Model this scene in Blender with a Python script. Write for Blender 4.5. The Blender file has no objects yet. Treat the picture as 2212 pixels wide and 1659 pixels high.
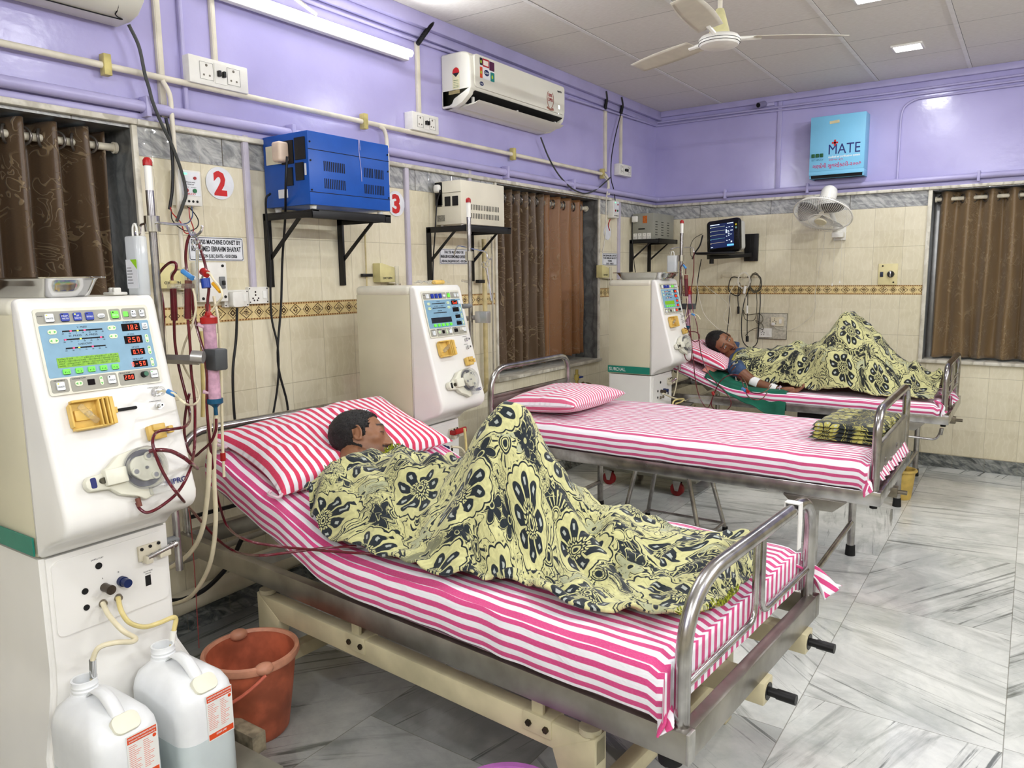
import bpy, bmesh, math, random
from mathutils import Matrix, Vector, noise
random.seed(7)
SC = bpy.context.scene
COL = SC.collection
PI = math.pi
rad = math.radians

# ------------------------------------------------------------------ camera
W, H, FPX = 2212, 1659, 1624.28
YAW, PITCH, ROLL = 0.6054, 0.1432, -0.0130
CAM = Vector((2.8846, -6.478, 1.4935))
_f = Vector((-math.sin(YAW) * math.cos(PITCH), math.cos(YAW) * math.cos(PITCH), -math.sin(PITCH)))
_r = Vector((math.cos(YAW), math.sin(YAW), 0.0))
_u = _r.cross(_f)
CR = math.cos(ROLL) * _r + math.sin(ROLL) * _u
CU = -math.sin(ROLL) * _r + math.cos(ROLL) * _u
cd = bpy.data.cameras.new('camera')
cam = bpy.data.objects.new('camera', cd)
COL.objects.link(cam)
cd.sensor_width = 36.0
cd.lens = FPX / W * 36.0
cd.clip_start = 0.05
cam.matrix_world = Matrix(((CR.x, CU.x, -_f.x, CAM.x), (CR.y, CU.y, -_f.y, CAM.y), (CR.z, CU.z, -_f.z, CAM.z), (0, 0, 0, 1)))
SC.camera = cam
SC.view_settings.view_transform = 'Standard'
SC.view_settings.look = 'None'
SC.view_settings.gamma = 1.0
SC.view_settings.use_curve_mapping = False
SC.view_settings.exposure = 0.0


def at(px, py, axis, val):
    """point of the photographed place seen at a pixel, on the plane axis = val"""
    d = _f + CR * ((px - W / 2) / FPX) - CU * ((py - H / 2) / FPX)
    t = (val - CAM[axis]) / d[axis]
    return CAM + d * t


# ------------------------------------------------------------------ world and lamps
wd = bpy.data.worlds.new('daylight')
SC.world = wd
wd.use_nodes = True
bg = wd.node_tree.nodes['Background']
bg.inputs[0].default_value = (0.80, 0.90, 1.0, 1)
bg.inputs[1].default_value = 0.9


LP = 0.70


def area_light(name, loc, rot, sx, sy, power, color=(1, 1, 1), parent=None):
    ld = bpy.data.lights.new(name, 'AREA')
    ld.shape = 'RECTANGLE'
    ld.size = sx
    ld.size_y = sy
    ld.energy = power * LP
    ld.color = color
    o = bpy.data.objects.new(name, ld)
    COL.objects.link(o)
    o.location = loc
    o.rotation_euler = rot
    if parent:
        o.parent = parent
    return o


# ------------------------------------------------------------------ node helpers
def lin(c):
    return tuple(((x / 255) / 12.92 if x / 255 <= 0.04045 else ((x / 255 + 0.055) / 1.055) ** 2.4) for x in c[:3])


class E:
    """a value inside a node tree, so that patterns can be written as formulas"""
    nt = None

    def __init__(s, v):
        s.v = v

    @staticmethod
    def m(op, *a, clamp=False):
        n = E.nt.nodes.new('ShaderNodeMath')
        n.operation = op
        n.use_clamp = clamp
        for i, x in enumerate(a):
            x = x.v if isinstance(x, E) else x
            if isinstance(x, (int, float)):
                n.inputs[i].default_value = x
            else:
                E.nt.links.new(x, n.inputs[i])
        return E(n.outputs[0])

    def __add__(s, o): return E.m('ADD', s, o)
    __radd__ = __add__
    def __sub__(s, o): return E.m('SUBTRACT', s, o)
    def __rsub__(s, o): return E.m('SUBTRACT', o, s)
    def __mul__(s, o): return E.m('MULTIPLY', s, o)
    __rmul__ = __mul__
    def __truediv__(s, o): return E.m('DIVIDE', s, o)
    def __lt__(s, o): return E.m('LESS_THAN', s, o)
    def __gt__(s, o): return E.m('GREATER_THAN', s, o)
    def abs(s): return E.m('ABSOLUTE', s)
    def sin(s): return E.m('SINE', s)
    def cos(s): return E.m('COSINE', s)
    def floor(s): return E.m('FLOOR', s)
    def fract(s): return E.m('FRACT', s)
    def sqrt(s): return E.m('SQRT', s)
    def pow(s, p): return E.m('POWER', s, p)
    def max(s, o): return E.m('MAXIMUM', s, o)
    def min(s, o): return E.m('MINIMUM', s, o)
    def clamp(s): return E.m('ADD', s, 0.0, clamp=True)
    def atan2(s, o): return E.m('ARCTAN2', s, o)
    def mod(s, p): return s - (s / p).floor() * p
    def step(s, a, b):  # smooth 0..1 ramp between a and b
        n = E.nt.nodes.new('ShaderNodeMapRange')
        n.interpolation_type = 'SMOOTHSTEP'
        E.nt.links.new(s.v, n.inputs[0])
        for i, q in ((1, a), (2, b)):
            if isinstance(q, E): E.nt.links.new(q.v, n.inputs[i])
            else: n.inputs[i].default_value = q
        return E(n.outputs[0])


def vec(x, y, z=0.0):
    n = E.nt.nodes.new('ShaderNodeCombineXYZ')
    for i, q in enumerate((x, y, z)):
        q = q.v if isinstance(q, E) else q
        if isinstance(q, (int, float)):
            n.inputs[i].default_value = q
        else:
            E.nt.links.new(q, n.inputs[i])
    return n.outputs[0]


def sep(sock):
    n = E.nt.nodes.new('ShaderNodeSeparateXYZ')
    E.nt.links.new(sock, n.inputs[0])
    return E(n.outputs[0]), E(n.outputs[1]), E(n.outputs[2])


def coords(kind='Object'):
    n = E.nt.nodes.new('ShaderNodeTexCoord')
    return n.outputs[kind]


def noise_tex(v, scale, detail=3, dist=0.0, rough=0.5):
    n = E.nt.nodes.new('ShaderNodeTexNoise')
    if v is not None:
        E.nt.links.new(v, n.inputs['Vector'])
    n.inputs['Scale'].default_value = scale
    n.inputs['Detail'].default_value = detail
    n.inputs['Roughness'].default_value = rough
    n.inputs['Distortion'].default_value = dist
    return E(n.outputs[0])


def wave_tex(v, scale, dist=0.0, detail=2, dscale=1.0, kind='BANDS', prof='SIN'):
    n = E.nt.nodes.new('ShaderNodeTexWave')
    n.wave_type = kind
    n.wave_profile = prof
    E.nt.links.new(v, n.inputs['Vector'])
    n.inputs['Scale'].default_value = scale
    n.inputs['Distortion'].default_value = dist
    n.inputs['Detail'].default_value = detail
    n.inputs['Detail Scale'].default_value = dscale
    return E(n.outputs['Fac'])


def voro(v, scale, rnd=1.0, feat='F1'):
    n = E.nt.nodes.new('ShaderNodeTexVoronoi')
    n.voronoi_dimensions = '2D'
    n.feature = feat
    E.nt.links.new(v, n.inputs['Vector'])
    n.inputs['Scale'].default_value = scale
    n.inputs['Randomness'].default_value = rnd
    return n


def white(v):
    n = E.nt.nodes.new('ShaderNodeTexWhiteNoise')
    n.noise_dimensions = '2D'
    E.nt.links.new(v, n.inputs['Vector'])
    return E(n.outputs['Value'])


def mixc(f, a, b):
    n = E.nt.nodes.new('ShaderNodeMix')
    n.data_type = 'RGBA'
    f = f.v if isinstance(f, E) else f
    if isinstance(f, (int, float)):
        n.inputs[0].default_value = f
    else:
        E.nt.links.new(f, n.inputs[0])
    for i, c in ((6, a), (7, b)):
        if isinstance(c, tuple):
            n.inputs[i].default_value = (*lin(c), 1)
        else:
            E.nt.links.new(c, n.inputs[i])
    return n.outputs[2]


def bump(hgt, strength=0.3, dist=0.01, base=None):
    n = E.nt.nodes.new('ShaderNodeBump')
    n.inputs['Strength'].default_value = strength
    n.inputs['Distance'].default_value = dist
    E.nt.links.new(hgt.v if isinstance(hgt, E) else hgt, n.inputs['Height'])
    if base:
        E.nt.links.new(base, n.inputs['Normal'])
    return n.outputs[0]


MATS = {}


def mat(name, color=(200, 200, 200), rough=0.5, metal=0.0, emit=None, es=1.0, alpha=1.0, trans=0.0, ior=1.45, coat=0.0, spec=None, mottle=0.0, mscale=20):
    """principled material with a faint procedural mottle"""
    if name in MATS:
        return MATS[name]
    m = bpy.data.materials.new(name)
    m.use_nodes = True
    nt = m.node_tree
    b = nt.nodes['Principled BSDF']
    b.inputs['Base Color'].default_value = (*lin(color), 1)
    b.inputs['Roughness'].default_value = rough
    b.inputs['Metallic'].default_value = metal
    b.inputs['Transmission Weight'].default_value = trans
    b.inputs['IOR'].default_value = ior
    b.inputs['Alpha'].default_value = alpha
    b.inputs['Coat Weight'].default_value = coat
    if spec is not None:
        b.inputs['Specular IOR Level'].default_value = spec
    if emit:
        b.inputs['Emission Color'].default_value = (*lin(emit), 1)
        b.inputs['Emission Strength'].default_value = es
    if mottle > 0:
        E.nt = nt
        n = noise_tex(coords('Object'), mscale, 4)
        dark = tuple(max(0, c * (1 - mottle)) for c in color)
        nt.links.new(mixc(n.step(0.35, 0.65), dark, tuple(color)), b.inputs['Base Color'])
    MATS[name] = m
    return m


def nmat(name, build, rough=0.5):
    """material whose colour, roughness and normal come from a node formula"""
    if name in MATS:
        return MATS[name]
    m = bpy.data.materials.new(name)
    m.use_nodes = True
    E.nt = m.node_tree
    b = m.node_tree.nodes['Principled BSDF']
    b.inputs['Roughness'].default_value = rough
    r = build(b) or {}
    for k, s in r.items():
        s = s.v if isinstance(s, E) else s
        if isinstance(s, (int, float)):
            b.inputs[k].default_value = s
        else:
            m.node_tree.links.new(s, b.inputs[k])
    MATS[name] = m
    return m


# ------------------------------------------------------------------ object helpers
def tag(o, label=None, cat=None, group=None, kind=None):
    if label: o['label'] = label
    if cat: o['category'] = cat
    if group: o['group'] = group
    if kind: o['kind'] = kind
    return o


def thing(name, label, cat, loc=(0, 0, 0), rot=(0, 0, 0), group=None):
    o = bpy.data.objects.new(name, None)
    COL.objects.link(o)
    o.empty_display_size = 0.05
    o.location = loc
    o.rotation_euler = rot
    return tag(o, label, cat, group)


def obj(name, bm, m=None, parent=None, smooth=True, ang=40, label=None):
    me = bpy.data.meshes.new(name)
    bm.normal_update()
    bm.to_mesh(me)
    bm.free()
    for x in (m if isinstance(m, (list, tuple)) else [m]):
        me.materials.append(x)
    if smooth:
        for p in me.polygons:
            p.use_smooth = True
        try:
            me.set_sharp_from_angle(angle=rad(ang))
        except Exception:
            pass
    o = bpy.data.objects.new(name, me)
    COL.objects.link(o)
    if parent: o.parent = parent
    if label: o['label'] = label
    return o


def NB():
    return bmesh.new()


def _xf(vs, M):
    if M is not None:
        for v in vs: v.co = M @ v.co


def box(bm, c, s, bev=0.0, seg=2, M=None, mi=0):
    t = bmesh.new()
    bmesh.ops.create_cube(t, size=1.0)
    for v in t.verts:
        v.co = Vector((v.co.x * s[0], v.co.y * s[1], v.co.z * s[2]))
    if bev > 0:
        bmesh.ops.bevel(t, geom=list(t.edges) + list(t.verts), offset=min(bev, min(s) * 0.49), segments=seg, affect='EDGES', profile=0.5)
    for v in t.verts:
        v.co += Vector(c)
    _xf(t.verts, M)
    merge(bm, t, mi)


def bx(bm, x0, x1, y0, y1, z0, z1, bev=0.0, seg=2, M=None, mi=0):
    box(bm, ((x0 + x1) / 2, (y0 + y1) / 2, (z0 + z1) / 2), (abs(x1 - x0), abs(y1 - y0), abs(z1 - z0)), bev, seg, M, mi)


def merge(bm, t, mi=0):
    vm = {}
    uvs = t.loops.layers.uv.active
    uvd = bm.loops.layers.uv.verify() if uvs else None
    for v in t.verts:
        vm[v] = bm.verts.new(v.co)
    for f in t.faces:
        try:
            nf = bm.faces.new([vm[v] for v in f.verts])
            nf.material_index = mi
            if uvs:
                for a, b_ in zip(f.loops, nf.loops): b_[uvd].uv = a[uvs].uv
        except ValueError:
            pass
    t.free()


def frame_of(p0, p1):
    z = (Vector(p1) - Vector(p0))
    L = z.length
    z = z.normalized()
    a = Vector((0, 0, 1)) if abs(z.z) < 0.9 else Vector((1, 0, 0))
    x = a.cross(z).normalized()
    y = z.cross(x)
    return Matrix(((x.x, y.x, z.x, p0[0]), (x.y, y.y, z.y, p0[1]), (x.z, y.z, z.z, p0[2]), (0, 0, 0, 1))), L


def cyl(bm, p0, p1, r0, r1=None, n=16, M=None, mi=0):
    r1 = r0 if r1 is None else r1
    F, L = frame_of(p0, p1)
    lathe(bm, [(0, 0), (r0, 0), (r1, L), (0, L)], n, F if M is None else M @ F, mi)


def lathe(bm, prof, n=24, M=None, mi=0):
    rings = []
    for r, z in prof:
        if r <= 1e-6:
            v = bm.verts.new((0, 0, z))
            rings.append([v])
        else:
            rings.append([bm.verts.new((r * math.cos(2 * PI * k / n), r * math.sin(2 * PI * k / n), z)) for k in range(n)])
    for a, b in zip(rings[:-1], rings[1:]):
        for k in range(n):
            q = (k + 1) % n
            if len(a) == 1 and len(b) == 1: continue
            if len(a) == 1: f = [a[0], b[q], b[k]]
            elif len(b) == 1: f = [a[k], a[q], b[0]]
            else: f = [a[k], a[q], b[q], b[k]]
            try:
                bm.faces.new(f).material_index = mi
            except ValueError: pass
    for r in rings: _xf(r, M)


def smooth_path(pts, sub=5):
    pts = [Vector(p) for p in pts]
    if len(pts) < 3: return pts
    out = []
    P = [2 * pts[0] - pts[1]] + pts + [2 * pts[-1] - pts[-2]]
    for i in range(1, len(P) - 2):
        a, b, c, d = P[i - 1:i + 3]
        for k in range(sub):
            t = k / sub
            out.append(0.5 * ((2 * b) + (c - a) * t + (2 * a - 5 * b + 4 * c - d) * t * t + (3 * b - a - 3 * c + d) * t ** 3))
    out.append(pts[-1])
    return out


def round_path(pts, r, sub=6):
    """polyline with rounded corners"""
    pts = [Vector(p) for p in pts]
    out = [pts[0]]
    for i in range(1, len(pts) - 1):
        a, b, c = pts[i - 1:i + 2]
        d1, d2 = (a - b), (c - b)
        k = min(r, d1.length * 0.49, d2.length * 0.49)
        p, q = b + d1.normalized() * k, b + d2.normalized() * k
        for j in range(sub + 1):
            t = j / sub
            out.append(p * (1 - t) ** 2 + b * 2 * t * (1 - t) + q * t * t)
    out.append(pts[-1])
    return out


def tube(bm, pts, r, n=8, smooth=0, closed=False, M=None, mi=0, r_end=None):
    P = smooth_path(pts, smooth) if smooth else [Vector(p) for p in pts]
    if len(P) < 2: return
    up = None
    rings = []
    N = len(P)
    for i, p in enumerate(P):
        if closed: t = P[(i + 1) % N] - P[i - 1]
        else: t = P[min(i + 1, N - 1)] - P[max(i - 1, 0)]
        if t.length < 1e-9: t = Vector((0, 0, 1))
        t.normalize()
        if up is None:
            up = Vector((0, 0, 1)) if abs(t.z) < 0.9 else Vector((1, 0, 0))
        x = up - t * up.dot(t)
        if x.length < 1e-6:
            x = t.orthogonal()
        x.normalize()
        up = x
        y = t.cross(x)
        rr = r if r_end is None else r + (r_end - r) * i / (N - 1)
        rings.append([bm.verts.new(p + (x * math.cos(2 * PI * k / n) + y * math.sin(2 * PI * k / n)) * rr) for k in range(n)])
    m = N if closed else N - 1
    for i in range(m):
        a, b = rings[i], rings[(i + 1) % N]
        for k in range(n):
            bm.faces.new([a[k], a[(k + 1) % n], b[(k + 1) % n], b[k]]).material_index = mi
    if not closed:
        bm.faces.new(list(reversed(rings[0]))).material_index = mi
        bm.faces.new(rings[-1]).material_index = mi
    for q in rings: _xf(q, M)


def prism(bm, poly, a0, a1, axis='y', bev=0.0, M=None, mi=0, seg=2):
    """polygon extruded: axis y -> poly in (x,z); axis z -> (x,y); axis x -> (y,z)"""
    def pt(p, a):
        return {'y': (p[0], a, p[1]), 'z': (p[0], p[1], a), 'x': (a, p[0], p[1])}[axis]
    t = bmesh.new()
    A = [t.verts.new(pt(p, a0)) for p in poly]
    B = [t.verts.new(pt(p, a1)) for p in poly]
    n = len(poly)
    t.faces.new(A)
    t.faces.new(list(reversed(B)))
    for i in range(n):
        t.faces.new([A[i], B[i], B[(i + 1) % n], A[(i + 1) % n]])
    bmesh.ops.recalc_face_normals(t, faces=t.faces)
    if bev > 0:
        ed = [e for e in t.edges if len(e.link_faces) == 2 and e.calc_face_angle(0) > 0.5]
        bmesh.ops.bevel(t, geom=ed, offset=bev, segments=seg, affect='EDGES', profile=0.5)
    _xf(t.verts, M)
    merge(bm, t, mi)


def ell(bm, c, r, n=16, m=10, M=None, mi=0):
    prof = [(math.sin(PI * i / m), -math.cos(PI * i / m)) for i in range(m + 1)]
    prof[0] = (0, -1); prof[-1] = (0, 1)
    T = Matrix.Translation(c) @ Matrix.Diagonal((r[0], r[1], r[2], 1))
    lathe(bm, prof, n, T if M is None else M @ T, mi)


def rrect(w, h, r, n=4):
    """rounded rectangle outline centred on 0"""
    out = []
    for cx, cy, a in ((w / 2 - r, h / 2 - r, 0), (-w / 2 + r, h / 2 - r, 90), (-w / 2 + r, -h / 2 + r, 180), (w / 2 - r, -h / 2 + r, 270)):
        for k in range(n + 1):
            t = rad(a + 90 * k / n)
            out.append((cx + r * math.cos(t), cy + r * math.sin(t)))
    return out


def plate(bm, M, x0, y0, x1, y1, z0=0.0, z1=0.002, r=0.0, mi=0):
    """rounded plate in the frame M (x right, y up, z out)"""
    w, h = x1 - x0, y1 - y0
    r = min(r, w * 0.49, h * 0.49)
    T = M @ Matrix.Translation(((x0 + x1) / 2, (y0 + y1) / 2, 0))
    prism(bm, rrect(w, h, r) if r > 1e-5 else [(w / 2, h / 2), (-w / 2, h / 2), (-w / 2, -h / 2), (w / 2, -h / 2)], z0, z1, 'z', 0, T, mi)


def frame(o, x, y):
    """matrix from an origin and the x and y directions"""
    x = Vector(x).normalized()
    z = x.cross(Vector(y)).normalized()
    y = z.cross(x)
    return Matrix(((x.x, y.x, z.x, o[0]), (x.y, y.y, z.y, o[1]), (x.z, y.z, z.z, o[2]), (0, 0, 0, 1)))


def text_bm(bm, M, body, x, y, h, width=None, ext=0.0006, z=0.0, bold=0.0, align='CENTER', mi=0):
    """lettering as mesh: h = capital height, width = total width it is fitted to"""
    cu = bpy.data.curves.new('t', 'FONT')
    cu.body = body
    cu.size = 1.0
    cu.extrude = 0.0
    cu.offset = bold
    cu.resolution_u = 2
    cu.align_x = 'LEFT'
    o = bpy.data.objects.new('t', cu)
    COL.objects.link(o)
    dg = bpy.context.evaluated_depsgraph_get()
    dg.update()
    me = bpy.data.meshes.new_from_object(o.evaluated_get(dg))
    bpy.data.objects.remove(o)
    bpy.data.curves.remove(cu)
    if not me.vertices:
        bpy.data.meshes.remove(me)
        return
    xs = [v.co.x for v in me.vertices]
    x0, x1 = min(xs), max(xs)
    sy = h / 0.70
    sx = sy if width is None else width / max(1e-6, x1 - x0)
    off = {'CENTER': -(x0 + x1) / 2, 'LEFT': -x0, 'RIGHT': -x1}[align]
    t = bmesh.new()
    t.from_mesh(me)
    bpy.data.meshes.remove(me)
    for v in t.verts:
        v.co = Vector(((v.co.x + off) * sx + x, v.co.y * sy + y, z))
    r = bmesh.ops.extrude_face_region(t, geom=list(t.faces))
    for v in r['geom']:
        if isinstance(v, bmesh.types.BMVert): v.co.z += ext
    for v in t.verts: v.co = M @ v.co
    merge(bm, t, mi)


def kids(o):
    return [c for c in bpy.data.objects if c.parent == o]


def copy_tree(o, parent=None):
    c = o.copy()
    COL.objects.link(c)
    if parent: c.parent = parent
    for ch in kids(o): copy_tree(ch, c)
    return c


# ------------------------------------------------------------------ common materials
STEEL = nmat('brushed_steel', lambda b: dict([
    ('Base Color', mixc(noise_tex(coords('Object'), 14, 3).step(0.3, 0.7), (150, 147, 146), (196, 194, 192))), ('Metallic', 1.0),
    ('Roughness', noise_tex(coords('Object'), 30, 2) * 0.16 + 0.16)]))
SATIN = nmat('satin_steel_sheet', lambda b: dict([
    ('Base Color', mixc(noise_tex(coords('Object'), 6, 4).step(0.3, 0.7), (138, 134, 126), (176, 172, 164))), ('Metallic', 1.0),
    ('Roughness', noise_tex(coords('Object'), 25, 3) * 0.2 + 0.28)]))
BLACK = mat('black_paint', (14, 14, 15), 0.45, mottle=0.3)
BLACKR = mat('black_rubber', (16, 16, 17), 0.75, mottle=0.2)
BLKCAB = mat('black_cable', (13, 14, 18), 0.5, mottle=0.2)
WHITEP = mat('white_plastic', (232, 230, 222), 0.35, mottle=0.03)
IVORY = mat('ivory_plastic', (222, 212, 184), 0.4, mottle=0.05)
CREAMP = mat('cream_conduit_paint', (226, 219, 200), 0.45, mottle=0.08, mscale=8)
PURPP = mat('lilac_gloss_paint', (178, 172, 214), 0.35, mottle=0.04, mscale=6)
CREAMM = mat('cream_enamel', (206, 196, 160), 0.4, mottle=0.14, mscale=5)
REDP = mat('red_plastic', (170, 22, 20), 0.35, mottle=0.1)
BLUEP = mat('light_blue_clip', (70, 140, 205), 0.35, mottle=0.1)
GREYP = mat('grey_plastic', (120, 122, 122), 0.45, mottle=0.1)
CABW = mat('white_cable', (222, 216, 200), 0.45, mottle=0.1)
DARKS = mat('dark_slot', (8, 8, 8), 0.7, mottle=0.2)
# ================================================================== THE ROOM
CEIL = 2.909
RX, RY = 4.7, -8.6     # right wall and the wall behind


def wall_build(b):
    X, Y, Z = sep(coords('Object'))
    u = X + Y
    # --- cream glazed tile
    tu = (u / 0.2062 + 0.12).fract()
    rows = [0.10, 0.40, 0.70, 1.00, 1.31, 1.383, 1.675, 1.97, 2.094]
    j = (tu - 0.5).abs().step(0.491, 0.497)
    du = (u / 0.2062 + 0.12).floor()
    for zr in rows:
        j = j.max(1.0 - (Z - zr).abs().step(0.0010, 0.0022))
    rz = (Z / 0.3).floor()
    P = vec(u, Z)
    rnd = white(vec(du, rz))
    nv = noise_tex(vec(u + rnd * 3.0, Z * 1.0, rnd * 5), 7, 4, 1.5)
    swirl = wave_tex(vec(u, Z, rnd * 7), 9, 7.0, 3, 1.6)
    tile = mixc((nv * 0.7 + rnd * 0.3).step(0.3, 0.8), (226, 218, 192), (212, 203, 174))
    tile = mixc(swirl.step(0.80, 1.0) * 0.22, tile, (238, 232, 212))
    # --- diamond border
    p = 0.137
    q = ((u / p).fract() - 0.5) * p
    zc = Z - 1.3465
    d1 = q.abs() + zc.abs()
    q2 = (((u + p / 2) / p).fract() - 0.5) * p
    d2 = q2.abs() * 0.8 + zc.abs()
    q3 = (((u + p / 4) * 2 / p).fract() - 0.5) * p / 2
    d3 = q3.abs() + zc.abs()
    ring = lambda d, a, w: 1.0 - (d - a).abs().step(w * 0.5, w)
    line = ring(d1, 0.0235, 0.0028).max(ring(d1, 0.011, 0.003)).max(ring(d2, 0.0265, 0.003)).max(ring(d3, 0.0135, 0.0022)).max(ring(d3, 0.007, 0.002))
    fl = noise_tex(P, 130, 2).step(0.5, 0.6) * (1.0 - d2.step(0.018, 0.022))
    edge = 1.0 - (zc.abs() - 0.031).abs().step(0.0028, 0.0042)
    dots = (u * 420).sin().step(-0.3, 0.6)
    bord = mixc(noise_tex(P, 25, 3).step(0.3, 0.7), (226, 205, 152), (210, 186, 130))
    bord = mixc(fl.max(line), bord, (58, 34, 18))
    bord = mixc(edge, bord, mixc(dots, (120, 78, 40), (196, 160, 110)))
    isb = (zc.abs() < 0.0365)
    col = mixc(isb, tile, bord)
    # --- marble band and skirting
    def marble(lo, hi, cu, seed):
        mu = (u / cu + seed).fract()
        mr = white(vec((u / cu + seed).floor(), seed))
        v = noise_tex(vec(u * 1.3 + Z * 2.2 + mr * 9, Z * 1.6 - u * 0.4, mr * 4), 9, 6, 1.2, 0.6)
        v2 = wave_tex(vec(u + Z * 0.9 + mr * 3, Z * 0.5, mr), 5, 6, 4, 2.2)
        c = mixc(v.step(0.32, 0.68), lo, hi)
        c = mixc(v2.step(0.72, 1.0) * (0.22 if seed < 0.5 else 0.5), c, (86, 90, 92))
        return mixc((mu - 0.5).abs().step(0.494, 0.498), c, (96, 92, 84))
    col = mixc((Z > 1.97) * 1.0, col, marble((136, 138, 138), (196, 196, 192), 0.61, 0.3))
    col = mixc((Z < 0.10) * 1.0, col, marble((62, 68, 66), (150, 152, 146), 0.9, 0.7))
    col = mixc((j * (Z < 2.0)) * 0.45, col, (140, 128, 102))
    # --- lilac paint above
    pn = noise_tex(P, 2.2, 5)
    pur = mixc(pn.step(0.3, 0.7), (170, 164, 210), (180, 174, 219))
    up = (Z > 2.094)
    col = mixc(up, col, pur)
    rough = mixc(up, (52, 52, 52), (120, 120, 120))
    hgt = noise_tex(P, 22, 5) * up * 0.6 + swirl * (1.0 - up) * 0.12 - j * (1.0 - up) * 0.6
    return {'Base Color': col, 'Roughness': rough, 'Normal': bump(hgt, 0.35, 0.004)}


WALLM = nmat('tiled_and_painted_wall', wall_build)


def marble_m(name, a, b_, c, sc=8):
    def f(b):
        v = coords('Object')
        n = noise_tex(v, sc, 6, 1.2, 0.6)
        w = wave_tex(v, sc * 0.5, 6, 4, 2)
        return {'Base Color': mixc(w.step(0.72, 1.0) * 0.5, mixc(n.step(0.3, 0.7), a, b_), c), 'Roughness': 0.3}
    return nmat(name, f)


JAMB = marble_m('grey_marble_jamb', (78, 78, 76), (118, 118, 114), (60, 60, 58))
LEDGE = marble_m('pale_marble_ledge', (196, 190, 172), (222, 218, 204), (150, 144, 128))


def wall_with_holes(name, axis, a0, a1, holes, z1=CEIL, depth=0.24, sgn=-1):
    """axis 'y': wall in plane x=0 running along y; axis 'x': plane y=0 running along x. Solid with thickness"""
    bm = NB()
    xs = sorted({a0, a1, *[h[0] for h in holes], *[h[1] for h in holes]})
    zs = sorted({0.0, z1, *[h[2] for h in holes], *[h[3] for h in holes]})
    vs = {}
    def V(a, z, d):
        k = (round(a, 4), round(z, 4), d)
        if k not in vs:
            vs[k] = bm.verts.new((sgn * depth * d, a, z) if axis == 'y' else (a, -sgn * depth * d, z))
        return vs[k]
    def solid(i, k):
        if i < 0 or k < 0 or i >= len(xs) - 1 or k >= len(zs) - 1: return False
        xm, zm = (xs[i] + xs[i + 1]) / 2, (zs[k] + zs[k + 1]) / 2
        return not any(h[0] < xm < h[1] and h[2] < zm < h[3] for h in holes)
    for i in range(len(xs) - 1):
        for k in range(len(zs) - 1):
            if not solid(i, k): continue
            x0, x1_, za, zb = xs[i], xs[i + 1], zs[k], zs[k + 1]
            bm.faces.new([V(x0, za, 0), V(x1_, za, 0), V(x1_, zb, 0), V(x0, zb, 0)])
            bm.faces.new([V(x0, za, 1), V(x0, zb, 1), V(x1_, zb, 1), V(x1_, za, 1)])
            for (di, dk, e) in ((-1, 0, ((x0, za), (x0, zb))), (1, 0, ((x1_, za), (x1_, zb))), (0, -1, ((x0, za), (x1_, za))), (0, 1, ((x0, zb), (x1_, zb)))):
                if not solid(i + di, k + dk):
                    f = bm.faces.new([V(*e[0], 0), V(*e[1], 0), V(*e[1], 1), V(*e[0], 1)])
                    f.material_index = 1
    bmesh.ops.recalc_face_normals(bm, faces=bm.faces)
    o = obj(name, bm, [WALLM, JAMB], smooth=False)
    return tag(o, kind='structure')


HOLES_L = [(-6.7, -4.85, 0.82, 2.07), (-2.47, -1.09, 0.82, 2.075)]
HOLES_B = [(2.215, 3.75, 0.82, 2.075)]
wall_with_holes('wall_left', 'y', RY, 0.0, HOLES_L)
wall_with_holes('wall_back', 'x', -0.24, RX, HOLES_B)
bm = NB(); bx(bm, RX, RX + 0.1, RY, 0.24, 0, CEIL)
tag(obj('wall_right', bm, WALLM, smooth=False), kind='structure')
bm = NB(); bx(bm, -0.24, RX + 0.1, RY - 0.1, RY, 0, CEIL)
tag(obj('wall_front', bm, WALLM, smooth=False), kind='structure')


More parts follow.
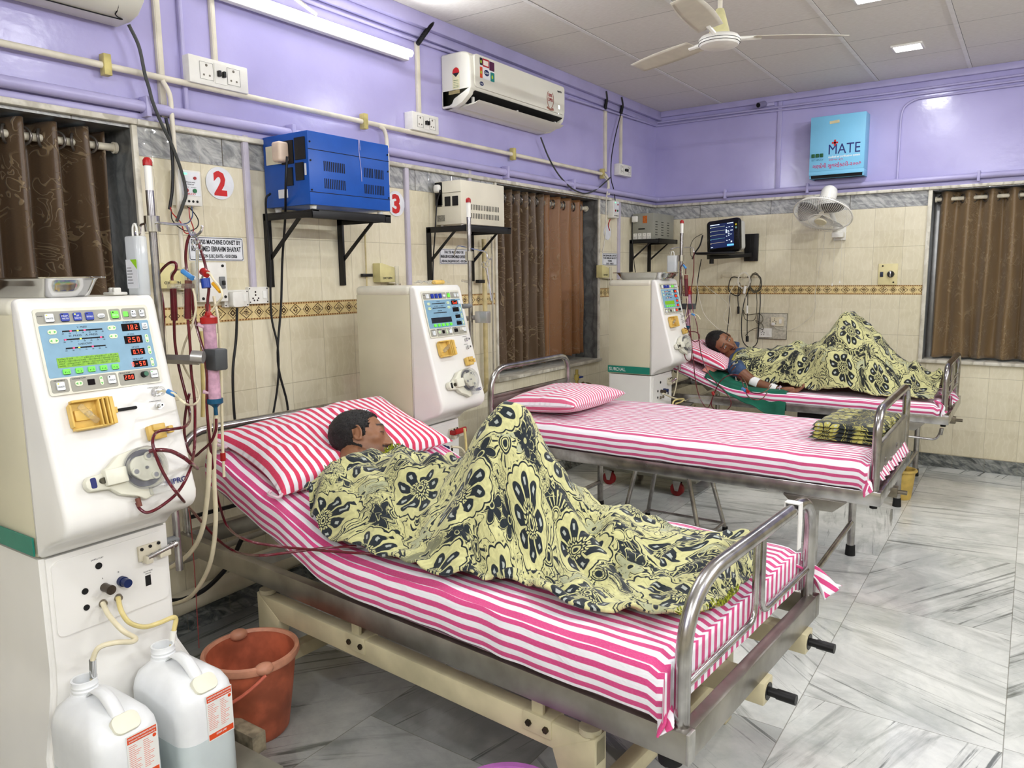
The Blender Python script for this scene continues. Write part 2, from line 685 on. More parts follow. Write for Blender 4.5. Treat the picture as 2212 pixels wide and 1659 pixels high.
def floor_build(b):
    X, Y, Z = sep(coords('Object'))
    sw, sh = 0.60, 0.92
    # two slab widths, joints along y (straight) and staggered across
    ci = ((X - 0.505) / sw).floor()
    cu = ((X - 0.505) / sw).fract()
    off = white(vec(ci, 3.3))
    ry = Y / sh + off
    ri = ry.floor(); rv = ry.fract()
    r1 = white(vec(ci * 1.7 + 3.1, ri * 2.3 + 1.7)); r2 = white(vec(ci + 11.0, ri + 7.0)); r3 = white(vec(ci + 31.0, ri + 5.0))
    # vein direction differs from slab to slab
    a = (r1 - 0.5) * 2.6 + 0.5
    ca, sa = a.cos(), a.sin()
    px = X * ca + Y * sa
    py = Y * ca - X * sa
    n1 = noise_tex(vec(px * 0.8 + r2 * 9, py * 5.5, r1 * 9), 1.6, 8, 0.9, 0.62)
    n2 = noise_tex(vec(px * 0.5 + r3 * 5, py * 13, r2 * 7), 1.7, 8, 1.3, 0.65)
    n3 = noise_tex(vec(X, Y, r3 * 3), 3.0, 8, 0.4, 0.68)
    c = mixc(n3.step(0.25, 0.75), (182, 186, 182), (236, 237, 231))
    c = mixc(n1.step(0.50, 0.70) * (0.35 + r2 * 0.6), c, (126, 130, 124))
    c = mixc(n2.step(0.56, 0.66) * (0.45 + r3 * 0.55), c, (66, 72, 66))
    c = mixc(n2.step(0.25, 0.38) * 0.0 + n1.step(0.64, 0.75) * r3 * 0.55, c, (160, 146, 112))
    c = mixc((r3 > 0.80) * 0.45, c, (132, 136, 134))
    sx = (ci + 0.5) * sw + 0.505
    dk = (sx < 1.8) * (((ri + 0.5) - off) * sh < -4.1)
    c = mixc(dk * (0.45 + r2 * 0.3), c, (84, 88, 84))  # slabs by the near bed: darker stone plus its shade painted in
    sp = noise_tex(vec(X, Y), 90, 3).step(0.68, 0.76) * n3.step(0.5, 0.65)
    c = mixc(sp * 0.6, c, (92, 96, 96))
    jt = (cu - 0.5).abs().step(0.4965, 0.4985).max((rv - 0.5).abs().step(0.498, 0.4992))
    c = mixc(jt * 0.7, c, (112, 110, 98))
    return {'Base Color': c, 'Roughness': n3 * 0.08 + 0.10, 'Coat Weight': 0.25, 'Normal': bump(noise_tex(vec(X, Y), 3, 3) - jt * 0.4, 0.12, 0.004)}


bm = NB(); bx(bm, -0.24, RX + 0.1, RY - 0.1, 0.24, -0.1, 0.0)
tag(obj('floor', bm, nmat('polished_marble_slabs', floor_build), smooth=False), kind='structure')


def ceil_build(b):
    X, Y, Z = sep(coords('Object'))
    jy = ((Y / 0.6).fract() - 0.5).abs().step(0.4955, 0.4975)
    nn = noise_tex(vec(X * 1.0, Y * 5), 30, 4)
    c = mixc(nn.step(0.3, 0.7), (218, 214, 206), (228, 225, 218))
    c = mixc(jy * 0.75, c, (92, 88, 80))
    return {'Base Color': c, 'Roughness': 0.6, 'Normal': bump(nn - jy * 1.5, 0.12, 0.003)}


bm = NB()
bx(bm, -0.24, RX + 0.1, RY - 0.1, 0.24, CEIL, CEIL + 0.1)
for k in range(0, 8):
    x = 0.6 * k + (0.012 if k == 0 else 0)
    bx(bm, x - 0.012, x + 0.012, RY, 0, CEIL - 0.004, CEIL + 0.01, mi=1)
    bx(bm, x + 0.0125, x + 0.0138, RY, 0, CEIL - 0.001, CEIL + 0.01, mi=2)  # dark strip draws the shadow line along the runner
tag(obj('ceiling', bm, [nmat('ceiling_board', ceil_build), mat('ceiling_runner', (234, 232, 228), 0.5, mottle=0.03), DARKS], smooth=False), kind='structure')

# cornice, ledges, skirting lips
n_trim = [0]
def trim(bm, m):
    n_trim[0] += 1
    return tag(obj('trim_%d' % n_trim[0], bm, m), kind='structure')

bm = NB(); bx(bm, 0, 0.055, RY, 0, 2.835, CEIL, 0.004); trim(bm, PURPP)
bm = NB(); bx(bm, 0, 0.025, RY, 0, 2.79, 2.835, 0.004); trim(bm, PURPP)
bm = NB(); bx(bm, 0.055, RX, -0.03, 0, 2.86, CEIL, 0.004); trim(bm, PURPP)
bm = NB()
for a, b_ in ((RY, -4.83), (-4.83, -2.455), (-2.455, -1.07), (-1.07, 0)):
    bx(bm, 0, 0.026, a, b_, 2.082, 2.104, 0.004)
bx(bm, 0.026, 2.19, -0.026, 0, 2.082, 2.104, 0.004)
bx(bm, 2.19, RX, -0.026, 0, 2.082, 2.104, 0.004)
trim(bm, LEDGE)
bm = NB(); bx(bm, 0, 0.016, RY, 0, 2.104, 2.128, 0.003); bx(bm, 0.016, RX, -0.016, 0, 2.104, 2.128, 0.003); trim(bm, PURPP)
bm = NB()   # jamb edge strips round the windows
for (a0, a1, z0, z1) in HOLES_L:
    bx(bm, -0.002, 0.014, a1, a1 + 0.022, z0 - 0.025, 2.082, 0.003)
    bx(bm, -0.002, 0.014, a0 - 0.022, a0, z0 - 0.025, 2.082, 0.003)
    bx(bm, -0.20, 0.03, a0 - 0.03, a1 + 0.03, z0 - 0.022, z0 + 0.002, 0.003)
for (a0, a1, z0, z1) in HOLES_B:
    bx(bm, a0 - 0.028, a0, -0.016, 0.002, z0 - 0.025, 2.082, 0.003)
    bx(bm, a0 - 0.03, a1 + 0.03, -0.03, 0.20, z0 - 0.022, z0 + 0.002, 0.003)
trim(bm, LEDGE)
bm = NB(); bx(bm, 0, 0.012, RY, 0, 0.0, 0.10, 0.002)
tag(obj('baseboard_left', bm, WALLM, smooth=False), kind='structure')
bm = NB(); bx(bm, 0.012, RX, -0.012, 0, 0.0, 0.10, 0.002)
tag(obj('baseboard_back', bm, WALLM, smooth=False), kind='structure')

# windows: aluminium frame, two sashes and panes
ALU = mat('aluminium_frame', (196, 196, 194), 0.35, 0.6, mottle=0.05)
GLASS = mat('window_glass', (230, 238, 240), 0.02, trans=1.0, ior=1.45)
FROST = mat('frosted_window_glass', (214, 222, 226), 0.6, trans=0.6)
def window(n, axis, a0, a1, z0, z1, off):
    root = tag(thing('window_%d' % n, None, None), kind='structure')
    def S(bm, p0, p1, q0, q1, d0, d1):
        if axis == 'y': bx(bm, d0, d1, p0, p1, q0, q1, 0.002)
        else: bx(bm, p0, p1, d0, d1, q0, q1, 0.002)
    am = (a0 + a1) / 2
    bm = NB()
    for (p0, p1, q0, q1) in ((a0, a0 + .04, z0, z1), (a1 - .04, a1, z0, z1), (am - .025, am + .025, z0, z1), (a0 + .04, a1 - .04, z0, z0 + .04), (a0 + .04, a1 - .04, z1 - .04, z1)):
        S(bm, p0, p1, q0, q1, off, off + 0.03)
    obj('window_frame', bm, ALU, root)
    for (p0, p1) in ((a0 + .04, am - .025), (am + .025, a1 - .04)):
        bm = NB(); S(bm, p0, p1, z0 + .04, z1 - .04, off + 0.012, off + 0.018)
        obj('pane', bm, FROST, root)
window(1, 'y', -6.7, -4.85, 0.822, 2.07, -0.23)
window(2, 'y', -2.47, -1.09, 0.822, 2.075, -0.23)
window(3, 'x', 2.215, 3.75, 0.822, 2.075, 0.20)


# ------------------------------------------------------------------ lamps of the room
def led_panel(x, y, label):
    r = thing('ceiling_light', label, 'ceiling light', (x, y, CEIL), group=None)
    bm = NB()
    for a, b_, c, d in ((-.09, .09, -.08, -.066), (-.09, .09, .066, .08), (-.09, -.076, -.066, .066), (.076, .09, -.066, .066)):
        bx(bm, a, b_, c, d, -0.012, 0.0, 0.002)
    obj('light_frame', bm, WHITEP, r)
    bm = NB(); bx(bm, -.076, .076, -.066, .066, -0.009, -0.003)
    obj('diffuser', bm, mat('lit_diffuser', (255, 255, 255), 0.5, emit=(250, 252, 255), es=28), r)
    area_light('lamp', (0, 0, -0.02), (0, 0, 0), 0.14, 0.13, 13, (0.97, 0.985, 1.0), r)


led_panel(2.11, -0.87, 'small square lit ceiling light nearest the back wall')
led_panel(2.08, -1.99, 'small lit ceiling light cut off by the top edge of the photo')
for q in ((2.1, -4.3, 'over the nearest bed'), (2.1, -6.6, 'left of the camera'), (3.9, -2.4, 'by the right wall, ahead of the camera'), (3.9, -4.9, 'by the right wall, beside the camera'), (3.3, -7.4, 'behind the camera')):
    led_panel(q[0], q[1], 'small lit ceiling light out of frame, ' + q[2])


def tube_lamp(loc, rot, label, power):
    r = thing('tube_light', label, 'tube light', loc, rot)
    bm = NB(); bx(bm, 0.0, 0.035, -0.61, 0.61, -0.03, 0.03, 0.006)
    obj('batten', bm, WHITEP, r)
    bm = NB(); cyl(bm, (0.055, -0.60, 0.0), (0.055, 0.60, 0.0), 0.018, n=14)
    obj('lit_tube', bm, mat('lit_tube', (255, 255, 255), 0.5, emit=(250, 252, 255), es=9), r)
    area_light('lamp', (0.085, 0, 0), (0, rad(-90), 0), 0.03, 1.15, power, (0.96, 0.98, 1.0), r)
    return r


tl = tube_lamp((0.02, -3.92, 2.665), (0, 0, 0), 'long glowing white tube light high on the lilac left wall', 26)
bm = NB()
hp = [(0.05, -0.62, 0.16), (0.045, -0.45, 0.13), (0.04, -0.2, 0.085), (0.03, -0.02, 0.04)]
tube(bm, hp, 0.009, 8, 6)
obj('flexible_cable_sleeve', bm, mat('translucent_sleeve', (206, 200, 188), 0.4, mottle=0.2, mscale=90), tl)
tube_lamp((RX - 0.02, -3.0, 2.62), (0, 0, PI), 'lit tube light on the right wall outside the frame', 60)
tube_lamp((RX - 0.02, -6.4, 2.62), (0, 0, PI), 'lit tube light on the right wall beside the camera', 60)
tube_lamp((2.4, RY + 0.02, 2.62), (0, 0, PI / 2), 'lit tube light on the wall behind the camera', 50)
# ================================================================== CLOTH MATERIALS
def stripes(name, pink, pitch, duty=0.5, wh=(240, 238, 243), soft=0.5):
    def f(b):
        U, V, _ = sep(coords('UV'))
        wob = noise_tex(vec(U * 3, V * 3), 2.0, 2) - 0.5
        q = ((V + wob * 0.006) / pitch).fract()
        s = (q - 0.5).abs().step(duty / 2 - 0.03, duty / 2 + 0.03)
        weave = noise_tex(vec(U * 40, V * 400), 4, 2)
        c = mixc(s, pink, wh)
        c = mixc(weave.step(0.3, 0.9) * 0.12, c, (255, 245, 250))
        w1 = noise_tex(vec(U, V), 5.5, 5, 1.4)
        w2 = noise_tex(vec(U * 1.5, V * 6), 3.0, 4, 0.8)
        return {'Base Color': c, 'Roughness': 0.85, 'Normal': bump(w1 * 1.0 + w2 * 0.5 + weave * 0.01, 0.5, 0.018), 'Sheen Weight': 0.15}
    return nmat(name, f)


SHEET1 = stripes('striped_cotton_magenta', (208, 48, 122), 0.0355, 0.48)
SHEET2 = stripes('striped_cotton_rose', (204, 64, 122), 0.034, 0.46)
PILLOW1 = stripes('striped_pillowcase_crimson', (216, 26, 82), 0.034, 0.5)
PILLOW2 = stripes('striped_pillowcase_pink', (222, 92, 132), 0.030, 0.5)
PILLOW3 = stripes('striped_pillowcase_red', (214, 44, 92), 0.026, 0.5)


def blanket_pat(name, light, dark, seed=0.0, inv=0.0, sc=1.0, kind=0):
    def f(b):
        U, V, _ = sep(coords('UV'))
        u, v = U * sc + seed, V * sc + seed * 0.7
        # warp so that rows of motifs look woven and hand drawn
        wn = noise_tex(vec(u, v), 3.0, 2)
        u1 = u + (wn - 0.5) * 0.05
        v1 = v + (wn - 0.5) * 0.04
        A = 0.255
        gi = (u1 / A).floor()
        fx = ((u1 / A).fract() - 0.5) * A
        vv = v1 + gi.mod(2.0) * (A * 0.5)
        fy = ((vv / A).fract() - 0.5) * A
        r = (fx * fx + fy * fy).sqrt()
        th = fy.atan2(fx)
        band = lambda x, a, w: 1.0 - (x - a).abs().step(w * 0.6, w)
        inside = lambda x, a: 1.0 - x.step(a - 0.0015, a + 0.0015)
        P = (th * 4).cos().abs()
        petal = inside(r, P * 0.031 + 0.050) * r.step(0.034, 0.037) * P.step(0.22, 0.35)
        hole = inside((r - 0.061).abs(), 0.007) * P.step(0.93, 0.96)
        core = band(r, (th * 12).cos() * 0.003 + 0.023, 0.004).max(inside(r, 0.007)).max(band(r, 0.014, 0.0025))
        rays = (th * 24).cos().step(0.3, 0.7) * inside(r, 0.037) * r.step(0.026, 0.028)
        outline = band(r, (th * 8).cos().abs() * 0.008 + 0.095, 0.003).max(band(r, (th * 8).cos().abs() * 0.008 + 0.106, 0.0022))
        med = petal.max(core).max(rays).max(outline)
        inmed = inside(r, 0.108)
        # feather eyes and small flowers scattered between
        vo = voro(vec(u1, v1), 9.0, 0.85)
        px, py, _z = sep(vo.outputs['Position'])
        ex, ey = u1 - px / 1.0, v1 - py / 1.0
        r2 = (ex * ex + ey * ey).sqrt()
        rnd = white(vec((px * 50).floor(), (py * 50).floor()))
        t2 = ey.atan2(ex) + rnd * 6
        fan = ((t2 * 15).cos().step(0.35, 0.75)) * inside(r2, rnd * 0.02 + 0.052) * r2.step(0.026, 0.029) * (t2 * 0.5).sin().abs().step(0.2, 0.3)
        eye = band(r2, 0.023, 0.003).max(inside(r2, 0.010)).max(band(r2, 0.016, 0.002))
        p5 = (t2 * 3).cos().abs()
        flo = inside(r2, p5 * 0.030 + 0.018) * r2.step(0.010, 0.012)
        flo_o = band(r2, p5 * 0.030 + 0.024, 0.003).max(inside(r2, 0.008))
        small = mix_e(rnd.step(0.45, 0.46), fan.max(eye), flo_o.max(flo * rnd.step(0.72, 0.73)))
        # scroll work
        sn = noise_tex(vec(u, v), 12.0, 1, 1.8)
        scroll = 1.0 - ((sn * 5.0).fract() - 0.5).abs().step(0.05, 0.085)
        scroll = scroll * r2.step(0.045, 0.05)
        body = small.max(scroll)
        # broad bands whose ground is dark and whose drawing is pale
        bd = ((v + (u * 6).sin() * 0.02 + 0.09) / 0.52).fract()
        dband = 1.0 - (bd - 0.5).abs().step(0.10, 0.105)
        dots = (1.0 - (((u * 45).fract() - 0.5).abs() + ((v * 45).fract() - 0.5).abs()).step(0.12, 0.2)) * 0.8
        ink = mix_e(inmed, body.max(dots * 0.6), med)
        flip = (dband * (1.0 - inmed) + inv).min(1.0)
        ink = (ink - flip).abs()
        st = noise_tex(vec(u, v), 260, 1)
        gz = noise_tex(vec(u + 5, v), 5, 2).step(0.52, 0.62) * (1.0 - inmed)
        ink = ink.max(gz * st.step(0.50, 0.56) * 0.75)
        quilt = noise_tex(vec(u, v), 60, 3, 0.6)
        c0 = mixc(quilt.step(0.3, 0.7), tuple(int(x * 0.90) for x in light), light)
        c0 = mixc(flo * (1.0 - rnd.step(0.72, 0.73)) * rnd.step(0.45, 0.46) * (1.0 - inmed) * 0.7, c0, (158, 164, 140))
        c = mixc(ink, c0, dark)
        c = mixc(hole * inmed, c, (170, 176, 168))
        big = noise_tex(vec(u, v), 7, 4, 0.8)
        return {'Base Color': c, 'Roughness': 0.92, 'Normal': bump(quilt * 0.35 - ink * 0.2 + big * 1.2, 0.55, 0.012), 'Sheen Weight': 0.2}
    return nmat(name, f)


def mix_e(f, a, b):
    return a * (1.0 - f) + b * f


BLK1 = blanket_pat('woven_blanket_peacock', (208, 205, 146), (20, 30, 38), 0.31, 0.0, 1.0)
BLK3 = blanket_pat('woven_blanket_floral', (206, 203, 144), (22, 26, 24), 2.13, 0.0, 0.9)
BLK2 = blanket_pat('woven_blanket_dark', (178, 170, 84), (24, 32, 30), 4.3, 1.0, 1.15)
HATCH = nmat('blanket_reverse', lambda b: {'Base Color': mixc(((sep(coords('UV'))[0]) * 700).sin().step(-0.3, 0.3), (88, 90, 66), (150, 150, 106)), 'Roughness': 0.95})
GREENC = nmat('green_drape_cloth', lambda b: {'Base Color': mixc(noise_tex(coords('Object'), 9, 4).step(0.3, 0.7), (0, 78, 58), (4, 98, 74)), 'Roughness': 0.85,
                                              'Normal': bump(noise_tex(coords('Object'), 16, 4, 1.0), 0.5, 0.01)})


def surf(bm, fn, nu, nv, uvfn=None, mi=0, closed_v=False):
    """grid surface fn(a,b) with a,b in 0..1; uv from arc length unless given"""
    P = [[Vector(fn(i / nu, j / nv)) for j in range(nv + 1)] for i in range(nu + 1)]
    Vt = [[bm.verts.new(p) for p in row] for row in P]
    uvl = bm.loops.layers.uv.verify()
    if uvfn is None:
        U = [[0.0] * (nv + 1) for _ in range(nu + 1)]
        Vv = [[0.0] * (nv + 1) for _ in range(nu + 1)]
        for i in range(nu + 1):
            for j in range(nv + 1):
                if i: U[i][j] = U[i - 1][j] + (P[i][j] - P[i - 1][j]).length
                if j: Vv[i][j] = Vv[i][j - 1] + (P[i][j] - P[i][j - 1]).length
        mid = nv // 2
        um = nu // 2
        for i in range(nu + 1):
            o = Vv[i][mid]
            for j in range(nv + 1): Vv[i][j] -= o
        for j in range(nv + 1):
            o = U[um][j]
            for i in range(nu + 1): U[i][j] -= o
        uv = lambda i, j: (U[i][j], Vv[i][j])
    else:
        uv = lambda i, j: uvfn(i / nu, j / nv, P[i][j])
    for i in range(nu):
        for j in range(nv):
            f = bm.faces.new([Vt[i][j], Vt[i + 1][j], Vt[i + 1][j + 1], Vt[i][j + 1]])
            f.material_index = mi
            for l, (a, b_) in zip(f.loops, ((i, j), (i + 1, j), (i + 1, j + 1), (i, j + 1))):
                l[uvl].uv = uv(a, b_)
    return Vt


def solidify(o, t, off=-1.0):
    m = o.modifiers.new('thickness', 'SOLIDIFY')
    m.thickness = t
    m.offset = off
    return o


# ================================================================== BEDS
BEDA = rad(-4.02)
BED1 = ((0.145, -4.876, 0.0), BEDA, 2.195, 0.93)
BED2 = ((0.42, -3.20, 0.0), 0.0, 2.01, 0.90)
BED3 = ((0.50, -1.27, 0.0), 0.0, 2.01, 0.90)


def rail(root, name, x, w, zf, ztop, rn, rf, r, style):
    """bent tube end of a bed"""
    y0, y1 = 0.03, w - 0.03
    e = thing  # noqa
    pts = [Vector((x, y0, zf - 0.03))]
    path = [(x, y0, zf - 0.03), (x, y0, ztop - rn * 0.55), (x, y0 + rn * 0.35, ztop - rn * 0.16), (x, y0 + rn, ztop), (x, y1 - rf, ztop), (x, y1 - rf * 0.3, ztop - rf * 0.2), (x, y1, ztop - rf * 0.8), (x, y1, zf - 0.03)]
    path = [(x, y0, zf - 0.03), (x, y0, ztop), (x, y1, ztop), (x, y1, zf - 0.03)]
    P = [Vector(path[0])]
    a, b, c = Vector(path[0]), Vector(path[1]), Vector(path[2])
    for k in range(11):
        t = k / 10
        P.append((Vector((x, y0, ztop - rn))) * (1 - t) ** 2 + b * 2 * t * (1 - t) + Vector((x, y0 + rn, ztop)) * t * t)
    for k in range(11):
        t = k / 10
        P.append((Vector((x, y1 - rf, ztop))) * (1 - t) ** 2 + c * 2 * t * (1 - t) + Vector((x, y1, ztop - rf)) * t * t)
    P.append(Vector(path[3]))
    bm = NB()
    tube(bm, P, r, 16)
    o = obj(name, bm, STEEL, root, ang=60)
    if style == 'loops':
        for (ya, yb) in ((y0, 0.455), (y1, 0.50)):
            bm = NB()
            zl = zf + 0.085
            Q = round_path([(x, ya, zl), (x, yb, zl), (x, yb, ztop - r)], 0.05)
            tube(bm, Q, 0.009, 10)
            obj('guard_loop', bm, STEEL, o, ang=60)
    elif style == 'panel':
        bm = NB()
        bx(bm, x - 0.006, x + 0.006, y0 + r, y1 - r, zf + 0.05, ztop - 0.15, 0.002)
        bx(bm, x - 0.010, x + 0.010, y0 + r, y1 - r, ztop - 0.165, ztop - 0.145, 0.003)
        obj('sheet_panel', bm, SATIN, o)
        for k in range(4):
            bm = NB()
            yy = y0 + 0.2 + 0.16 * k
            ell(bm, (x + 0.008, yy, ztop - 0.24 - 0.03 * (k % 2)), (0.005, 0.009, 0.013), 10, 6)
            obj('rivet', bm, STEEL, o)
    elif style == 'bars':
        for yy in (0.40, 0.48):
            bm = NB(); cyl(bm, (x, yy, zf), (x, yy, ztop), 0.009, n=10); obj('bar', bm, STEEL, o)
        for zz in (ztop - 0.14, ztop - 0.21):
            bm = NB(); cyl(bm, (x, y0, zz), (x, y1, zz), 0.008, n=10); obj('bar', bm, STEEL, o)
    return o


def box_frame(bm, L, w, z0, z1, t=0.035):
    bx(bm, 0, L, 0, t, z0, z1, 0.003)
    bx(bm, 0, L, w - t, w, z0, z1, 0.003)
    bx(bm, 0, t, t, w - t, z0, z1, 0.003)
    bx(bm, L - t, L, t, w - t, z0, z1, 0.003)
    for k in range(1, 5):
        bx(bm, L * k / 5 - 0.015, L * k / 5 + 0.015, t, w - t, z0 + 0.01, z1 - 0.012)


# ---- bed 1 : frame on a cream lifting stand
loc, ang, L, w = BED1
b1 = thing('hospital_bed', 'nearest hospital bed, grey steel frame on cream stand under the patient asleep', 'hospital bed', loc, (0, 0, ang))
bm = NB(); box_frame(bm, L, w, 0.428, 0.50)
fr = obj('bed_frame', bm, SATIN, b1)
bm = NB(); bx(bm, L - 0.004, L + 0.004, -0.003, 0.03, 0.43, 0.502, 0.001)
obj('corner_cover', bm, mat('bare_steel_edge', (190, 188, 182), 0.35, 0.8, mottle=0.1), fr)
bm = NB(); cyl(bm, (L - 0.06, 0.04, 0.395), (L - 0.06, 0.04, 0.43), 0.028, 0.032, n=16)
obj('corner_bumper', bm, BLACKR, fr)
rail(b1, 'foot_rail', L - 0.03, w, 0.50, 0.815, 0.19, 0.12, 0.0185, 'loops')
bm = NB()
tube(bm, [(L - 0.025, 0.735, 0.835), (L - 0.012, 0.735, 0.822), (L - 0.005, 0.733, 0.80), (L - 0.006, 0.738, 0.76), (L - 0.002, 0.742, 0.70)], 0.006, 6, 4)
tp = NB(); bx(tp, L - 0.0515, L - 0.0485, 0.72, 0.75, 0.79, 0.836); bx(tp, L - 0.0515, L - 0.0085, 0.72, 0.75, 0.834, 0.837); bx(tp, L - 0.0115, L - 0.0085, 0.72, 0.75, 0.70, 0.836)
bm.free()
obj('tape_strip', tp, mat('white_tape', (236, 234, 230), 0.7, mottle=0.04), b1, label='strip of white tape wrapped over the foot rail')
# head rail of bed 1
bm = NB()
tube(bm, round_path([(0.03, 0.03, 0.47), (0.03, 0.03, 0.90), (0.03, w - .03, 0.90), (0.03, w - .03, 0.47)], 0.12), 0.0175, 14)
hr = obj('head_rail', bm, STEEL, b1, ang=60)
bm = NB(); bx(bm, 0.012, 0.022, 0.05, w - 0.05, 0.545, 0.56); obj('bar', bm, BLACK, hr)
# cream stand
for yy, nm in ((0.03, 'near'), (w - 0.09, 'far')):
    bm = NB()
    bx(bm, 0.50, 1.94, yy, yy + 0.05, 0.295, 0.368, 0.006)
    obj('side_beam', bm, CREAMM, b1)
    for xe, sg in ((0.50, 1), (1.94, -1)):
        bm = NB()
        prism(bm, [(xe, 0.375), (xe + sg * 0.13, 0.30), (xe + sg * 0.085, 0.17), (xe + sg * 0.085, 0.0), (xe, 0.0)], yy - 0.002, yy + 0.052, 'y', 0.004)
        lg = obj('leg', bm, CREAMM, b1)
        bm = NB(); cyl(bm, (xe + sg * 0.03, yy + 0.025, 0.37), (xe + sg * 0.03, yy + 0.025, 0.386), 0.029, n=18)
        obj('end_cap', bm, mat('cream_cap', (188, 180, 150), 0.5, mottle=0.1), lg)
    for xe in (1.04, 1.76):
        bm = NB()
        bx(bm, xe - 0.018, xe + 0.018, yy + 0.004, yy + 0.016, 0.30, 0.43, 0.001)
        bx(bm, xe - 0.04, xe + 0.05, yy - 0.005, yy + 0.056, 0.32, 0.373, 0.002)
        st = obj('lift_bracket', bm, CREAMM, b1)
        for dx in (-0.02, 0.035):
            bm = NB(); cyl(bm, (xe + dx, yy - 0.012, 0.345), (xe + dx, yy - 0.004, 0.345), 0.009, n=6)
            obj('bolt', bm, mat('dark_bolt', (70, 62, 48), 0.5, 0.7, mottle=0.3), st)
for xe in (0.56, 1.88):
    bm = NB(); bx(bm, xe - 0.025, xe + 0.025, 0.08, w - 0.09, 0.10, 0.15, 0.004); obj('cross_beam', bm, CREAMM, b1)
for yy in (0.46, 0.80):
    bm = NB()
    bx(bm, L - 0.25, L + 0.012, yy - 0.032, yy + 0.032, 0.365, 0.428, 0.004)
    cr = obj('crank_housing', bm, CREAMM, b1)
    bm = NB()
    cyl(bm, (L + 0.012, yy, 0.395), (L + 0.035, yy, 0.395), 0.012, n=12)
    cyl(bm, (L + 0.035, yy, 0.395), (L + 0.085, yy, 0.395), 0.014, n=12)
    cyl(bm, (L + 0.006, yy, 0.395), (L + 0.014, yy, 0.395), 0.024, n=16)
    obj('crank_socket', bm, BLACK, cr)

# ---- bed 2 and bed 3 : steel legs
def steel_bed(spec, label, zf, head_z, foot_z, foot_style, head_style='panel'):
    loc, ang, L, w = spec
    r = thing('hospital_bed', label, 'hospital bed', loc, (0, 0, ang))
    bm = NB(); box_frame(bm, L, w, zf - 0.06, zf)
    fr = obj('bed_frame', bm, STEEL, r)
    bm = NB(); cyl(bm, (L - 0.03, 0.03, zf - 0.075), (L - 0.03, 0.03, zf - 0.06), 0.015, n=12); obj('corner_bumper', bm, BLACKR, fr)
    for xe in (0.26, L - 0.255):
        for yy in (0.012, w - 0.012):
            bm = NB()
            cyl(bm, (xe, yy, 0.045), (xe, yy, zf - 0.10), 0.019, n=14)
            lg = obj('leg', bm, STEEL, r)
            bm = NB(); cyl(bm, (xe, yy, 0.0), (xe, yy, 0.055), 0.026, 0.023, n=14)
            obj('rubber_foot', bm, BLACKR, lg)
            bm = NB()
            s = 1 if yy < 0.4 else -1
            prism(bm, [(xe - 0.13, zf - 0.06), (xe + 0.13, zf - 0.06), (xe + 0.075, zf - 0.11), (xe - 0.075, zf - 0.11)], yy - 0.022, yy + 0.022, 'y', 0.003)
            obj('leg_bracket', bm, SATIN, lg)
        bm = NB(); cyl(bm, (xe, 0.012, 0.18), (xe, w - 0.012, 0.18), 0.013, n=12); obj('cross_tube', bm, STEEL, r)
    bm = NB(); bx(bm, 0.30, 1.50, w * 0.5 - 0.02, w * 0.5 + 0.02, zf - 0.11, zf - 0.07, 0.003); obj('centre_beam', bm, BLACK, r)
    rail(r, 'foot_rail', L - 0.03, w, zf, foot_z, 0.11, 0.11, 0.018, foot_style)
    rail(r, 'head_rail', 0.03, w, zf, head_z, 0.15, 0.10, 0.0175, head_style)
    bm = NB()
    bx(bm, L - 0.2, L + 0.012, w * 0.42, w * 0.42 + 0.045, zf - 0.115, zf - 0.07, 0.003)
    cyl(bm, (L + 0.01, w * 0.42 + 0.022, zf - 0.092), (L + 0.05, w * 0.42 + 0.022, zf - 0.092), 0.01, n=10)
    obj('crank_socket', bm, mat('crank_steel', (128, 120, 104), 0.4, 0.8, mottle=0.2), r)
    return r


b2 = steel_bed(BED2, 'empty middle hospital bed with riveted steel head and foot panels', 0.60, 0.985, 0.93, 'panel')
b3 = steel_bed(BED3, 'farthest hospital bed along the back wall, under the patient who looks at the camera', 0.615, 0.93, 0.915, 'bars', 'loops')
bm = NB()
tube(bm, round_path([(1.79, 0.02, 0.46), (1.95, 0.02, 0.455), (1.97, 0.02, 0.51)], 0.03), 0.007, 8)
cyl(bm, (1.97, 0.02, 0.49), (1.975, 0.02, 0.53), 0.012, n=10)
obj('crank_handle', bm, STEEL, b3)
bm = NB(); bx(bm, 1.05, 1.36, 0.30, 0.62, 0.43, 0.50, 0.004); obj('underbed_tray', bm, BLACK, b3)


# ================================================================== MATTRESSES
def bed_z(s, top, fold, rise, soft=0.10):
    """height of the mattress top along the bed"""
    if s >= fold + soft: return top
    if s <= fold - soft: return top + (fold - s) * rise
    t = (fold + soft - s)
    return top + rise * t * t / (4 * soft)


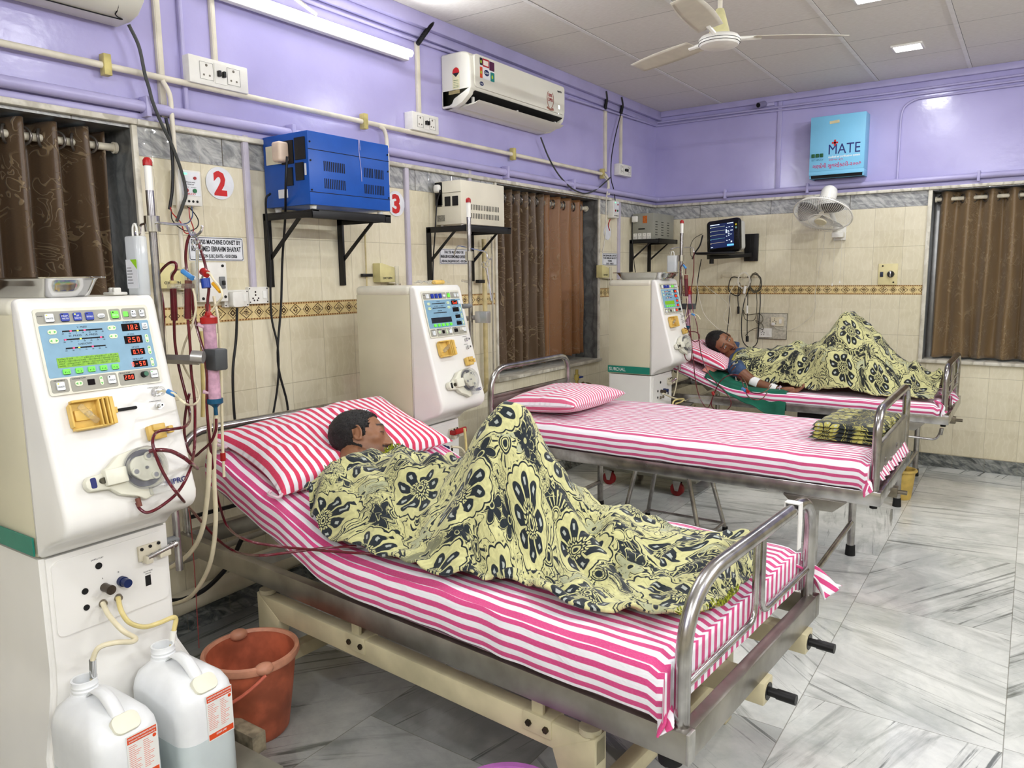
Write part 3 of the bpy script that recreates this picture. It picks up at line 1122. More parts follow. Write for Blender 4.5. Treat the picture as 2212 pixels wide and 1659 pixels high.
def mattress(spec, label, x0, x1, w0, w1, top, thick, fold, rise, m, seed, sag=0.012):
    loc, ang, L, w = spec
    root = thing('mattress', label, 'mattress', loc, (0, 0, ang))
    R = thick * 0.5
    seglen = 0.0
    def path(q):   # q in metres over the head end, the top and the foot end
        if q < 0: return x0, bed_z(x0, top, fold, rise), min(thick, -q)
        if q > x1 - x0: return x1, bed_z(x1, top, fold, rise), min(thick, q - (x1 - x0))
        return x0 + q, bed_z(x0 + q, top, fold, rise), 0.0
    Lq = x1 - x0 + 2 * thick
    Wq = w1 - w0 + 2 * thick
    def smooth_drop(d, inner):
        return d
    def fn(a, b):
        q = a * Lq - thick
        t = b * Wq - thick
        s, z, dq = path(q)
        tt = min(max(t, 0), w1 - w0)
        dt = max(0.0, -t, t - (w1 - w0))
        # rounded shoulders
        rr = 0.045
        def rnd(e, d):
            # e distance from the edge on top, d drop
            if d > 0:
                return (1 - min(1, d / rr)) ** 2 * rr * 0.30, 0.0
            if e < rr:
                return rr * 0.30, (1 - e / rr) ** 2 * rr * 0.55
            return 0.0, 0.0
        et = min(tt, (w1 - w0) - tt)
        ix, zx = rnd(et, dt)
        es = min(s - x0, x1 - s)
        iy, zy = rnd(es, dq)
        drop = min(thick, (dt * 0.9 + zx) + (dq * 0.9 + zy))
        y = w0 + tt
        bulge = math.sin(min(1, dt / thick) * PI) * 0.012 if dt > 0 else 0
        ysg = -1 if t < (w1 - w0) / 2 else 1
        y += ysg * (bulge - (rr * 0.30 - ix if et < rr and dt == 0 else 0) * 0.0)
        n1 = noise.noise(Vector((s * 3.1 + seed, y * 4.3, seed))) * 0.006
        n2 = noise.noise(Vector((s * 9 + seed, y * 12 + s * 5, 4 + seed))) * 0.0035
        wr = max(0.0, math.sin((s * 1.3 + y * 4.0 + seed) * 5.0 + 3 * noise.noise(Vector((s * 2, y * 2, seed))))) ** 4 * 0.004
        zz = z - drop - sag * math.sin(PI * min(1, max(0, tt / (w1 - w0)))) * (0.3 if dq else 1) * 0.4 + (n1 + n2 + wr) * (1 if drop < 0.01 else 0.6)
        if dt > 0: y += (n2 * 2.0)
        return (s, y, zz)
    bm = NB()
    surf(bm, fn, 96, 64, uvfn=lambda a, b, p: (a * Lq, b * Wq))
    o = obj('sheet', bm, m, root, ang=180)
    # underside
    bm = NB()
    n = 24
    prev = None
    for i in range(n + 1):
        s = x0 + 0.004 + (x1 - x0 - 0.008) * i / n
        z = bed_z(s, top, fold, rise) - thick * 0.93
        a, b_ = bm.verts.new((s, w0 + 0.004, z)), bm.verts.new((s, w1 - 0.004, z))
        if prev: bm.faces.new([prev[0], prev[1], b_, a])
        prev = (a, b_)
    obj('mattress_core', bm, mat('mattress_cover', (196, 160, 170), 0.8, mottle=0.1), root)
    return root, fn


FOLD1, RISE1, TOP1 = 0.98, 0.335, 0.645
mt1, mf1 = mattress(BED1, 'mattress of the nearest bed in a magenta and white striped sheet, head end raised', 0.29, 2.14, -0.005, 0.905, TOP1, 0.14, FOLD1, RISE1, SHEET1, 1.0)
mt2, mf2 = mattress(BED2, 'flat mattress of the empty middle bed in a pink and white striped sheet', 0.05, 1.96, -0.015, 0.885, 0.725, 0.125, -1.0, 0.0, SHEET2, 5.0)
TOP3 = 0.675
mt3, mf3 = mattress(BED3, 'mattress of the farthest bed in pink stripes, under the man who is awake', 0.07, 1.96, -0.005, 0.885, TOP3, 0.072, 0.70, 0.38, SHEET2, 9.0)


def cloth_tuft(parent, pts, wdt, m, name='sheet_corner'):
    """hanging corner of a sheet: a folded ribbon of cloth"""
    bm = NB()
    P = smooth_path(pts, 5)
    n = len(P) - 1
    def fn(a, b):
        i = min(n - 1, int(a * n)); f = a * n - i
        p = P[i].lerp(P[i + 1], f)
        wv = math.sin(b * 9 + a * 4) * 0.014
        return (p.x + wv, p.y + (b - 0.5) * wdt * (0.6 + 0.6 * a) , p.z + 0.6 * wv - 0.02 * abs(b - 0.5))
    surf(bm, fn, 20, 18)
    return solidify(obj(name, bm, m, parent, ang=180), 0.004)


cloth_tuft(mt1, [(2.10, 0.86, 0.62), (2.16, 0.93, 0.575), (2.20, 0.965, 0.53), (2.225, 0.985, 0.50)], 0.10, SHEET1)
cloth_tuft(mt1, [(2.10, 0.05, 0.56), (2.135, 0.015, 0.525), (2.15, 0.0, 0.505)], 0.05, SHEET1)
cloth_tuft(mt2, [(1.92, 0.02, 0.66), (1.955, -0.005, 0.64), (1.97, -0.02, 0.605)], 0.06, SHEET2)
bm = NB()
def fl2(a, b):
    y = 0.06 + b * 0.80
    wv = math.sin(b * 40) * 0.006
    return (1.955 + 0.05 * a + wv, y, 0.70 - 0.075 * a * (0.55 + 0.6 * b) - 0.02 * a)
surf(bm, fl2, 8, 60)
solidify(obj('sheet_overhang', bm, SHEET2, mt2, ang=180), 0.003)
cloth_tuft(mt3, [(1.93, 0.35, 0.71), (1.985, 0.38, 0.70), (2.02, 0.38, 0.66)], 0.22, SHEET2)
cloth_tuft(mt3, [(1.93, 0.05, 0.70), (1.975, 0.03, 0.67), (1.985, 0.03, 0.625)], 0.10, SHEET2)


# ================================================================== PILLOWS
def pillow(label, loc, eul, lx, ly, h, m, seed=0.0, dents=(), uvrot=0, ties=(), group=None):
    root = thing('pillow', label, 'pillow', loc, eul, group)
    def prof(a, b, sg):
        u, v = a * 2 - 1, b * 2 - 1
        e = (1 - abs(u) ** 2.6) * (1 - abs(v) ** 2.6)
        hh = max(0.0, e) ** 0.42
        pin = 1 - 0.10 * (1 - abs(u) ** 2) * abs(v) ** 2 - 0.0
        pin2 = 1 - 0.09 * (1 - abs(v) ** 2) * abs(u) ** 2
        x, y = u * lx / 2 * pin2, v * ly / 2 * pin
        z = sg * h / 2 * hh
        if sg > 0:
            for dx, dy, rr, dd in dents:
                z -= dd * math.exp(-((x - dx) ** 2 + (y - dy) ** 2) / rr ** 2) * hh
            z += noise.noise(Vector((x * 9 + seed, y * 9, seed))) * 0.012 * hh
            z += max(0, math.sin((x * 1.6 - y) * 22 + 4 * noise.noise(Vector((x * 4, y * 4, seed))))) ** 3 * 0.006 * hh
        else:
            z *= 0.8
        return (x, y, z)
    uvf = (lambda a, b, p: (p.x, b * ly)) if uvrot == 0 else (lambda a, b, p: (p.y, a * lx))
    bm = NB()
    surf(bm, lambda a, b: prof(a, b, 1), 44, 44, uvf)
    t = NB()
    surf(t, lambda a, b: prof(a, b, -1), 30, 30, uvf)
    bmesh.ops.reverse_faces(t, faces=t.faces)
    merge(bm, t)
    bmesh.ops.remove_doubles(bm, verts=bm.verts, dist=0.0015)
    o = obj('pillowcase', bm, m, root, ang=180)
    for pts in ties:
        bm = NB(); tube(bm, pts, 0.006, 6, 4); obj('tie', bm, mat('pale_cotton_tie', (226, 196, 206), 0.8, mottle=0.1), root)
    return root


a1 = math.atan(RISE1)
def on1(s, t, off):   # point above the mattress of bed 1, in the bed's frame -> world
    z = bed_z(s, TOP1, FOLD1, RISE1) + off
    return Matrix.Rotation(BEDA, 4, 'Z') @ Vector((s, t, z)) + Vector(BED1[0])
pw = on1(0.48, 0.44, 0.048)
pillow('crimson and white striped pillow under the sleeping patient on the nearest bed', pw,
       (Matrix.Rotation(BEDA, 4, 'Z') @ Matrix.Rotation(math.atan(RISE1), 4, 'Y') @ Matrix.Rotation(rad(3), 4, 'X')).to_euler(), 0.47, 0.84, 0.15, PILLOW1, 1.0,
       dents=((0.16, -0.02, 0.15, 0.03),), uvrot=0,
       ties=([(0.22, -0.40, 0.0), (0.235, -0.43, 0.0), (0.21, -0.45, 0.005), (0.19, -0.43, 0.0)], [(-0.2, -0.40, 0.0), (-0.15, -0.44, 0.02), (-0.11, -0.42, 0.02), (-0.16, -0.40, 0.0)]))
pillow('pink and white striped pillow on the empty middle bed', (0.70, -2.78, 0.785), (rad(-2), rad(-3), rad(4)), 0.46, 0.70, 0.155, PILLOW2, 3.0, uvrot=0,
       ties=([(-0.10, -0.35, 0.0), (-0.14, -0.39, -0.01), (-0.2, -0.37, 0.0), (-0.22, -0.38, -0.02)],))
pillow('red and white striped pillow beneath the head of the patient who is awake', (0.89, -0.90, 0.872), (rad(-2), rad(20), rad(0)), 0.44, 0.66, 0.15, PILLOW3, 6.0,
       dents=((0.06, 0.0, 0.14, 0.04),), uvrot=0)


# ================================================================== BLANKETS
def drape(base, caps, s, t):
    """soft union of capsule-shaped bodies under a cloth"""
    z = base(s, t)
    acc = 0.0
    K = 26.0
    best = z
    vals = [z]
    for (a, b, r0, r1, slope) in caps:
        a, b = Vector(a), Vector(b)
        d = Vector((b.x - a.x, b.y - a.y))
        L2 = d.length_squared
        q = 0 if L2 == 0 else max(0, min(1, ((s - a.x) * d.x + (t - a.y) * d.y) / L2))
        cx, cy, cz = a.x + (b.x - a.x) * q, a.y + (b.y - a.y) * q, a.z + (b.z - a.z) * q
        r = r0 + (r1 - r0) * q
        dist = math.hypot(s - cx, t - cy)
        if dist < r * 0.8: h = cz + math.sqrt(max(0, r * r - dist * dist))
        else: h = cz + 0.6 * r - (dist - 0.8 * r) * slope
        vals.append(h)
    m = max(vals)
    return m + math.log(sum(math.exp(K * (v - m)) for v in vals)) / K


def blanket(name, label, spec, near, far, caps, base, m, seed, nu=150, nv=110, wrinkle=1.0, folds=(), thick=0.007, fringe=None, edge_lift=0.012):
    loc, ang, L, w = spec
    root = thing(name, label, 'blanket', loc, (0, 0, ang))
    def lerpP(P, a):
        n = len(P) - 1
        i = min(n - 1, int(a * n)); f = a * n - i
        f = f
        p0 = P[max(i - 1, 0)]; p1 = P[i]; p2 = P[i + 1]; p3 = P[min(i + 2, n)]
        def cr(k):
            return 0.5 * (2 * p1[k] + (p2[k] - p0[k]) * f + (2 * p0[k] - 5 * p1[k] + 4 * p2[k] - p3[k]) * f * f + (3 * p1[k] - p0[k] - 3 * p2[k] + p3[k]) * f ** 3)
        return cr(0), cr(1)
    def fn(a, b):
        n_ = lerpP(near, a); f_ = lerpP(far, a)
        s = n_[0] + (f_[0] - n_[0]) * b
        t = n_[1] + (f_[1] - n_[1]) * b
        eb = min(b, 1 - b)
        ea = min(a, 1 - a)
        jag = 0.010 * noise.noise(Vector((s * 14, t * 14, seed + 3)))
        s += jag * 0.6; t += jag
        z = drape(base, caps, s, t)
        h = z - base(s, t)
        k = max(0.0, min(1.0, (eb if a > 0.05 else 1.0) / 0.10)); k = k * k * (3 - 2 * k)
        z = base(s, t) + h * (0.12 + 0.88 * k)
        e = min(1, min(eb, ea) * 14)
        wr = noise.noise(Vector((s * 6 + seed, t * 6, seed))) * 0.018 + noise.noise(Vector((s * 15 + seed, t * 15, seed))) * 0.007
        rg = 1 - abs(noise.noise(Vector((s * 4.5 + seed, t * 3.5 + s * 2, seed + 9)))) * 2
        wr += (max(0, rg - 0.55) * 0.075 - 0.010) * min(1, h * 6 + 0.35)
        rg = 1 - abs(noise.noise(Vector((s * 9 - t * 5, t * 7 + seed, seed + 5)))) * 2
        wr += max(0, rg - 0.6) * 0.035
        for (fs, ft, fd, freq, amp, rad_) in folds:
            dx, dy = s - fs, t - ft
            g = math.exp(-(dx * dx + dy * dy) / rad_ ** 2)
            ph = (dx * math.cos(fd) + dy * math.sin(fd)) * freq
            wr += amp * g * (abs(math.sin(ph + 2.0 * noise.noise(Vector((s * 3, t * 3, seed)))))- 0.3)
        z += wr * wrinkle
        z = max(z, base(s, t) + 0.006)
        z += edge_lift * (1 - e) + 0.016 * math.exp(-((b - 0.035) / 0.03) ** 2) * (0.4 + abs(noise.noise(Vector((s * 5, 0, seed)))) * 2)
        return (s, t, z)
    bm = NB()
    surf(bm, fn, nu, nv)
    o = obj('cloth', bm, m, root, ang=180)
    solidify(o, thick, 1.0)
    if fringe:
        bm = NB()
        rn = random.Random(5)
        for (a0, b0, a1_, b1_, n) in fringe:
            for k in range(n):
                q = k / max(1, n - 1)
                p = Vector(fn(a0 + (a1_ - a0) * q, b0 + (b1_ - b0) * q))
                for _ in range(2):
                    d = Vector((rn.uniform(-1, 0.2) * 0.012, rn.uniform(-1, 1) * 0.011, rn.uniform(0.0, 1) * 0.014 + 0.004))
                    cyl(bm, p, p + d, 0.0028, 0.0016, n=5)
            obj('fringe', bm, mat('yellow_green_fringe', (160, 168, 40), 0.9, mottle=0.5, mscale=120), root); bm = NB()
        bm.free()
    return root, fn


def base1(s, t):
    if s < 2.14 and -0.0 < t < 0.905: return bed_z(s, TOP1, FOLD1, RISE1) + 0.004
    d = max(s - 2.14, -t, t - 0.905)
    return bed_z(s, TOP1, FOLD1, RISE1) + 0.004 - min(0.03, d)


caps1 = [((0.92, 0.22, 0.775), (1.26, 0.36, 0.74), 0.115, 0.13, 0.9),      # trunk
         ((0.86, 0.40, 0.79), (0.98, 0.50, 0.75), 0.055, 0.06, 0.8),      # far shoulder and arm
         ((0.98, 0.50, 0.76), (1.22, 0.56, 0.72), 0.06, 0.05, 0.8),
         ((0.86, 0.10, 0.77), (1.12, 0.13, 0.70), 0.055, 0.05, 1.2),      # near arm
         ((1.26, 0.36, 0.78), (1.415, 0.36, 1.00), 0.09, 0.062, 1.55),   # thigh
         ((1.415, 0.36, 1.00), (1.60, 0.42, 0.72), 0.062, 0.06, 1.65),   # shin
         ((1.60, 0.42, 0.70), (1.78, 0.50, 0.68), 0.06, 0.05, 0.8),      # foot
         ((1.30, 0.50, 0.73), (1.66, 0.58, 0.675), 0.09, 0.058, 0.9),      # other leg lying
         ((1.66, 0.58, 0.675), (1.96, 0.56, 0.668), 0.056, 0.05, 0.6)]
near1 = [(0.76, 0.07), (0.86, 0.03), (0.97, 0.0), (1.10, 0.005), (1.22, 0.01), (1.33, 0.01), (1.45, 0.03), (1.56, 0.075), (1.66, 0.11), (1.76, 0.08), (1.86, 0.085), (1.95, 0.11), (2.03, 0.15), (2.10, 0.22), (2.14, 0.28)]
far1 = [(0.845, 0.37), (0.86, 0.47), (0.92, 0.57), (1.02, 0.66), (1.14, 0.73), (1.25, 0.76), (1.36, 0.76), (1.45, 0.73), (1.55, 0.66), (1.64, 0.66), (1.72, 0.76), (1.82, 0.78), (1.91, 0.81), (2.0, 0.86), (2.13, 0.60)]
bl1, blf1 = blanket('blanket', 'yellow and dark peacock-pattern blanket over the sleeping patient on the nearest bed', BED1, near1, far1, caps1, base1, BLK1, 3.0,
                    folds=((1.1, 0.15, 1.2, 34, 0.028, 0.22), (1.75, 0.26, 1.3, 30, 0.035, 0.2), (1.5, 0.10, 0.9, 26, 0.04, 0.2), (1.95, 0.4, 1.0, 22, 0.015, 0.2), (0.95, 0.4, 0.5, 36, 0.02, 0.16)),
                    fringe=((0.0, 0.25, 0.0, 1.0, 60), (0.0, 1.0, 0.10, 1.0, 30), (0.9, 0.0, 1.0, 0.0, 16), (1.0, 0.0, 1.0, 0.4, 22)))


# ================================================================== DIALYSIS MACHINES
MWHITE = mat('white_moulded_plastic', (236, 234, 228), 0.3, coat=0.2, mottle=0.02, mscale=4)
MCREAM = mat('cream_sheet_metal', (216, 210, 182), 0.4, mottle=0.04, mscale=3)
MGREY = mat('panel_grey', (160, 158, 146), 0.45, mottle=0.04)
MBEZ = mat('panel_bezel', (222, 220, 204), 0.4, mottle=0.03)
MBLUE = mat('panel_blue', (128, 168, 192), 0.4, mottle=0.04)
BTNW = mat('button_white', (226, 230, 232), 0.35, mottle=0.03)
BTNB = mat('button_blue', (16, 48, 160), 0.35, mottle=0.06)
BTNG = mat('button_green_lit', (110, 210, 70), 0.4, emit=(90, 210, 60), es=0.35)
BTNL = mat('button_pale', (222, 228, 200), 0.4, mottle=0.04)
ARROW = mat('arrow_green', (104, 200, 96), 0.5, mottle=0.05)
INK = mat('black_print', (24, 26, 32), 0.6, mottle=0.1)
INKB = mat('navy_print', (24, 34, 110), 0.5, mottle=0.1)
LEDR = mat('led_red_lit', (255, 70, 40), 0.4, emit=(255, 62, 30), es=3.0)
LEDM = mat('led_magenta_lit', (255, 40, 90), 0.4, emit=(255, 30, 80), es=2.0)
LEDY = mat('led_yellow_lit', (230, 240, 60), 0.4, emit=(220, 240, 40), es=1.6)
LCDG = nmat('lcd_green_lit', lambda b: {'Base Color': (lambda c: c)(mixc(((sep(coords('Object'))[1] * 520).sin() * (sep(coords('Object'))[2] * 340).sin()).step(0.1, 0.5), (112, 160, 8), (92, 140, 6))), 'Roughness': 0.4,
                                         'Emission Color': mixc(0.0, (110, 170, 10), (0, 0, 0)), 'Emission Strength': 0.35})
LCDD = mat('lcd_dark', (32, 36, 48), 0.5, spec=0.2, mottle=0.2)
DISP = mat('display_window', (16, 8, 10), 0.6, spec=0.15, mottle=0.1)
YEL = mat('amber_plastic', (226, 188, 98), 0.4, mottle=0.08)
CLEARP = mat('clear_acrylic', (238, 240, 238), 0.08, trans=0.92, ior=1.3, alpha=0.55)
TEAL = mat('teal_stripe', (24, 128, 108), 0.4, mottle=0.03)
CHROME = mat('chrome', (214, 214, 214), 0.12, 1.0)
LETW = mat('white_lettering', (236, 238, 236), 0.5, mottle=0.02)
SEG = {'0': 'abcdef', '1': 'bc', '2': 'abged', '3': 'abgcd', '4': 'fgbc', '5': 'afgcd', '6': 'afgedc', '7': 'abc', '8': 'abcdefg', '9': 'abcfgd', '-': 'g', 'E': 'afged', 'n': 'egc', 'd': 'bcdeg', ' ': '', 'J': 'bcda'}


def seg7(bm, M, txt, x, y, h, z, pitch):
    """seven-segment digits"""
    w = h * 0.52; t = h * 0.13
    for ch in txt:
        if ch == '.':
            plate(bm, M, x - pitch * 0.18, y, x - pitch * 0.18 + t, y + t, z, z + 0.0004)
            continue
        R = {'a': (0, h - t, w, h), 'b': (w - t, h / 2, w, h), 'c': (w - t, 0, w, h / 2), 'd': (0, 0, w, t), 'e': (0, 0, t, h / 2), 'f': (0, h / 2, t, h), 'g': (0, h / 2 - t / 2, w, h / 2 + t / 2)}
        for s in SEG.get(ch, ''):
            a, b_, c, d = R[s]
            g = t * 0.15
            plate(bm, M, x + a + g, y + b_ + g, x + c - g, y + d - g, z, z + 0.0004)
        x += pitch


MW = 0.346


def machine(x, y, a, label, mode):
    """mode: 'run' lit displays, 'idle' dark displays, 'far' like run with less lettering"""
    r = thing('dialysis_machine', label, 'dialysis machine', (x, y, 0), (0, 0, rad(a)))
    full = mode == 'run'
    # --- cabinet
    bm = NB(); bx(bm, 0.0, 0.32, 0.0, MW, 0.80, 1.415, 0.006)
    cab = obj('cabinet', bm, MCREAM, r)
    bm = NB(); bx(bm, -0.004, 0.322, -0.004, MW + 0.004, 1.405, 1.453, 0.022, 4); obj('top_lid', bm, mat('cream_lid', (226, 222, 204), 0.35, mottle=0.03), r)
    bm = NB()
    Fs = frame((0, -0.0045, 0.807), (1, 0, 0), (0, 0, 1))
    plate(bm, Fs, 0.0, 0, 0.322, 0.048, 0, 0.004); obj('teal_stripe', bm, TEAL, cab)
    bm = NB(); text_bm(bm, Fs, 'SURDIAL', 0.075, 0.013, 0.024, 0.13, z=0.0045); obj('lettering', bm, LETW, cab)
    # --- front shell
    bm = NB()
    prof = [(0.318, 0.80), (0.318, 1.453), (0.345, 1.453), (0.358, 1.446), (0.364, 1.425), (0.385, 1.33), (0.41, 1.227), (0.45, 1.075), (0.484, 0.95), (0.492, 0.922), (0.489, 0.898), (0.474, 0.876), (0.445, 0.862), (0.41, 0.850), (0.37, 0.832), (0.346, 0.812), (0.338, 0.80)]
    prism(bm, prof, -0.002, MW + 0.002, 'y', 0.014, seg=4)
    sh = obj('front_shell', bm, MWHITE, r, ang=55)
    # --- lower cabinet
    bm = NB()
    rows = [(0.795, 0, 0, 0.334), (0.50, 0, 0, 0.334), (0.44, 0.005, 0.0, 0.338), (0.30, 0.055, 0.0, 0.395), (0.16, 0.065, 0.0, 0.43)]
    t = NB(); prev = None
    for (z, e, d0, d1) in rows:
        q = [t.verts.new(p) for p in ((d0, -e, z), (d1, -e, z), (d1, MW + e, z), (d0, MW + e, z))]
        if prev:
            for i in range(4): t.faces.new([prev[i], prev[(i + 1) % 4], q[(i + 1) % 4], q[i]])
        else: t.faces.new(q)
        prev = q
    t.faces.new(list(reversed(prev)))
    bmesh.ops.recalc_face_normals(t, faces=t.faces)
    bmesh.ops.bevel(t, geom=[e for e in t.edges if abs(e.verts[0].co.z - e.verts[1].co.z) > 0.02], offset=0.012, segments=3, affect='EDGES')
    merge(bm, t)
    low = obj('lower_cabinet', bm, MWHITE, r)
    Fl = frame((0.334, 0, 0), (0, 1, 0), (0, 0, 1))
    bm = NB(); plate(bm, Fl, 0.022, 0.578, MW - 0.016, 0.782, 0, 0.004, 0.018); obj('port_panel', bm, MWHITE, low)
    bm = NB(); bx(bm, -0.02, 0.43, -0.06, MW + 0.06, 0.105, 0.16, 0.006); bx(bm, 0.40, 0.70, -0.07, MW + 0.07, 0.105, 0.125, 0.004)
    ba = obj('base_tray', bm, mat('grey_base', (128, 126, 112), 0.5, mottle=0.15, mscale=8), r)
    for cx_, cy_ in ((0.04, -0.05), (0.04, MW + 0.05), (0.56, -0.05), (0.56, MW + 0.05)):
        bm = NB()
        cyl(bm, (cx_, cy_ - 0.014, 0.046), (cx_, cy_ + 0.014, 0.046), 0.046, n=22)
        w_ = obj('castor', bm, mat('red_castor_wheel', (140, 22, 26), 0.45, mottle=0.2), r)
        bm = NB()
        for sg in (-1, 1): prism(bm, [(cx_ - 0.03, 0.105), (cx_ + 0.03, 0.105), (cx_ + 0.012, 0.035), (cx_ - 0.012, 0.035)], cy_ + sg * 0.017, cy_ + sg * 0.020, 'y')
        obj('fork', bm, STEEL, w_)
    # --- control panel
    Fp = frame((0.360 + 0.004, 0.026, 0), (0, 1, 0), (0.0 - 0.0485, 0, 0.2)) 
    Fp = frame((0.413, 0.026, 1.222), (0, 1, 0), (-0.0485, 0, 0.205))
    bm = NB(); plate(bm, Fp, 0, 0 - 0.004, 0.289, 0.211, 0.0, 0.0035, 0.008)
    pn = obj('control_panel', bm, MBEZ, r)
    def P(name, m, rects, z0=0.0035, z1=0.0042, rr=0.004):
        bm = NB()
        for q in rects: plate(bm, Fp, q[0], q[1], q[2], q[3], z0, z1, rr)
        return obj(name, bm, m, pn)
    for q in ((0.006, 0.173, 0.178, 0.203), (0.182, 0.173, 0.212, 0.203), (0.216, 0.173, 0.282, 0.203), (0.006, 0.002, 0.047, 0.035), (0.052, 0.0, 0.168, 0.036), (0.173, 0.0, 0.282, 0.036)):
        P('grey_field', MGREY, [q], rr=0.005)
    P('blue_field', MBLUE, [(0.006, 0.039, 0.283, 0.169)], rr=0.004)
    def button(q, m, z=0.0085, rr=0.0025, txt=None, tm=INK, led=None):
        bm = NB(); plate(bm, Fp, q[0] + 0.0012, q[1] - 0.0012, q[2] + 0.0012, q[3] - 0.0012, 0.0042, 0.0046, rr); obj('painted_button_shadow', bm, DARKS, pn) if full else bm.free()  # offset dark plate draws the button's drop shadow
        bm = NB(); plate(bm, Fp, *q, 0.0046, z, rr); o = obj('button', bm, m, pn)
        if txt and full:
            bm = NB()
            L = txt.split('\n')
            hh = min(0.0042, (q[3] - q[1]) / (len(L) + 2.2))
            for i, s in enumerate(L):
                text_bm(bm, Fp, s, (q[0] + q[2]) / 2, (q[1] + q[3]) / 2 - hh * 0.9 + (len(L) - 1 - i) * hh * 1.5 - (len(L) - 1) * hh * 0.5, hh, min((q[2] - q[0]) * 0.82, hh * 0.85 * len(s)), z=z, ext=0.0003)
            obj('lettering', bm, tm, pn)
        if led:
            bm = NB(); plate(bm, Fp, q[0] + 0.002, q[3] - 0.0055, q[0] + 0.0055, q[3] - 0.002, z, z + 0.0004, 0.0017); obj('indicator', bm, led, pn)
    on = mode != 'idle'
    button((0.024, 0.177, 0.044, 0.197), BTNW, txt='DIALYSIS', led=LEDY if on else DARKS)
    button((0.0606, 0.177, 0.080, 0.197), BTNB, txt='PREP.\nWASH. SOLN.', tm=LETW, led=DARKS)
    button((0.0910, 0.177, 0.1103, 0.197), BTNB, txt='UF\nDIALYSIS', tm=LETW, led=LEDY if on else DARKS)
    button((0.1209, 0.177, 0.140, 0.197), BTNB, txt='BYPASS', tm=LETW, led=DARKS)
    button((0.1503, 0.181, 0.1687, 0.1915), BTNW, rr=0.005, txt='DRAIN')
    button((0.187, 0.178, 0.205, 0.197), BTNG, txt='DATA', tm=LETW, led=DARKS)
    button((0.2188, 0.181, 0.2325, 0.195), BTNG if on else MGREY, z=0.005)
    button((0.2393, 0.179, 0.2517, 0.1963), BTNW, txt='MUTE', led=DARKS)
    button((0.2625, 0.1785, 0.275, 0.197), BTNW, txt='RESET', led=DARKS)
    button((0.2625, 0.144, 0.2765, 0.161), BTNW, txt='UF\nRESET')
    button((0.0176, 0.0075, 0.0361, 0.0275), BTNW, txt='ON/OFF', led=LEDY if on else DARKS)
    button((0.143, 0.0091, 0.162, 0.0300), BTNW, txt='ON/OFF', led=DARKS)
    button((0.2578, 0.0108, 0.2772, 0.0305), BTNW, txt='ON/OFF', led=ARROW)
    for k in range(5):
        x0 = 0.039 + 0.0302 * k
        button((x0, 0.045, x0 + 0.017, 0.058), BTNG, txt='F-%d' % (k + 1))
    for q in ((0.0233, 0.146, 0.0449, 0.158), (0.0229, 0.1236, 0.0449, 0.1365), (0.170, 0.147, 0.192, 0.159), (0.170, 0.125, 0.192, 0.137), (0.0617, 0.013, 0.0803, 0.026)):
        o = P('rocker_key', BTNL, [q], 0.0042, 0.006, 0.006)
        bm = NB(); ym = (q[1] + q[3]) / 2; h = 0.0032
        for (a0, s) in ((q[0] + 0.0035, -1), (q[2] - 0.0035, 1)):
            prism(bm, [(a0 + s * 0.002, ym), (a0 - s * 0.0035, ym + h), (a0 - s * 0.0035, ym - h)], 0.006, 0.0064, 'z', 0, Fp)
        obj('arrow', bm, ARROW, pn)
    for q in ((0.2648, 0.107, 0.2738, 0.130), (0.2654, 0.075, 0.2744, 0.0982), (0.266, 0.0415, 0.2745, 0.0654), (0.1225, 0.0085, 0.1312, 0.0316)):
        P('rocker_key', BTNL, [q], 0.0042, 0.006, 0.0044)
        bm = NB(); xm = (q[0] + q[2]) / 2; h = 0.0032
        for (a0, s) in ((q[3] - 0.0035, 1), (q[1] + 0.0035, -1)):
            prism(bm, [(xm, a0 + s * 0.002), (xm - h, a0 - s * 0.0035), (xm + h, a0 - s * 0.0035)], 0.006, 0.0064, 'z', 0, Fp)
        obj('arrow', bm, ARROW, pn)
    # bar meters
    for (x0, x1, yy, name, leds) in ((0.058, 0.1565, 0.152, 'V. PRESS', ((0.078, LEDM), (0.095, LEDY), (0.112, LEDM))), (0.058, 0.1563, 0.131, '  D. PRESS    A. PRESS', ((0.061, LEDM), (0.098, LEDY), (0.149, LEDM))), (0.058, 0.1563, 0.109, 'CONDUCTIVITY', ((0.077, LEDM), (0.090, LEDY), (0.1235, LEDM)))):
        P('bar_meter', DARKS, [(x0, yy - 0.0017, x1, yy + 0.0017)], 0.0042, 0.0047, 0.0)
        if on:
            for lx, m in leds:
                bm = NB(); plate(bm, Fp, lx - 0.0022, yy - 0.0016, lx + 0.0022, yy + 0.0016, 0.0047, 0.0052, 0.0008); obj('indicator', bm, m, pn)
        bm = NB()
        for k in range(7):
            xx = x0 + (x1 - x0) * k / 6
            plate(bm, Fp, xx - 0.0003, yy - 0.0035, xx + 0.0003, yy - 0.0017, 0.0042, 0.0046)
            if full: text_bm(bm, Fp, ('-200', '-100', '0', '100', '200', '300', '400')[k], xx, yy - 0.0072, 0.0024, z=0.0042, ext=0.0003)
        text_bm(bm, Fp, name.strip(), 0.107, yy + 0.0065, 0.0046, 0.0245 if name[0] == 'V' else (0.070 if 'A.' in name else 0.034), z=0.0042, ext=0.0003)
        obj('lettering', bm, INK, pn)
    # LCD
    P('lcd', LCDG if on else LCDD, [(0.031, 0.062, 0.1843, 0.087)], 0.0042, 0.0048, 0.001)
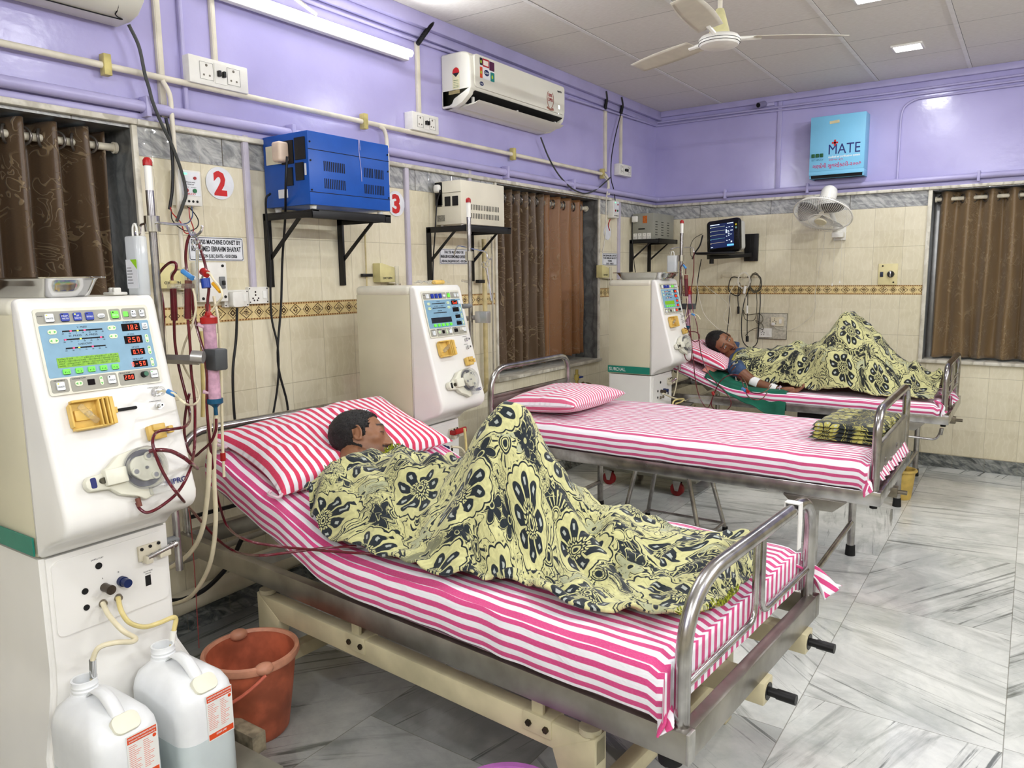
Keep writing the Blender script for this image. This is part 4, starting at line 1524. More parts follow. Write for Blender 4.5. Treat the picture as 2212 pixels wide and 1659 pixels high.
    if full:
        bm = NB()
        for k, s in enumerate(('DIALYSIS          VENO.TREEIC  UF:30:', 'VEN  -70mmHG  DP1 -10mmHG CONDITI:144', 'ART  -20mmHG  TMP1 -74mmHG TEMP:36.5c', 'SIML     CONC     MAIN    TEST    DISC')):
            text_bm(bm, Fp, s, 0.1075, 0.0812 - 0.0056 * k, 0.0032, 0.146, z=0.0048, ext=0.0002)
        obj('lcd_text', bm, mat('lcd_ink', (52, 84, 8), 0.6, mottle=0.1), pn)
    # numeric displays
    for (q, s, cap, red) in (((0.2076, 0.142, 0.257, 0.162), '1.82', 'UF REMOVED', 1), ((0.208, 0.108, 0.2565, 0.129), '2.50', 'UF GOAL', 1), ((0.219, 0.0766, 0.2564, 0.0935), '0.75', 'UF RATE', 1), ((0.218, 0.044, 0.2572, 0.0615), '0-50', 'TIME LEFT', 1)):
        P('display', DISP, [q], 0.0042, 0.0050, 0.001)
        bm = NB()
        h = (q[3] - q[1]) * 0.62
        pitch = h * 0.95
        txt = s if on else ('End' if cap == 'UF REMOVED' else '')
        if txt:
            n = len(txt.replace('.', ''))
            seg7(bm, Fp, txt, q[2] - 0.002 - n * pitch, q[1] + (q[3] - q[1]) * 0.17, h, 0.0050, pitch)
            obj('digits', bm, LEDR, pn)
        else: bm.free()
        bm = NB(); text_bm(bm, Fp, cap, (q[0] + q[2]) / 2 - 0.004, q[3] + 0.0022, 0.0042, z=0.0042, ext=0.0003, width=0.030 if len(cap) > 7 else 0.020); obj('lettering', bm, INK, pn)
    P('display', DISP, [(0.0925, 0.0118, 0.1105, 0.0267)], 0.0042, 0.005, 0.001)
    P('display', DISP, [(0.1858, 0.0118, 0.2141, 0.028)], 0.0042, 0.005, 0.001)
    if on:
        bm = NB(); seg7(bm, Fp, '200', 0.188, 0.0148, 0.0098, 0.005, 0.0088); obj('digits', bm, LEDR, pn)
    bm = NB()
    for s, xx, yy, ww in (('AIR-BUBBLE', 0.027, 0.0305, 0.026), ('SYRINGE PUMP', 0.0735, 0.0305, 0.034), ('BLOOD PUMP', 0.191, 0.0305, 0.028), ('POWER', 0.0145, 0.191, 0.012)):
        text_bm(bm, Fp, s, xx, yy, 0.0030, ww, z=0.0042, ext=0.0003)
    obj('lettering', bm, INK, pn)
    bm = NB(); cyl(bm, (0.2397, 0.0225, 0.004), (0.2397, 0.0225, 0.018), 0.0085, 0.0070, 20, Fp)
    kb = obj('speed_knob', bm, BLACK if mode == 'run' else (WHITEP if mode == 'idle' else BLACK), pn)
    if mode == 'run':
        bm = NB(); cyl(bm, (0.2397, 0.0225, 0.018), (0.2397, 0.0225, 0.0188), 0.0062, n=18, M=Fp); obj('knob_cap', bm, mat('green_cap', (38, 104, 70), 0.4, mottle=0.1), pn)
    # --- lower slope : syringe pump, clamp, ports, blood pump
    F2 = frame((0.413, 0, 1.227), (0, 1, 0), (-0.077, 0, 0.287))
    Y = lambda z: (z - 1.227) * 1.035
    # syringe holder
    y0, y1 = Y(1.127), Y(1.200)
    bm = NB()
    prism(bm, [(0.066, y0), (0.150, y0), (0.158, y0 + 0.01), (0.158, y1), (0.068, y1), (0.055, y1 - 0.012), (0.055, y0 + 0.012)], 0.0, 0.007, 'z', 0.002, F2)
    bx(bm, 0.056, 0.152, y0 + 0.001, y0 + 0.006, 0.005, 0.024, 0.002, M=F2)
    bx(bm, 0.060, 0.152, y1 - 0.006, y1, 0.005, 0.024, 0.002, M=F2)
    bx(bm, 0.055, 0.060, y0 + 0.010, y1 - 0.010, 0.005, 0.020, 0.002, M=F2)
    for k in range(3): bx(bm, 0.122 + 0.010 * k, 0.126 + 0.010 * k, y0 + 0.003, y1 - 0.003, 0.005, 0.026 + 0.002 * k, 0.0015, M=F2)
    bx(bm, 0.148, 0.158, y0 + 0.003, y1 - 0.003, 0.005, 0.03, 0.002, M=F2)
    bx(bm, 0.066, 0.110, (y0 + y1) / 2 - 0.014, (y0 + y1) / 2 + 0.014, 0.005, 0.014, 0.003, M=F2)
    sp = obj('syringe_holder', bm, YEL, r)
    T = F2 @ Matrix.Translation((0.094, (y0 + y1) / 2, 0.024)) @ Matrix.Rotation(rad(-52 if mode == 'run' else 24), 4, 'Z')
    bm = NB(); box(bm, (0, 0, 0), (0.060, 0.016, 0.008), 0.004, 3, T); cyl(bm, (0, 0, -0.012), (0, 0, 0.006), 0.007, n=12, M=T)
    obj('clamp_lever', bm, CLEARP, sp)
    if mode == 'run' or mode == 'idle':
        bm = NB(); plate(bm, F2, 0.166, Y(1.163) - 0.004, 0.23 if mode == 'run' else 0.20, Y(1.163) + 0.004, 0, 0.0012, 0.004); obj('slide_slot', bm, DARKS, sp)
        bm = NB(); bx(bm, 0.157, 0.168, Y(1.163) - 0.008, Y(1.163) + 0.008, 0, 0.022, 0.002, M=F2); obj('slide_grip', bm, YEL, sp)
    # air detector clamp
    bm = NB()
    cu, cy_ = 0.258, Y(1.092)
    bx(bm, cu - 0.022, cu - 0.006, cy_ - 0.020, cy_ + 0.018, 0, 0.018, 0.004, M=F2)
    bx(bm, cu - 0.010, cu + 0.024, cy_ + 0.003, cy_ + 0.020, 0, 0.024, 0.003, M=F2)
    bx(bm, cu - 0.010, cu + 0.024, cy_ - 0.020, cy_ - 0.005, 0, 0.022, 0.003, M=F2)
    bx(bm, cu - 0.008, cu + 0.020, cy_ - 0.005, cy_ + 0.003, 0, 0.006, 0.001, M=F2)
    bx(bm, cu + 0.036, cu + 0.050, cy_ - 0.010, cy_ + 0.010, 0, 0.016, 0.003, M=F2)
    bx(bm, cu + 0.020, cu + 0.040, cy_ - 0.004, cy_ + 0.004, 0, 0.006, 0.001, M=F2)
    obj('bubble_clamp', bm, YEL, r)
    for (pu, pz, nm) in ((0.292, 1.193, 'V.PRESS.SENSOR'), (0.288, 1.157, 'A.PRESS.SENSOR')):
        bm = NB()
        cyl(bm, (pu, Y(pz), 0), (pu, Y(pz), 0.006), 0.0085, n=16, M=F2)
        cyl(bm, (pu, Y(pz), 0.006), (pu, Y(pz), 0.020), 0.006, 0.005, n=14, M=F2)
        po = obj('pressure_port', bm, CHROME, r)
        bm = NB(); cyl(bm, (pu, Y(pz), 0.020), (pu, Y(pz), 0.0204), 0.0028, n=12, M=F2); obj('port_hole', bm, DARKS, po)
        bm = NB(); text_bm(bm, F2, nm, pu - 0.006, Y(pz) + 0.014, 0.0026, 0.034, ext=0.0003); obj('lettering', bm, INK, po)
    # blood pump
    pc = (0.198, Y(1.008))
    bm = NB()
    arc = [(pc[0] + 0.062 * math.cos(rad(q)), pc[1] + 0.055 * math.sin(rad(q))) for q in range(-80, 111, 10)]
    poly = arc + [(pc[0] - 0.055, pc[1] + 0.046), (pc[0] - 0.085, pc[1] + 0.022), (pc[0] - 0.098, pc[1] + 0.018), (pc[0] - 0.098, pc[1] + 0.010), (pc[0] - 0.138, pc[1] + 0.008), (pc[0] - 0.147, pc[1] - 0.004), (pc[0] - 0.147, pc[1] - 0.016), (pc[0] - 0.138, pc[1] - 0.028),
                  (pc[0] - 0.090, pc[1] - 0.032), (pc[0] - 0.07, pc[1] - 0.052), (pc[0] - 0.03, pc[1] - 0.066), (pc[0] - 0.01, pc[1] - 0.080), (pc[0] + 0.015, pc[1] - 0.074)]
    prism(bm, poly, 0.0, 0.022, 'z', 0.004, F2)
    PUMPW = mat('pump_ivory', (226, 224, 206), 0.35, mottle=0.04)
    pu_ = obj('blood_pump', bm, PUMPW, r)
    bm = NB(); cyl(bm, (pc[0], pc[1], 0.022), (pc[0], pc[1], 0.026), 0.048, n=32, M=F2); obj('pump_well', bm, mat('pump_well_grey', (104, 104, 112), 0.4, 0.3, mottle=0.2), pu_)
    bm = NB()
    T = F2 @ Matrix.Translation((pc[0], pc[1], 0)) @ Matrix.Rotation(rad(-20), 4, 'Z')
    prism(bm, [(0.043 * math.cos(rad(q)) * (1.0 if abs(math.cos(rad(q - 10))) > 0.5 else 0.62), 0.043 * math.sin(rad(q)) * (0.75 if abs(math.cos(rad(q - 10))) > 0.5 else 0.8)) for q in range(0, 360, 12)], 0.026, 0.036, 'z', 0.003, T)
    for q in (90, 210, 330):
        cyl(bm, (0.030 * math.cos(rad(q)), 0.030 * math.sin(rad(q)), 0.036), (0.030 * math.cos(rad(q)), 0.030 * math.sin(rad(q)), 0.040), 0.011, n=16, M=T)
    ro = obj('pump_rotor', bm, PUMPW, pu_)
    for q in (90, 210, 330, None):
        bm = NB()
        c = (0, 0) if q is None else (0.030 * math.cos(rad(q)), 0.030 * math.sin(rad(q)))
        cyl(bm, (c[0], c[1], 0.036), (c[0], c[1], 0.0412), 0.0062 if q is not None else 0.004, n=12, M=T); obj('rotor_screw', bm, mat('grey_screw', (142, 142, 146), 0.4, 0.6, mottle=0.2), pu_)
    bm = NB(); bx(bm, pc[0] - 0.105, pc[0] - 0.050, pc[1] - 0.024, pc[1] + 0.016, 0.022, 0.040, 0.004, M=F2); obj('tube_latch', bm, PUMPW, pu_)
    bm = NB(); cyl(bm, (pc[0] - 0.108, pc[1] - 0.008, 0.022), (pc[0] - 0.108, pc[1] - 0.008, 0.032), 0.0075, n=16, M=F2); obj('latch_screw', bm, mat('bronze_screw', (92, 88, 72), 0.4, 0.7, mottle=0.2), pu_)
    bm = NB(); plate(bm, F2, pc[0] - 0.136, pc[1] - 0.022, pc[0] - 0.122, pc[1] + 0.004, 0.022, 0.0226, 0.004); obj('tube_groove', bm, INKB if mode == 'run' else DARKS, pu_)
    bm = NB()
    T3 = F2 @ Matrix.Translation((pc[0], pc[1], 0.0))
    t = NB()
    lathe(t, [(0.0555, 0.022), (0.0555, 0.044), (0.052, 0.050), (0, 0.051)], 32, T3)
    merge(bm, t)
    bx(bm, pc[0] + 0.0, pc[0] + 0.066, pc[1] - 0.072, pc[1] - 0.045, 0.023, 0.030, 0.002, M=F2)
    obj('pump_cover', bm, CLEARP, pu_)
    bm = NB(); text_bm(bm, F2, 'NIPRO', 0.290, Y(0.955) - 0.004, 0.014, 0.062, bold=0.02); obj('lettering', bm, INKB, sh)
    # --- ports on the lower panel
    F3 = frame((0.338, 0, 0), (0, 1, 0), (0, 0, 1))
    for (uu, zz, rr) in ((0.139, 0.737, 0.009), (0.098, 0.680, 0.0085), (0.098, 0.635, 0.008)):
        bm = NB(); cyl(bm, (uu, zz, 0), (uu, zz, 0.002), rr, n=20, M=F3); obj('port_hole', bm, DARKS, low)
    bm = NB(); cyl(bm, (0.149, 0.673, 0), (0.149, 0.673, 0.030), 0.012, 0.011, 18, F3); cyl(bm, (0.149, 0.673, 0.030), (0.149, 0.673, 0.036), 0.013, n=18, M=F3); obj('coupling', bm, mat('bronze_coupling', (96, 86, 74), 0.35, 0.8, mottle=0.2), low)
    bm = NB(); cyl(bm, (0.196, 0.674, 0), (0.196, 0.674, 0.014), 0.014, n=18, M=F3); cyl(bm, (0.196, 0.674, 0.014), (0.196, 0.674, 0.034), 0.012, n=18, M=F3); obj('coupling', bm, mat('navy_coupling', (28, 44, 92), 0.35, 0.3, mottle=0.2), low, label='navy blue coupling')
    for (uu, zz) in ((0.141, 0.630), (0.183, 0.630)):
        bm = NB(); cyl(bm, (uu, zz, 0), (uu, zz, 0.008), 0.0115, 0.009, 18, F3); obj('inlet', bm, mat('metal_inlet', (150, 140, 120), 0.4, 0.6, mottle=0.1), low)
    bm = NB()
    bx(bm, 0.246, 0.312, 0.712, 0.756, 0, 0.010, 0.002, M=F3)
    bx(bm, 0.256, 0.276, 0.706, 0.728, 0.0, 0.03, 0.003, M=F3)
    bx(bm, 0.296, 0.330, 0.712, 0.734, 0.01, 0.03, 0.003, M=F3)
    le = obj('bypass_bracket', bm, mat('ivory_bracket', (214, 206, 184), 0.4, mottle=0.05), low)
    bm = NB(); cyl(bm, (0.262, 0.724, 0.024), (0.345, 0.738, 0.024), 0.0075, n=14, M=F3); cyl(bm, (0.338, 0.737, 0.024), (0.350, 0.739, 0.024), 0.0095, n=14, M=F3); obj('bypass_pin', bm, CHROME, low)
    for (uu, zz) in ((0.254, 0.748), (0.279, 0.750), (0.304, 0.752)):
        bm = NB(); cyl(bm, (uu, zz, 0.01), (uu, zz, 0.014), 0.0045, n=12, M=F3); obj('bolt', bm, DARKS, low)
    bm = NB(); plate(bm, F3, 0.263, 0.634, 0.279, 0.664, 0.0, 0.001); obj('flow_window', bm, DARKS, low)
    if full:
        bm = NB()
        for s, xx, yy, ww in (('SAMPLE PORT', 0.137, 0.755, 0.034), ('A', 0.146, 0.697, 0.004), ('B', 0.190, 0.700, 0.004), ('FLOW RATE', 0.273, 0.674, 0.026), ('(mL/min)', 0.273, 0.668, 0.016)):
            text_bm(bm, F3, s, xx, yy, 0.0042 if len(s) < 12 else 0.004, ww, ext=0.0003)
        obj('lettering', bm, INK, low)
    return r


m1 = machine(0.533, -5.67, 0.81, 'nearest dialysis machine, at the left edge, with lit red displays', 'run')
m2 = machine(0.255, -3.961, 3.09, 'middle dialysis machine with a dark screen between the first two beds', 'idle')
m3 = machine(0.425, -1.715, -1.11, 'farthest dialysis machine, whole side showing, between the empty bed and the back bed', 'far')
# ================================================================== THINGS ON THE WALLS
ACW = mat('ac_ivory_white', (228, 226, 212), 0.35, mottle=0.02, mscale=3)
FA = lambda x, y, z: frame((x, y, z), (0, 1, 0), (0, 0, 1))        # plate on the left wall, facing the room
FB = lambda x, y, z: frame((x, y, z), (1, 0, 0), (0, 0, 1))        # plate on the back wall
RED = mat('red_paint', (200, 28, 30), 0.5, mottle=0.05)
WPL = mat('white_plaque', (226, 228, 232), 0.4, mottle=0.03)


def ac_unit(y0, y1, z0, label, open_flap):
    r = thing('air_conditioner', label, 'air conditioner', (0.0, y0, z0))
    L = y1 - y0
    H = 0.295
    bm = NB()
    prof = [(0.0, 0.0), (0.0, H), (0.15, H), (0.185, H - 0.008), (0.205, H - 0.03), (0.215, 0.15), (0.213, 0.085)]
    prof += [(0.10, 0.035), (0.085, 0.010), (0.06, 0.0)] if open_flap else [(0.195, 0.05), (0.15, 0.012), (0.10, 0.0)]
    prism(bm, prof, 0.0, L, 'y', 0.012, seg=3)
    body = obj('casing', bm, ACW, r, ang=50)
    F = FA(0.212, 0, 0)
    bm = NB(); plate(bm, F, 0.03, 0.10, L - 0.02, H - 0.018, -0.012, 0.010, 0.02)
    fp = obj('front_panel', bm, ACW, r)
    F = F @ Matrix.Translation((0, 0, 0.0102))
    if open_flap:
        for (ya, yb) in ((0.0, 0.04), (L - 0.03, L)):
            bm = NB(); prism(bm, [(0.0, 0.0), (0.0, 0.1), (0.213, 0.1), (0.20, 0.06), (0.15, 0.02), (0.10, 0.0)], ya, yb, 'y', 0.008); obj('end_cheek', bm, ACW, body)
        bm = NB()
        t = NB(); prism(t, [(0.209, 0.083), (0.109, 0.036), (0.104, 0.033), (0.2145, 0.078)], 0.045, L - 0.035, 'y'); merge(bm, t)
        obj('air_outlet', bm, DARKS, body)
        bm = NB(); prism(bm, [(0.095, 0.012), (0.205, 0.022), (0.232, 0.030), (0.205, 0.016), (0.10, 0.002)], 0.05, L - 0.045, 'y'); obj('flap', bm, ACW, r)
        for k in range(3):
            yy = 0.06 + (L - 0.14) * k / 2
            bm = NB(); bx(bm, 0.17, 0.185, yy, yy + 0.012, 0.02, 0.055, 0.002); obj('flap_arm', bm, WHITEP, r)
        # stickers
        def S(name, m, q, parent=fp, r_=0.002, z0=0.0, z1=0.0005, FF=None):
            bm = NB(); plate(bm, FF or F, *q, z0, z1, r_); return obj(name, bm, m, parent)
        S('sticker', mat('sticker_white', (232, 234, 236), 0.4, mottle=0.02), (0.075, 0.155, 0.215, 0.265), r_=0.012)
        for nm, c, q in (('sticker_black', (18, 20, 34), (0.075, 0.225, 0.102, 0.265)), ('sticker_red', (178, 20, 40), (0.103, 0.222, 0.164, 0.266)), ('sticker_plum', (84, 20, 66), (0.166, 0.213, 0.215, 0.263)), ('sticker_orange', (214, 78, 34), (0.075, 0.156, 0.100, 0.216)), ('sticker_teal', (10, 132, 128), (0.176, 0.155, 0.215, 0.205))):
            S('sticker', mat(nm, c, 0.4, mottle=0.04), q, r_=0.004, z0=0.0005, z1=0.0009)
        S('sticker', mat('sticker_cream', (236, 226, 214), 0.4, mottle=0.02), (0.109, 0.230, 0.156, 0.257), z0=0.0009, z1=0.0012)
        for q in ((0.080, 0.235, 0.094, 0.252), (0.080, 0.178, 0.093, 0.195), (0.186, 0.170, 0.202, 0.190)):
            S('sticker', mat('sticker_lime', (170, 200, 60), 0.4, mottle=0.04), q, z0=0.0009, z1=0.0012, r_=0.006)
        for (cx_, cz_, a_, b_) in ((0.139, 0.192, 0.024, 0.017), (0.090, 0.125, 0.019, 0.0115)):
            bm = NB(); prism(bm, [(cx_ + a_ * math.cos(t), cz_ + b_ * math.sin(t)) for t in [k * PI / 12 for k in range(24)]], 0.0009, 0.0013, 'z', 0, F)
            obj('logo_oval', bm, mat('logo_navy', (16, 36, 92), 0.4, mottle=0.03), fp)
            bm = NB(); text_bm(bm, F, 'Carrier', cx_, cz_ - b_ * 0.32, b_ * 0.7, a_ * 1.45, z=0.0013); obj('lettering', bm, LETW, fp)
        bm = NB(); text_bm(bm, F, '100%', L - 0.20, 0.185, 0.020, 0.048, z=0.0005, bold=0.02); text_bm(bm, F, 'COPPER', L - 0.20, 0.158, 0.020, 0.062, z=0.0005, bold=0.02)
        obj('lettering', bm, mat('crimson_print', (150, 30, 36), 0.5, mottle=0.03), fp)
        bm = NB()
        for sg in (-1, 1):
            tube(bm, [F @ Vector((L - 0.20 + sg * 0.040 * math.sin(t), 0.172 - 0.055 * math.cos(t) * 1.0, 0.0006)) for t in [0.3 + 0.24 * k for k in range(10)]], 0.0022, 5)
        prism(bm, [(L - 0.245, 0.112), (L - 0.235, 0.122), (L - 0.20, 0.113), (L - 0.165, 0.122), (L - 0.155, 0.108), (L - 0.165, 0.105), (L - 0.20, 0.100), (L - 0.235, 0.108)], 0.0005, 0.001, 'z', 0, F)
        obj('laurel_emblem', bm, mat('copper_print', (156, 104, 84), 0.5, mottle=0.06), fp)
        bm = NB(); text_bm(bm, F, 'aparis', L - 0.085, 0.233, 0.013, 0.052, z=0.0005, bold=0.03); obj('lettering', bm, INK, fp)
        bm = NB(); seg7(bm, F, '18', L - 0.108, 0.128, 0.022, 0.0003, 0.015)
        obj('digits', bm, mat('lit_white_digits', (240, 250, 255), 0.4, emit=(235, 245, 255), es=1.6), fp)
        bm = NB(); plate(bm, F, L - 0.100, 0.094, L - 0.094, 0.102, 0.0003, 0.0006, 0.002); obj('indicator', bm, mat('lit_white_digits'), fp)
        FS = frame((0, -0.0005, 0), (1, 0, 0), (0, 0, 1))
        S('energy_label', mat('energy_label_cream', (232, 226, 184), 0.5, mottle=0.05), (0.085, 0.095, 0.135, 0.205), body, FF=FS)
        bm = NB(); prism(bm, [(0.11 + 0.025 * math.cos(t), 0.182 + 0.030 * math.sin(t)) for t in [k * PI / 10 for k in range(11)]], 0.0005, 0.0009, 'z', 0, FS); obj('energy_label_arc', bm, RED, body)
        bm = NB(); prism(bm, [(0.085, 0.182), (0.135, 0.182), (0.11, 0.160)], 0.0005, 0.0009, 'z', 0, FS); obj('energy_label_point', bm, INK, body)
        bm = NB()
        for k in range(5): text_bm(bm, FS, ('POWER SAVINGS GUIDE', 'Annual Energy', 'Cooling Capacity', 'Variable', 'BEE')[k], 0.11, 0.140 - k * 0.009, 0.0035, 0.036, z=0.0005)
        obj('lettering', bm, mat('green_print', (60, 120, 70), 0.6, mottle=0.05), body)
        S('brown_tape', mat('brown_tape', (186, 170, 116), 0.6, mottle=0.2), (0.055, 0.070, 0.135, 0.090), body, FF=FS)
    else:
        bm = NB()
        P = [(0.15, 0.07), (0.19, 0.085), (0.19, L - 0.12), (0.15, L - 0.10)]
        tube(bm, [(0.105, 0.12, -0.001), (0.105, L - 0.11, -0.001), (0.135, L - 0.08, 0.003), (0.185, L - 0.085, 0.045)], 0.0022, 6, 4); obj('louver_gap', bm, DARKS, body)
    return r


ac_unit(-2.985, -1.955, 2.447, 'white air conditioner with stickers on its front, outlet flap open, above the middle window', True)
ac_unit(-5.90, -4.865, 2.425, 'air conditioner cut off by the top left corner of the photo, seen from below', False)

# ---- pipes and trunking (each run is a thing of its own)
def pipe(name, label, cat, m, pts, r, bend=0.03, group=None, parts=None, n=10):
    root = thing(name, label, cat, pts[0], group=group)
    o0 = Vector(pts[0])
    bm = NB(); tube(bm, round_path([Vector(p) - o0 for p in pts], bend), r, n)
    obj('run', bm, m, root)
    for nm, mm, c, s in (parts or ()):
        bm = NB(); box(bm, Vector(c) - o0, s, 0.002); obj(nm, bm, mm, root)
    return root


YCL = mat('brass_saddle', (206, 192, 120), 0.45, 0.2, mottle=0.15)
pipe('conduit', 'thin cream conduit with brass saddles running the length of the lilac left wall', 'conduit', CREAMP,
     [(0.035, -8.0, 2.27), (0.035, -1.03, 2.272), (0.035, -0.985, 2.24), (0.035, -0.975, 2.12)], 0.0125,
     parts=[('saddle', YCL, (0.036, y, 2.273), (0.034, 0.028, 0.075)) for y in (-4.941, -3.646, -2.318, -1.084)])
bm = NB()
pipe('conduit', 'branch of the cream conduit dropping down the wall over the blue box', 'conduit', CREAMP, [at(818, 272, 0, 0.035), at(829, 278, 0, 0.04), at(834, 292, 0, 0.04), at(836, 312, 0, 0.04), at(838, 400, 0, 0.04)], 0.0105)
pipe('conduit', 'branch of the cream conduit dropping in front of the lilac pipe near the electronic starter', 'conduit', CREAMP,
     [(0.038, -4.725, 2.262), (0.045, -4.70, 2.215), (0.045, -4.70, 1.47)], 0.0095)
pipe('pipe', 'thick lilac pipe along the left wall and round the corner onto the back wall', 'pipe', PURPP,
     [(0.035, -8.0, 2.150), (0.035, -0.035, 2.150), (2.0, -0.035, 2.155), (4.69, -0.035, 2.165)], 0.021, 0.04,
     parts=[('saddle', PURPP, (0.034, y, 2.15), (0.052, 0.02, 0.075)) for y in (-4.80, -4.11, -2.4, -1.55)] + [('saddle', PURPP, (x, -0.034, 2.155), (0.018, 0.052, 0.075)) for x in (0.66, 1.33, 2.5)])
pipe('conduit', 'pair of thin lilac conduits high on the left and back walls, upper one', 'conduit', PURPP,
     [(0.012, -8.0, 2.755), (0.012, -3.3, 2.768), (0.012, -0.012, 2.822), (0.9, -0.012, 2.818), (1.9, -0.012, 2.81), (4.69, -0.012, 2.83)], 0.009)
pipe('conduit', 'pair of thin lilac conduits high on the left and back walls, lower one', 'conduit', PURPP,
     [(0.03, -1.6, 2.752), (0.012, -0.012, 2.795), (0.9, -0.012, 2.795), (1.9, -0.012, 2.775), (4.69, -0.012, 2.79)], 0.008)
pipe('conduit', 'lilac conduit bending down the back wall to the right of the blue purifier', 'conduit', PURPP,
     [(4.69, -0.012, 2.765), (2.06, -0.012, 2.745), (1.985, -0.012, 2.70), (1.972, -0.012, 2.62), (1.972, -0.012, 2.17)], 0.008, 0.08)
def trunk(axis, a, z0, z1, w, m, label, out=0.018):
    r = thing('cable_trunking', label, 'cable trunking', (0, a, z0) if axis == 'y' else (a, 0, z0))
    bm = NB()
    if axis == 'y': bx(bm, 0, out, -w / 2, w / 2, 0, z1 - z0, 0.002); bx(bm, out, out + 0.002, -w * 0.35, w * 0.35, 0, z1 - z0, 0.001)
    else: bx(bm, -w / 2, w / 2, -out, 0, 0, z1 - z0, 0.002)
    return tag(obj('channel', bm, m, r), None)
trunk('y', -4.712, 2.128, CEIL, 0.026, CREAMP, 'white trunking beside the top left air conditioner')
trunk('y', -4.612, 2.17, CEIL, 0.018, PURPP, 'lilac painted trunking left of the upper white socket box')
trunk('y', -4.466, 2.385, CEIL, 0.022, CREAMP, 'white trunking running up from the upper white socket box')
trunk('y', -3.195, 2.385, 2.765, 0.026, CREAMP, 'white trunking under the black ribbed sleeve')
trunk('y', -0.985, 2.30, 2.785, 0.03, CREAMP, 'white trunking nearest the corner conduit end')
trunk('y', -0.712, 2.385, 2.785, 0.026, CREAMP, 'white trunking above the small socket box in the corner')
trunk('y', -4.345, 1.458, 2.111, 0.028, mat('lilac_grey_trunking', (198, 192, 206), 0.4, mottle=0.03), 'lilac grey trunking right of the number 2 disc')
trunk('y', -3.317, 1.45, 2.103, 0.030, mat('lilac_grey_trunking'), 'lilac grey trunking between the number 3 disc and the cream stabiliser')
trunk('y', -2.752, 1.75, 2.15, 0.026, mat('lilac_grey_trunking'), 'lilac grey trunking behind the cream stabiliser')
trunk('y', -0.735, 1.45, 2.095, 0.032, mat('lilac_grey_trunking'), 'lilac grey trunking behind the far starter box')
trunk('x', 1.085, 2.13, 2.86, 0.035, PURPP, 'broad lilac trunking left of the blue purifier', 0.012)
for (pts, lab) in (([at(942, 38, 0, 0.03), at(925, 62, 0, 0.05), at(902, 95, 0, 0.03)], 'black ribbed sleeve coming out of the ceiling above the small switch box'),
                   ([at(1308, 197, 0, 0.05), at(1310, 215, 0, 0.05), at(1307, 236, 0, 0.03)], 'black ribbed sleeve at the ceiling, left of the two by the corner'),
                   ([at(1341, 210, 0, 0.05), at(1344, 228, 0, 0.05), at(1341, 246, 0, 0.03)], 'black ribbed sleeve at the ceiling, right of the two by the corner')):
    bm = NB()
    P = smooth_path(pts, 16)
    for i in range(len(P) - 1):
        cyl(bm, P[i], P[i].lerp(P[i + 1], 0.55), 0.0135, n=10); cyl(bm, P[i].lerp(P[i + 1], 0.55), P[i + 1], 0.0115, n=10)
    tag(obj('cable_sleeve', bm, BLACK), lab, 'cable sleeve')


def socket_box(y0, y1, z0, z1, d, label, face):
    r = thing('socket_box', label, 'socket box', (0, y0, z0))
    w, h = y1 - y0, z1 - z0
    bm = NB(); bx(bm, 0, d, 0, w, 0, h, 0.004); obj('box', bm, WHITEP, r)
    F = FA(d, 0, 0)
    def sock(x, wd):
        bm = NB(); plate(bm, F, x, h * 0.2, x + wd, h * 0.82, 0, 0.001); fr = obj('socket', bm, WHITEP, r)
        bm = NB()
        tube(bm, [F @ Vector(q) for q in ((x, h * .2, .0012), (x + wd, h * .2, .0012), (x + wd, h * .82, .0012), (x, h * .82, .0012))], 0.0008, 4, closed=True)
        obj('outline', bm, DARKS, r)
        bm = NB()
        for (a, b_, rr) in ((0.5, 0.72, 0.0055), (0.28, 0.36, 0.0042), (0.72, 0.36, 0.0042)):
            cyl(bm, F @ Vector((x + wd * a, h * b_, 0.001)), F @ Vector((x + wd * a, h * b_, 0.002)), rr, n=10)
        obj('socket_hole', bm, mat('socket_shadow', (120, 112, 100), 0.6, mottle=0.1), r)
    def mcb(x, wd):
        bm = NB(); plate(bm, F, x, h * 0.14, x + wd, h * 0.88, 0, 0.003); obj('breaker', bm, WHITEP, r)
        for k in (0.3, 0.7):
            bm = NB(); box(bm, F @ Vector((x + wd * k, h * 0.5, 0.010)), (0.018, wd * 0.2, h * 0.22), 0.002); obj('breaker_lever', bm, BLACK, r)
    if face == 3:
        sock(w * 0.17, w * 0.22); mcb(w * 0.41, w * 0.2); sock(w * 0.63, w * 0.22)
    else:
        mcb(w * 0.34, w * 0.32); sock(w * 0.1, w * 0.2); sock(w * 0.7, w * 0.2)
    return r


socket_box(-4.620, -4.345, 2.275, 2.382, 0.06, 'white box with two sockets and black levers, upper left on the lilac wall', 3)
socket_box(-3.305, -3.087, 2.283, 2.379, 0.06, 'white box of sockets and black levers left of the stickered air conditioner', 3)
socket_box(-0.812, -0.590, 2.292, 2.382, 0.05, 'small white socket box high on the lilac wall near the corner', 2)


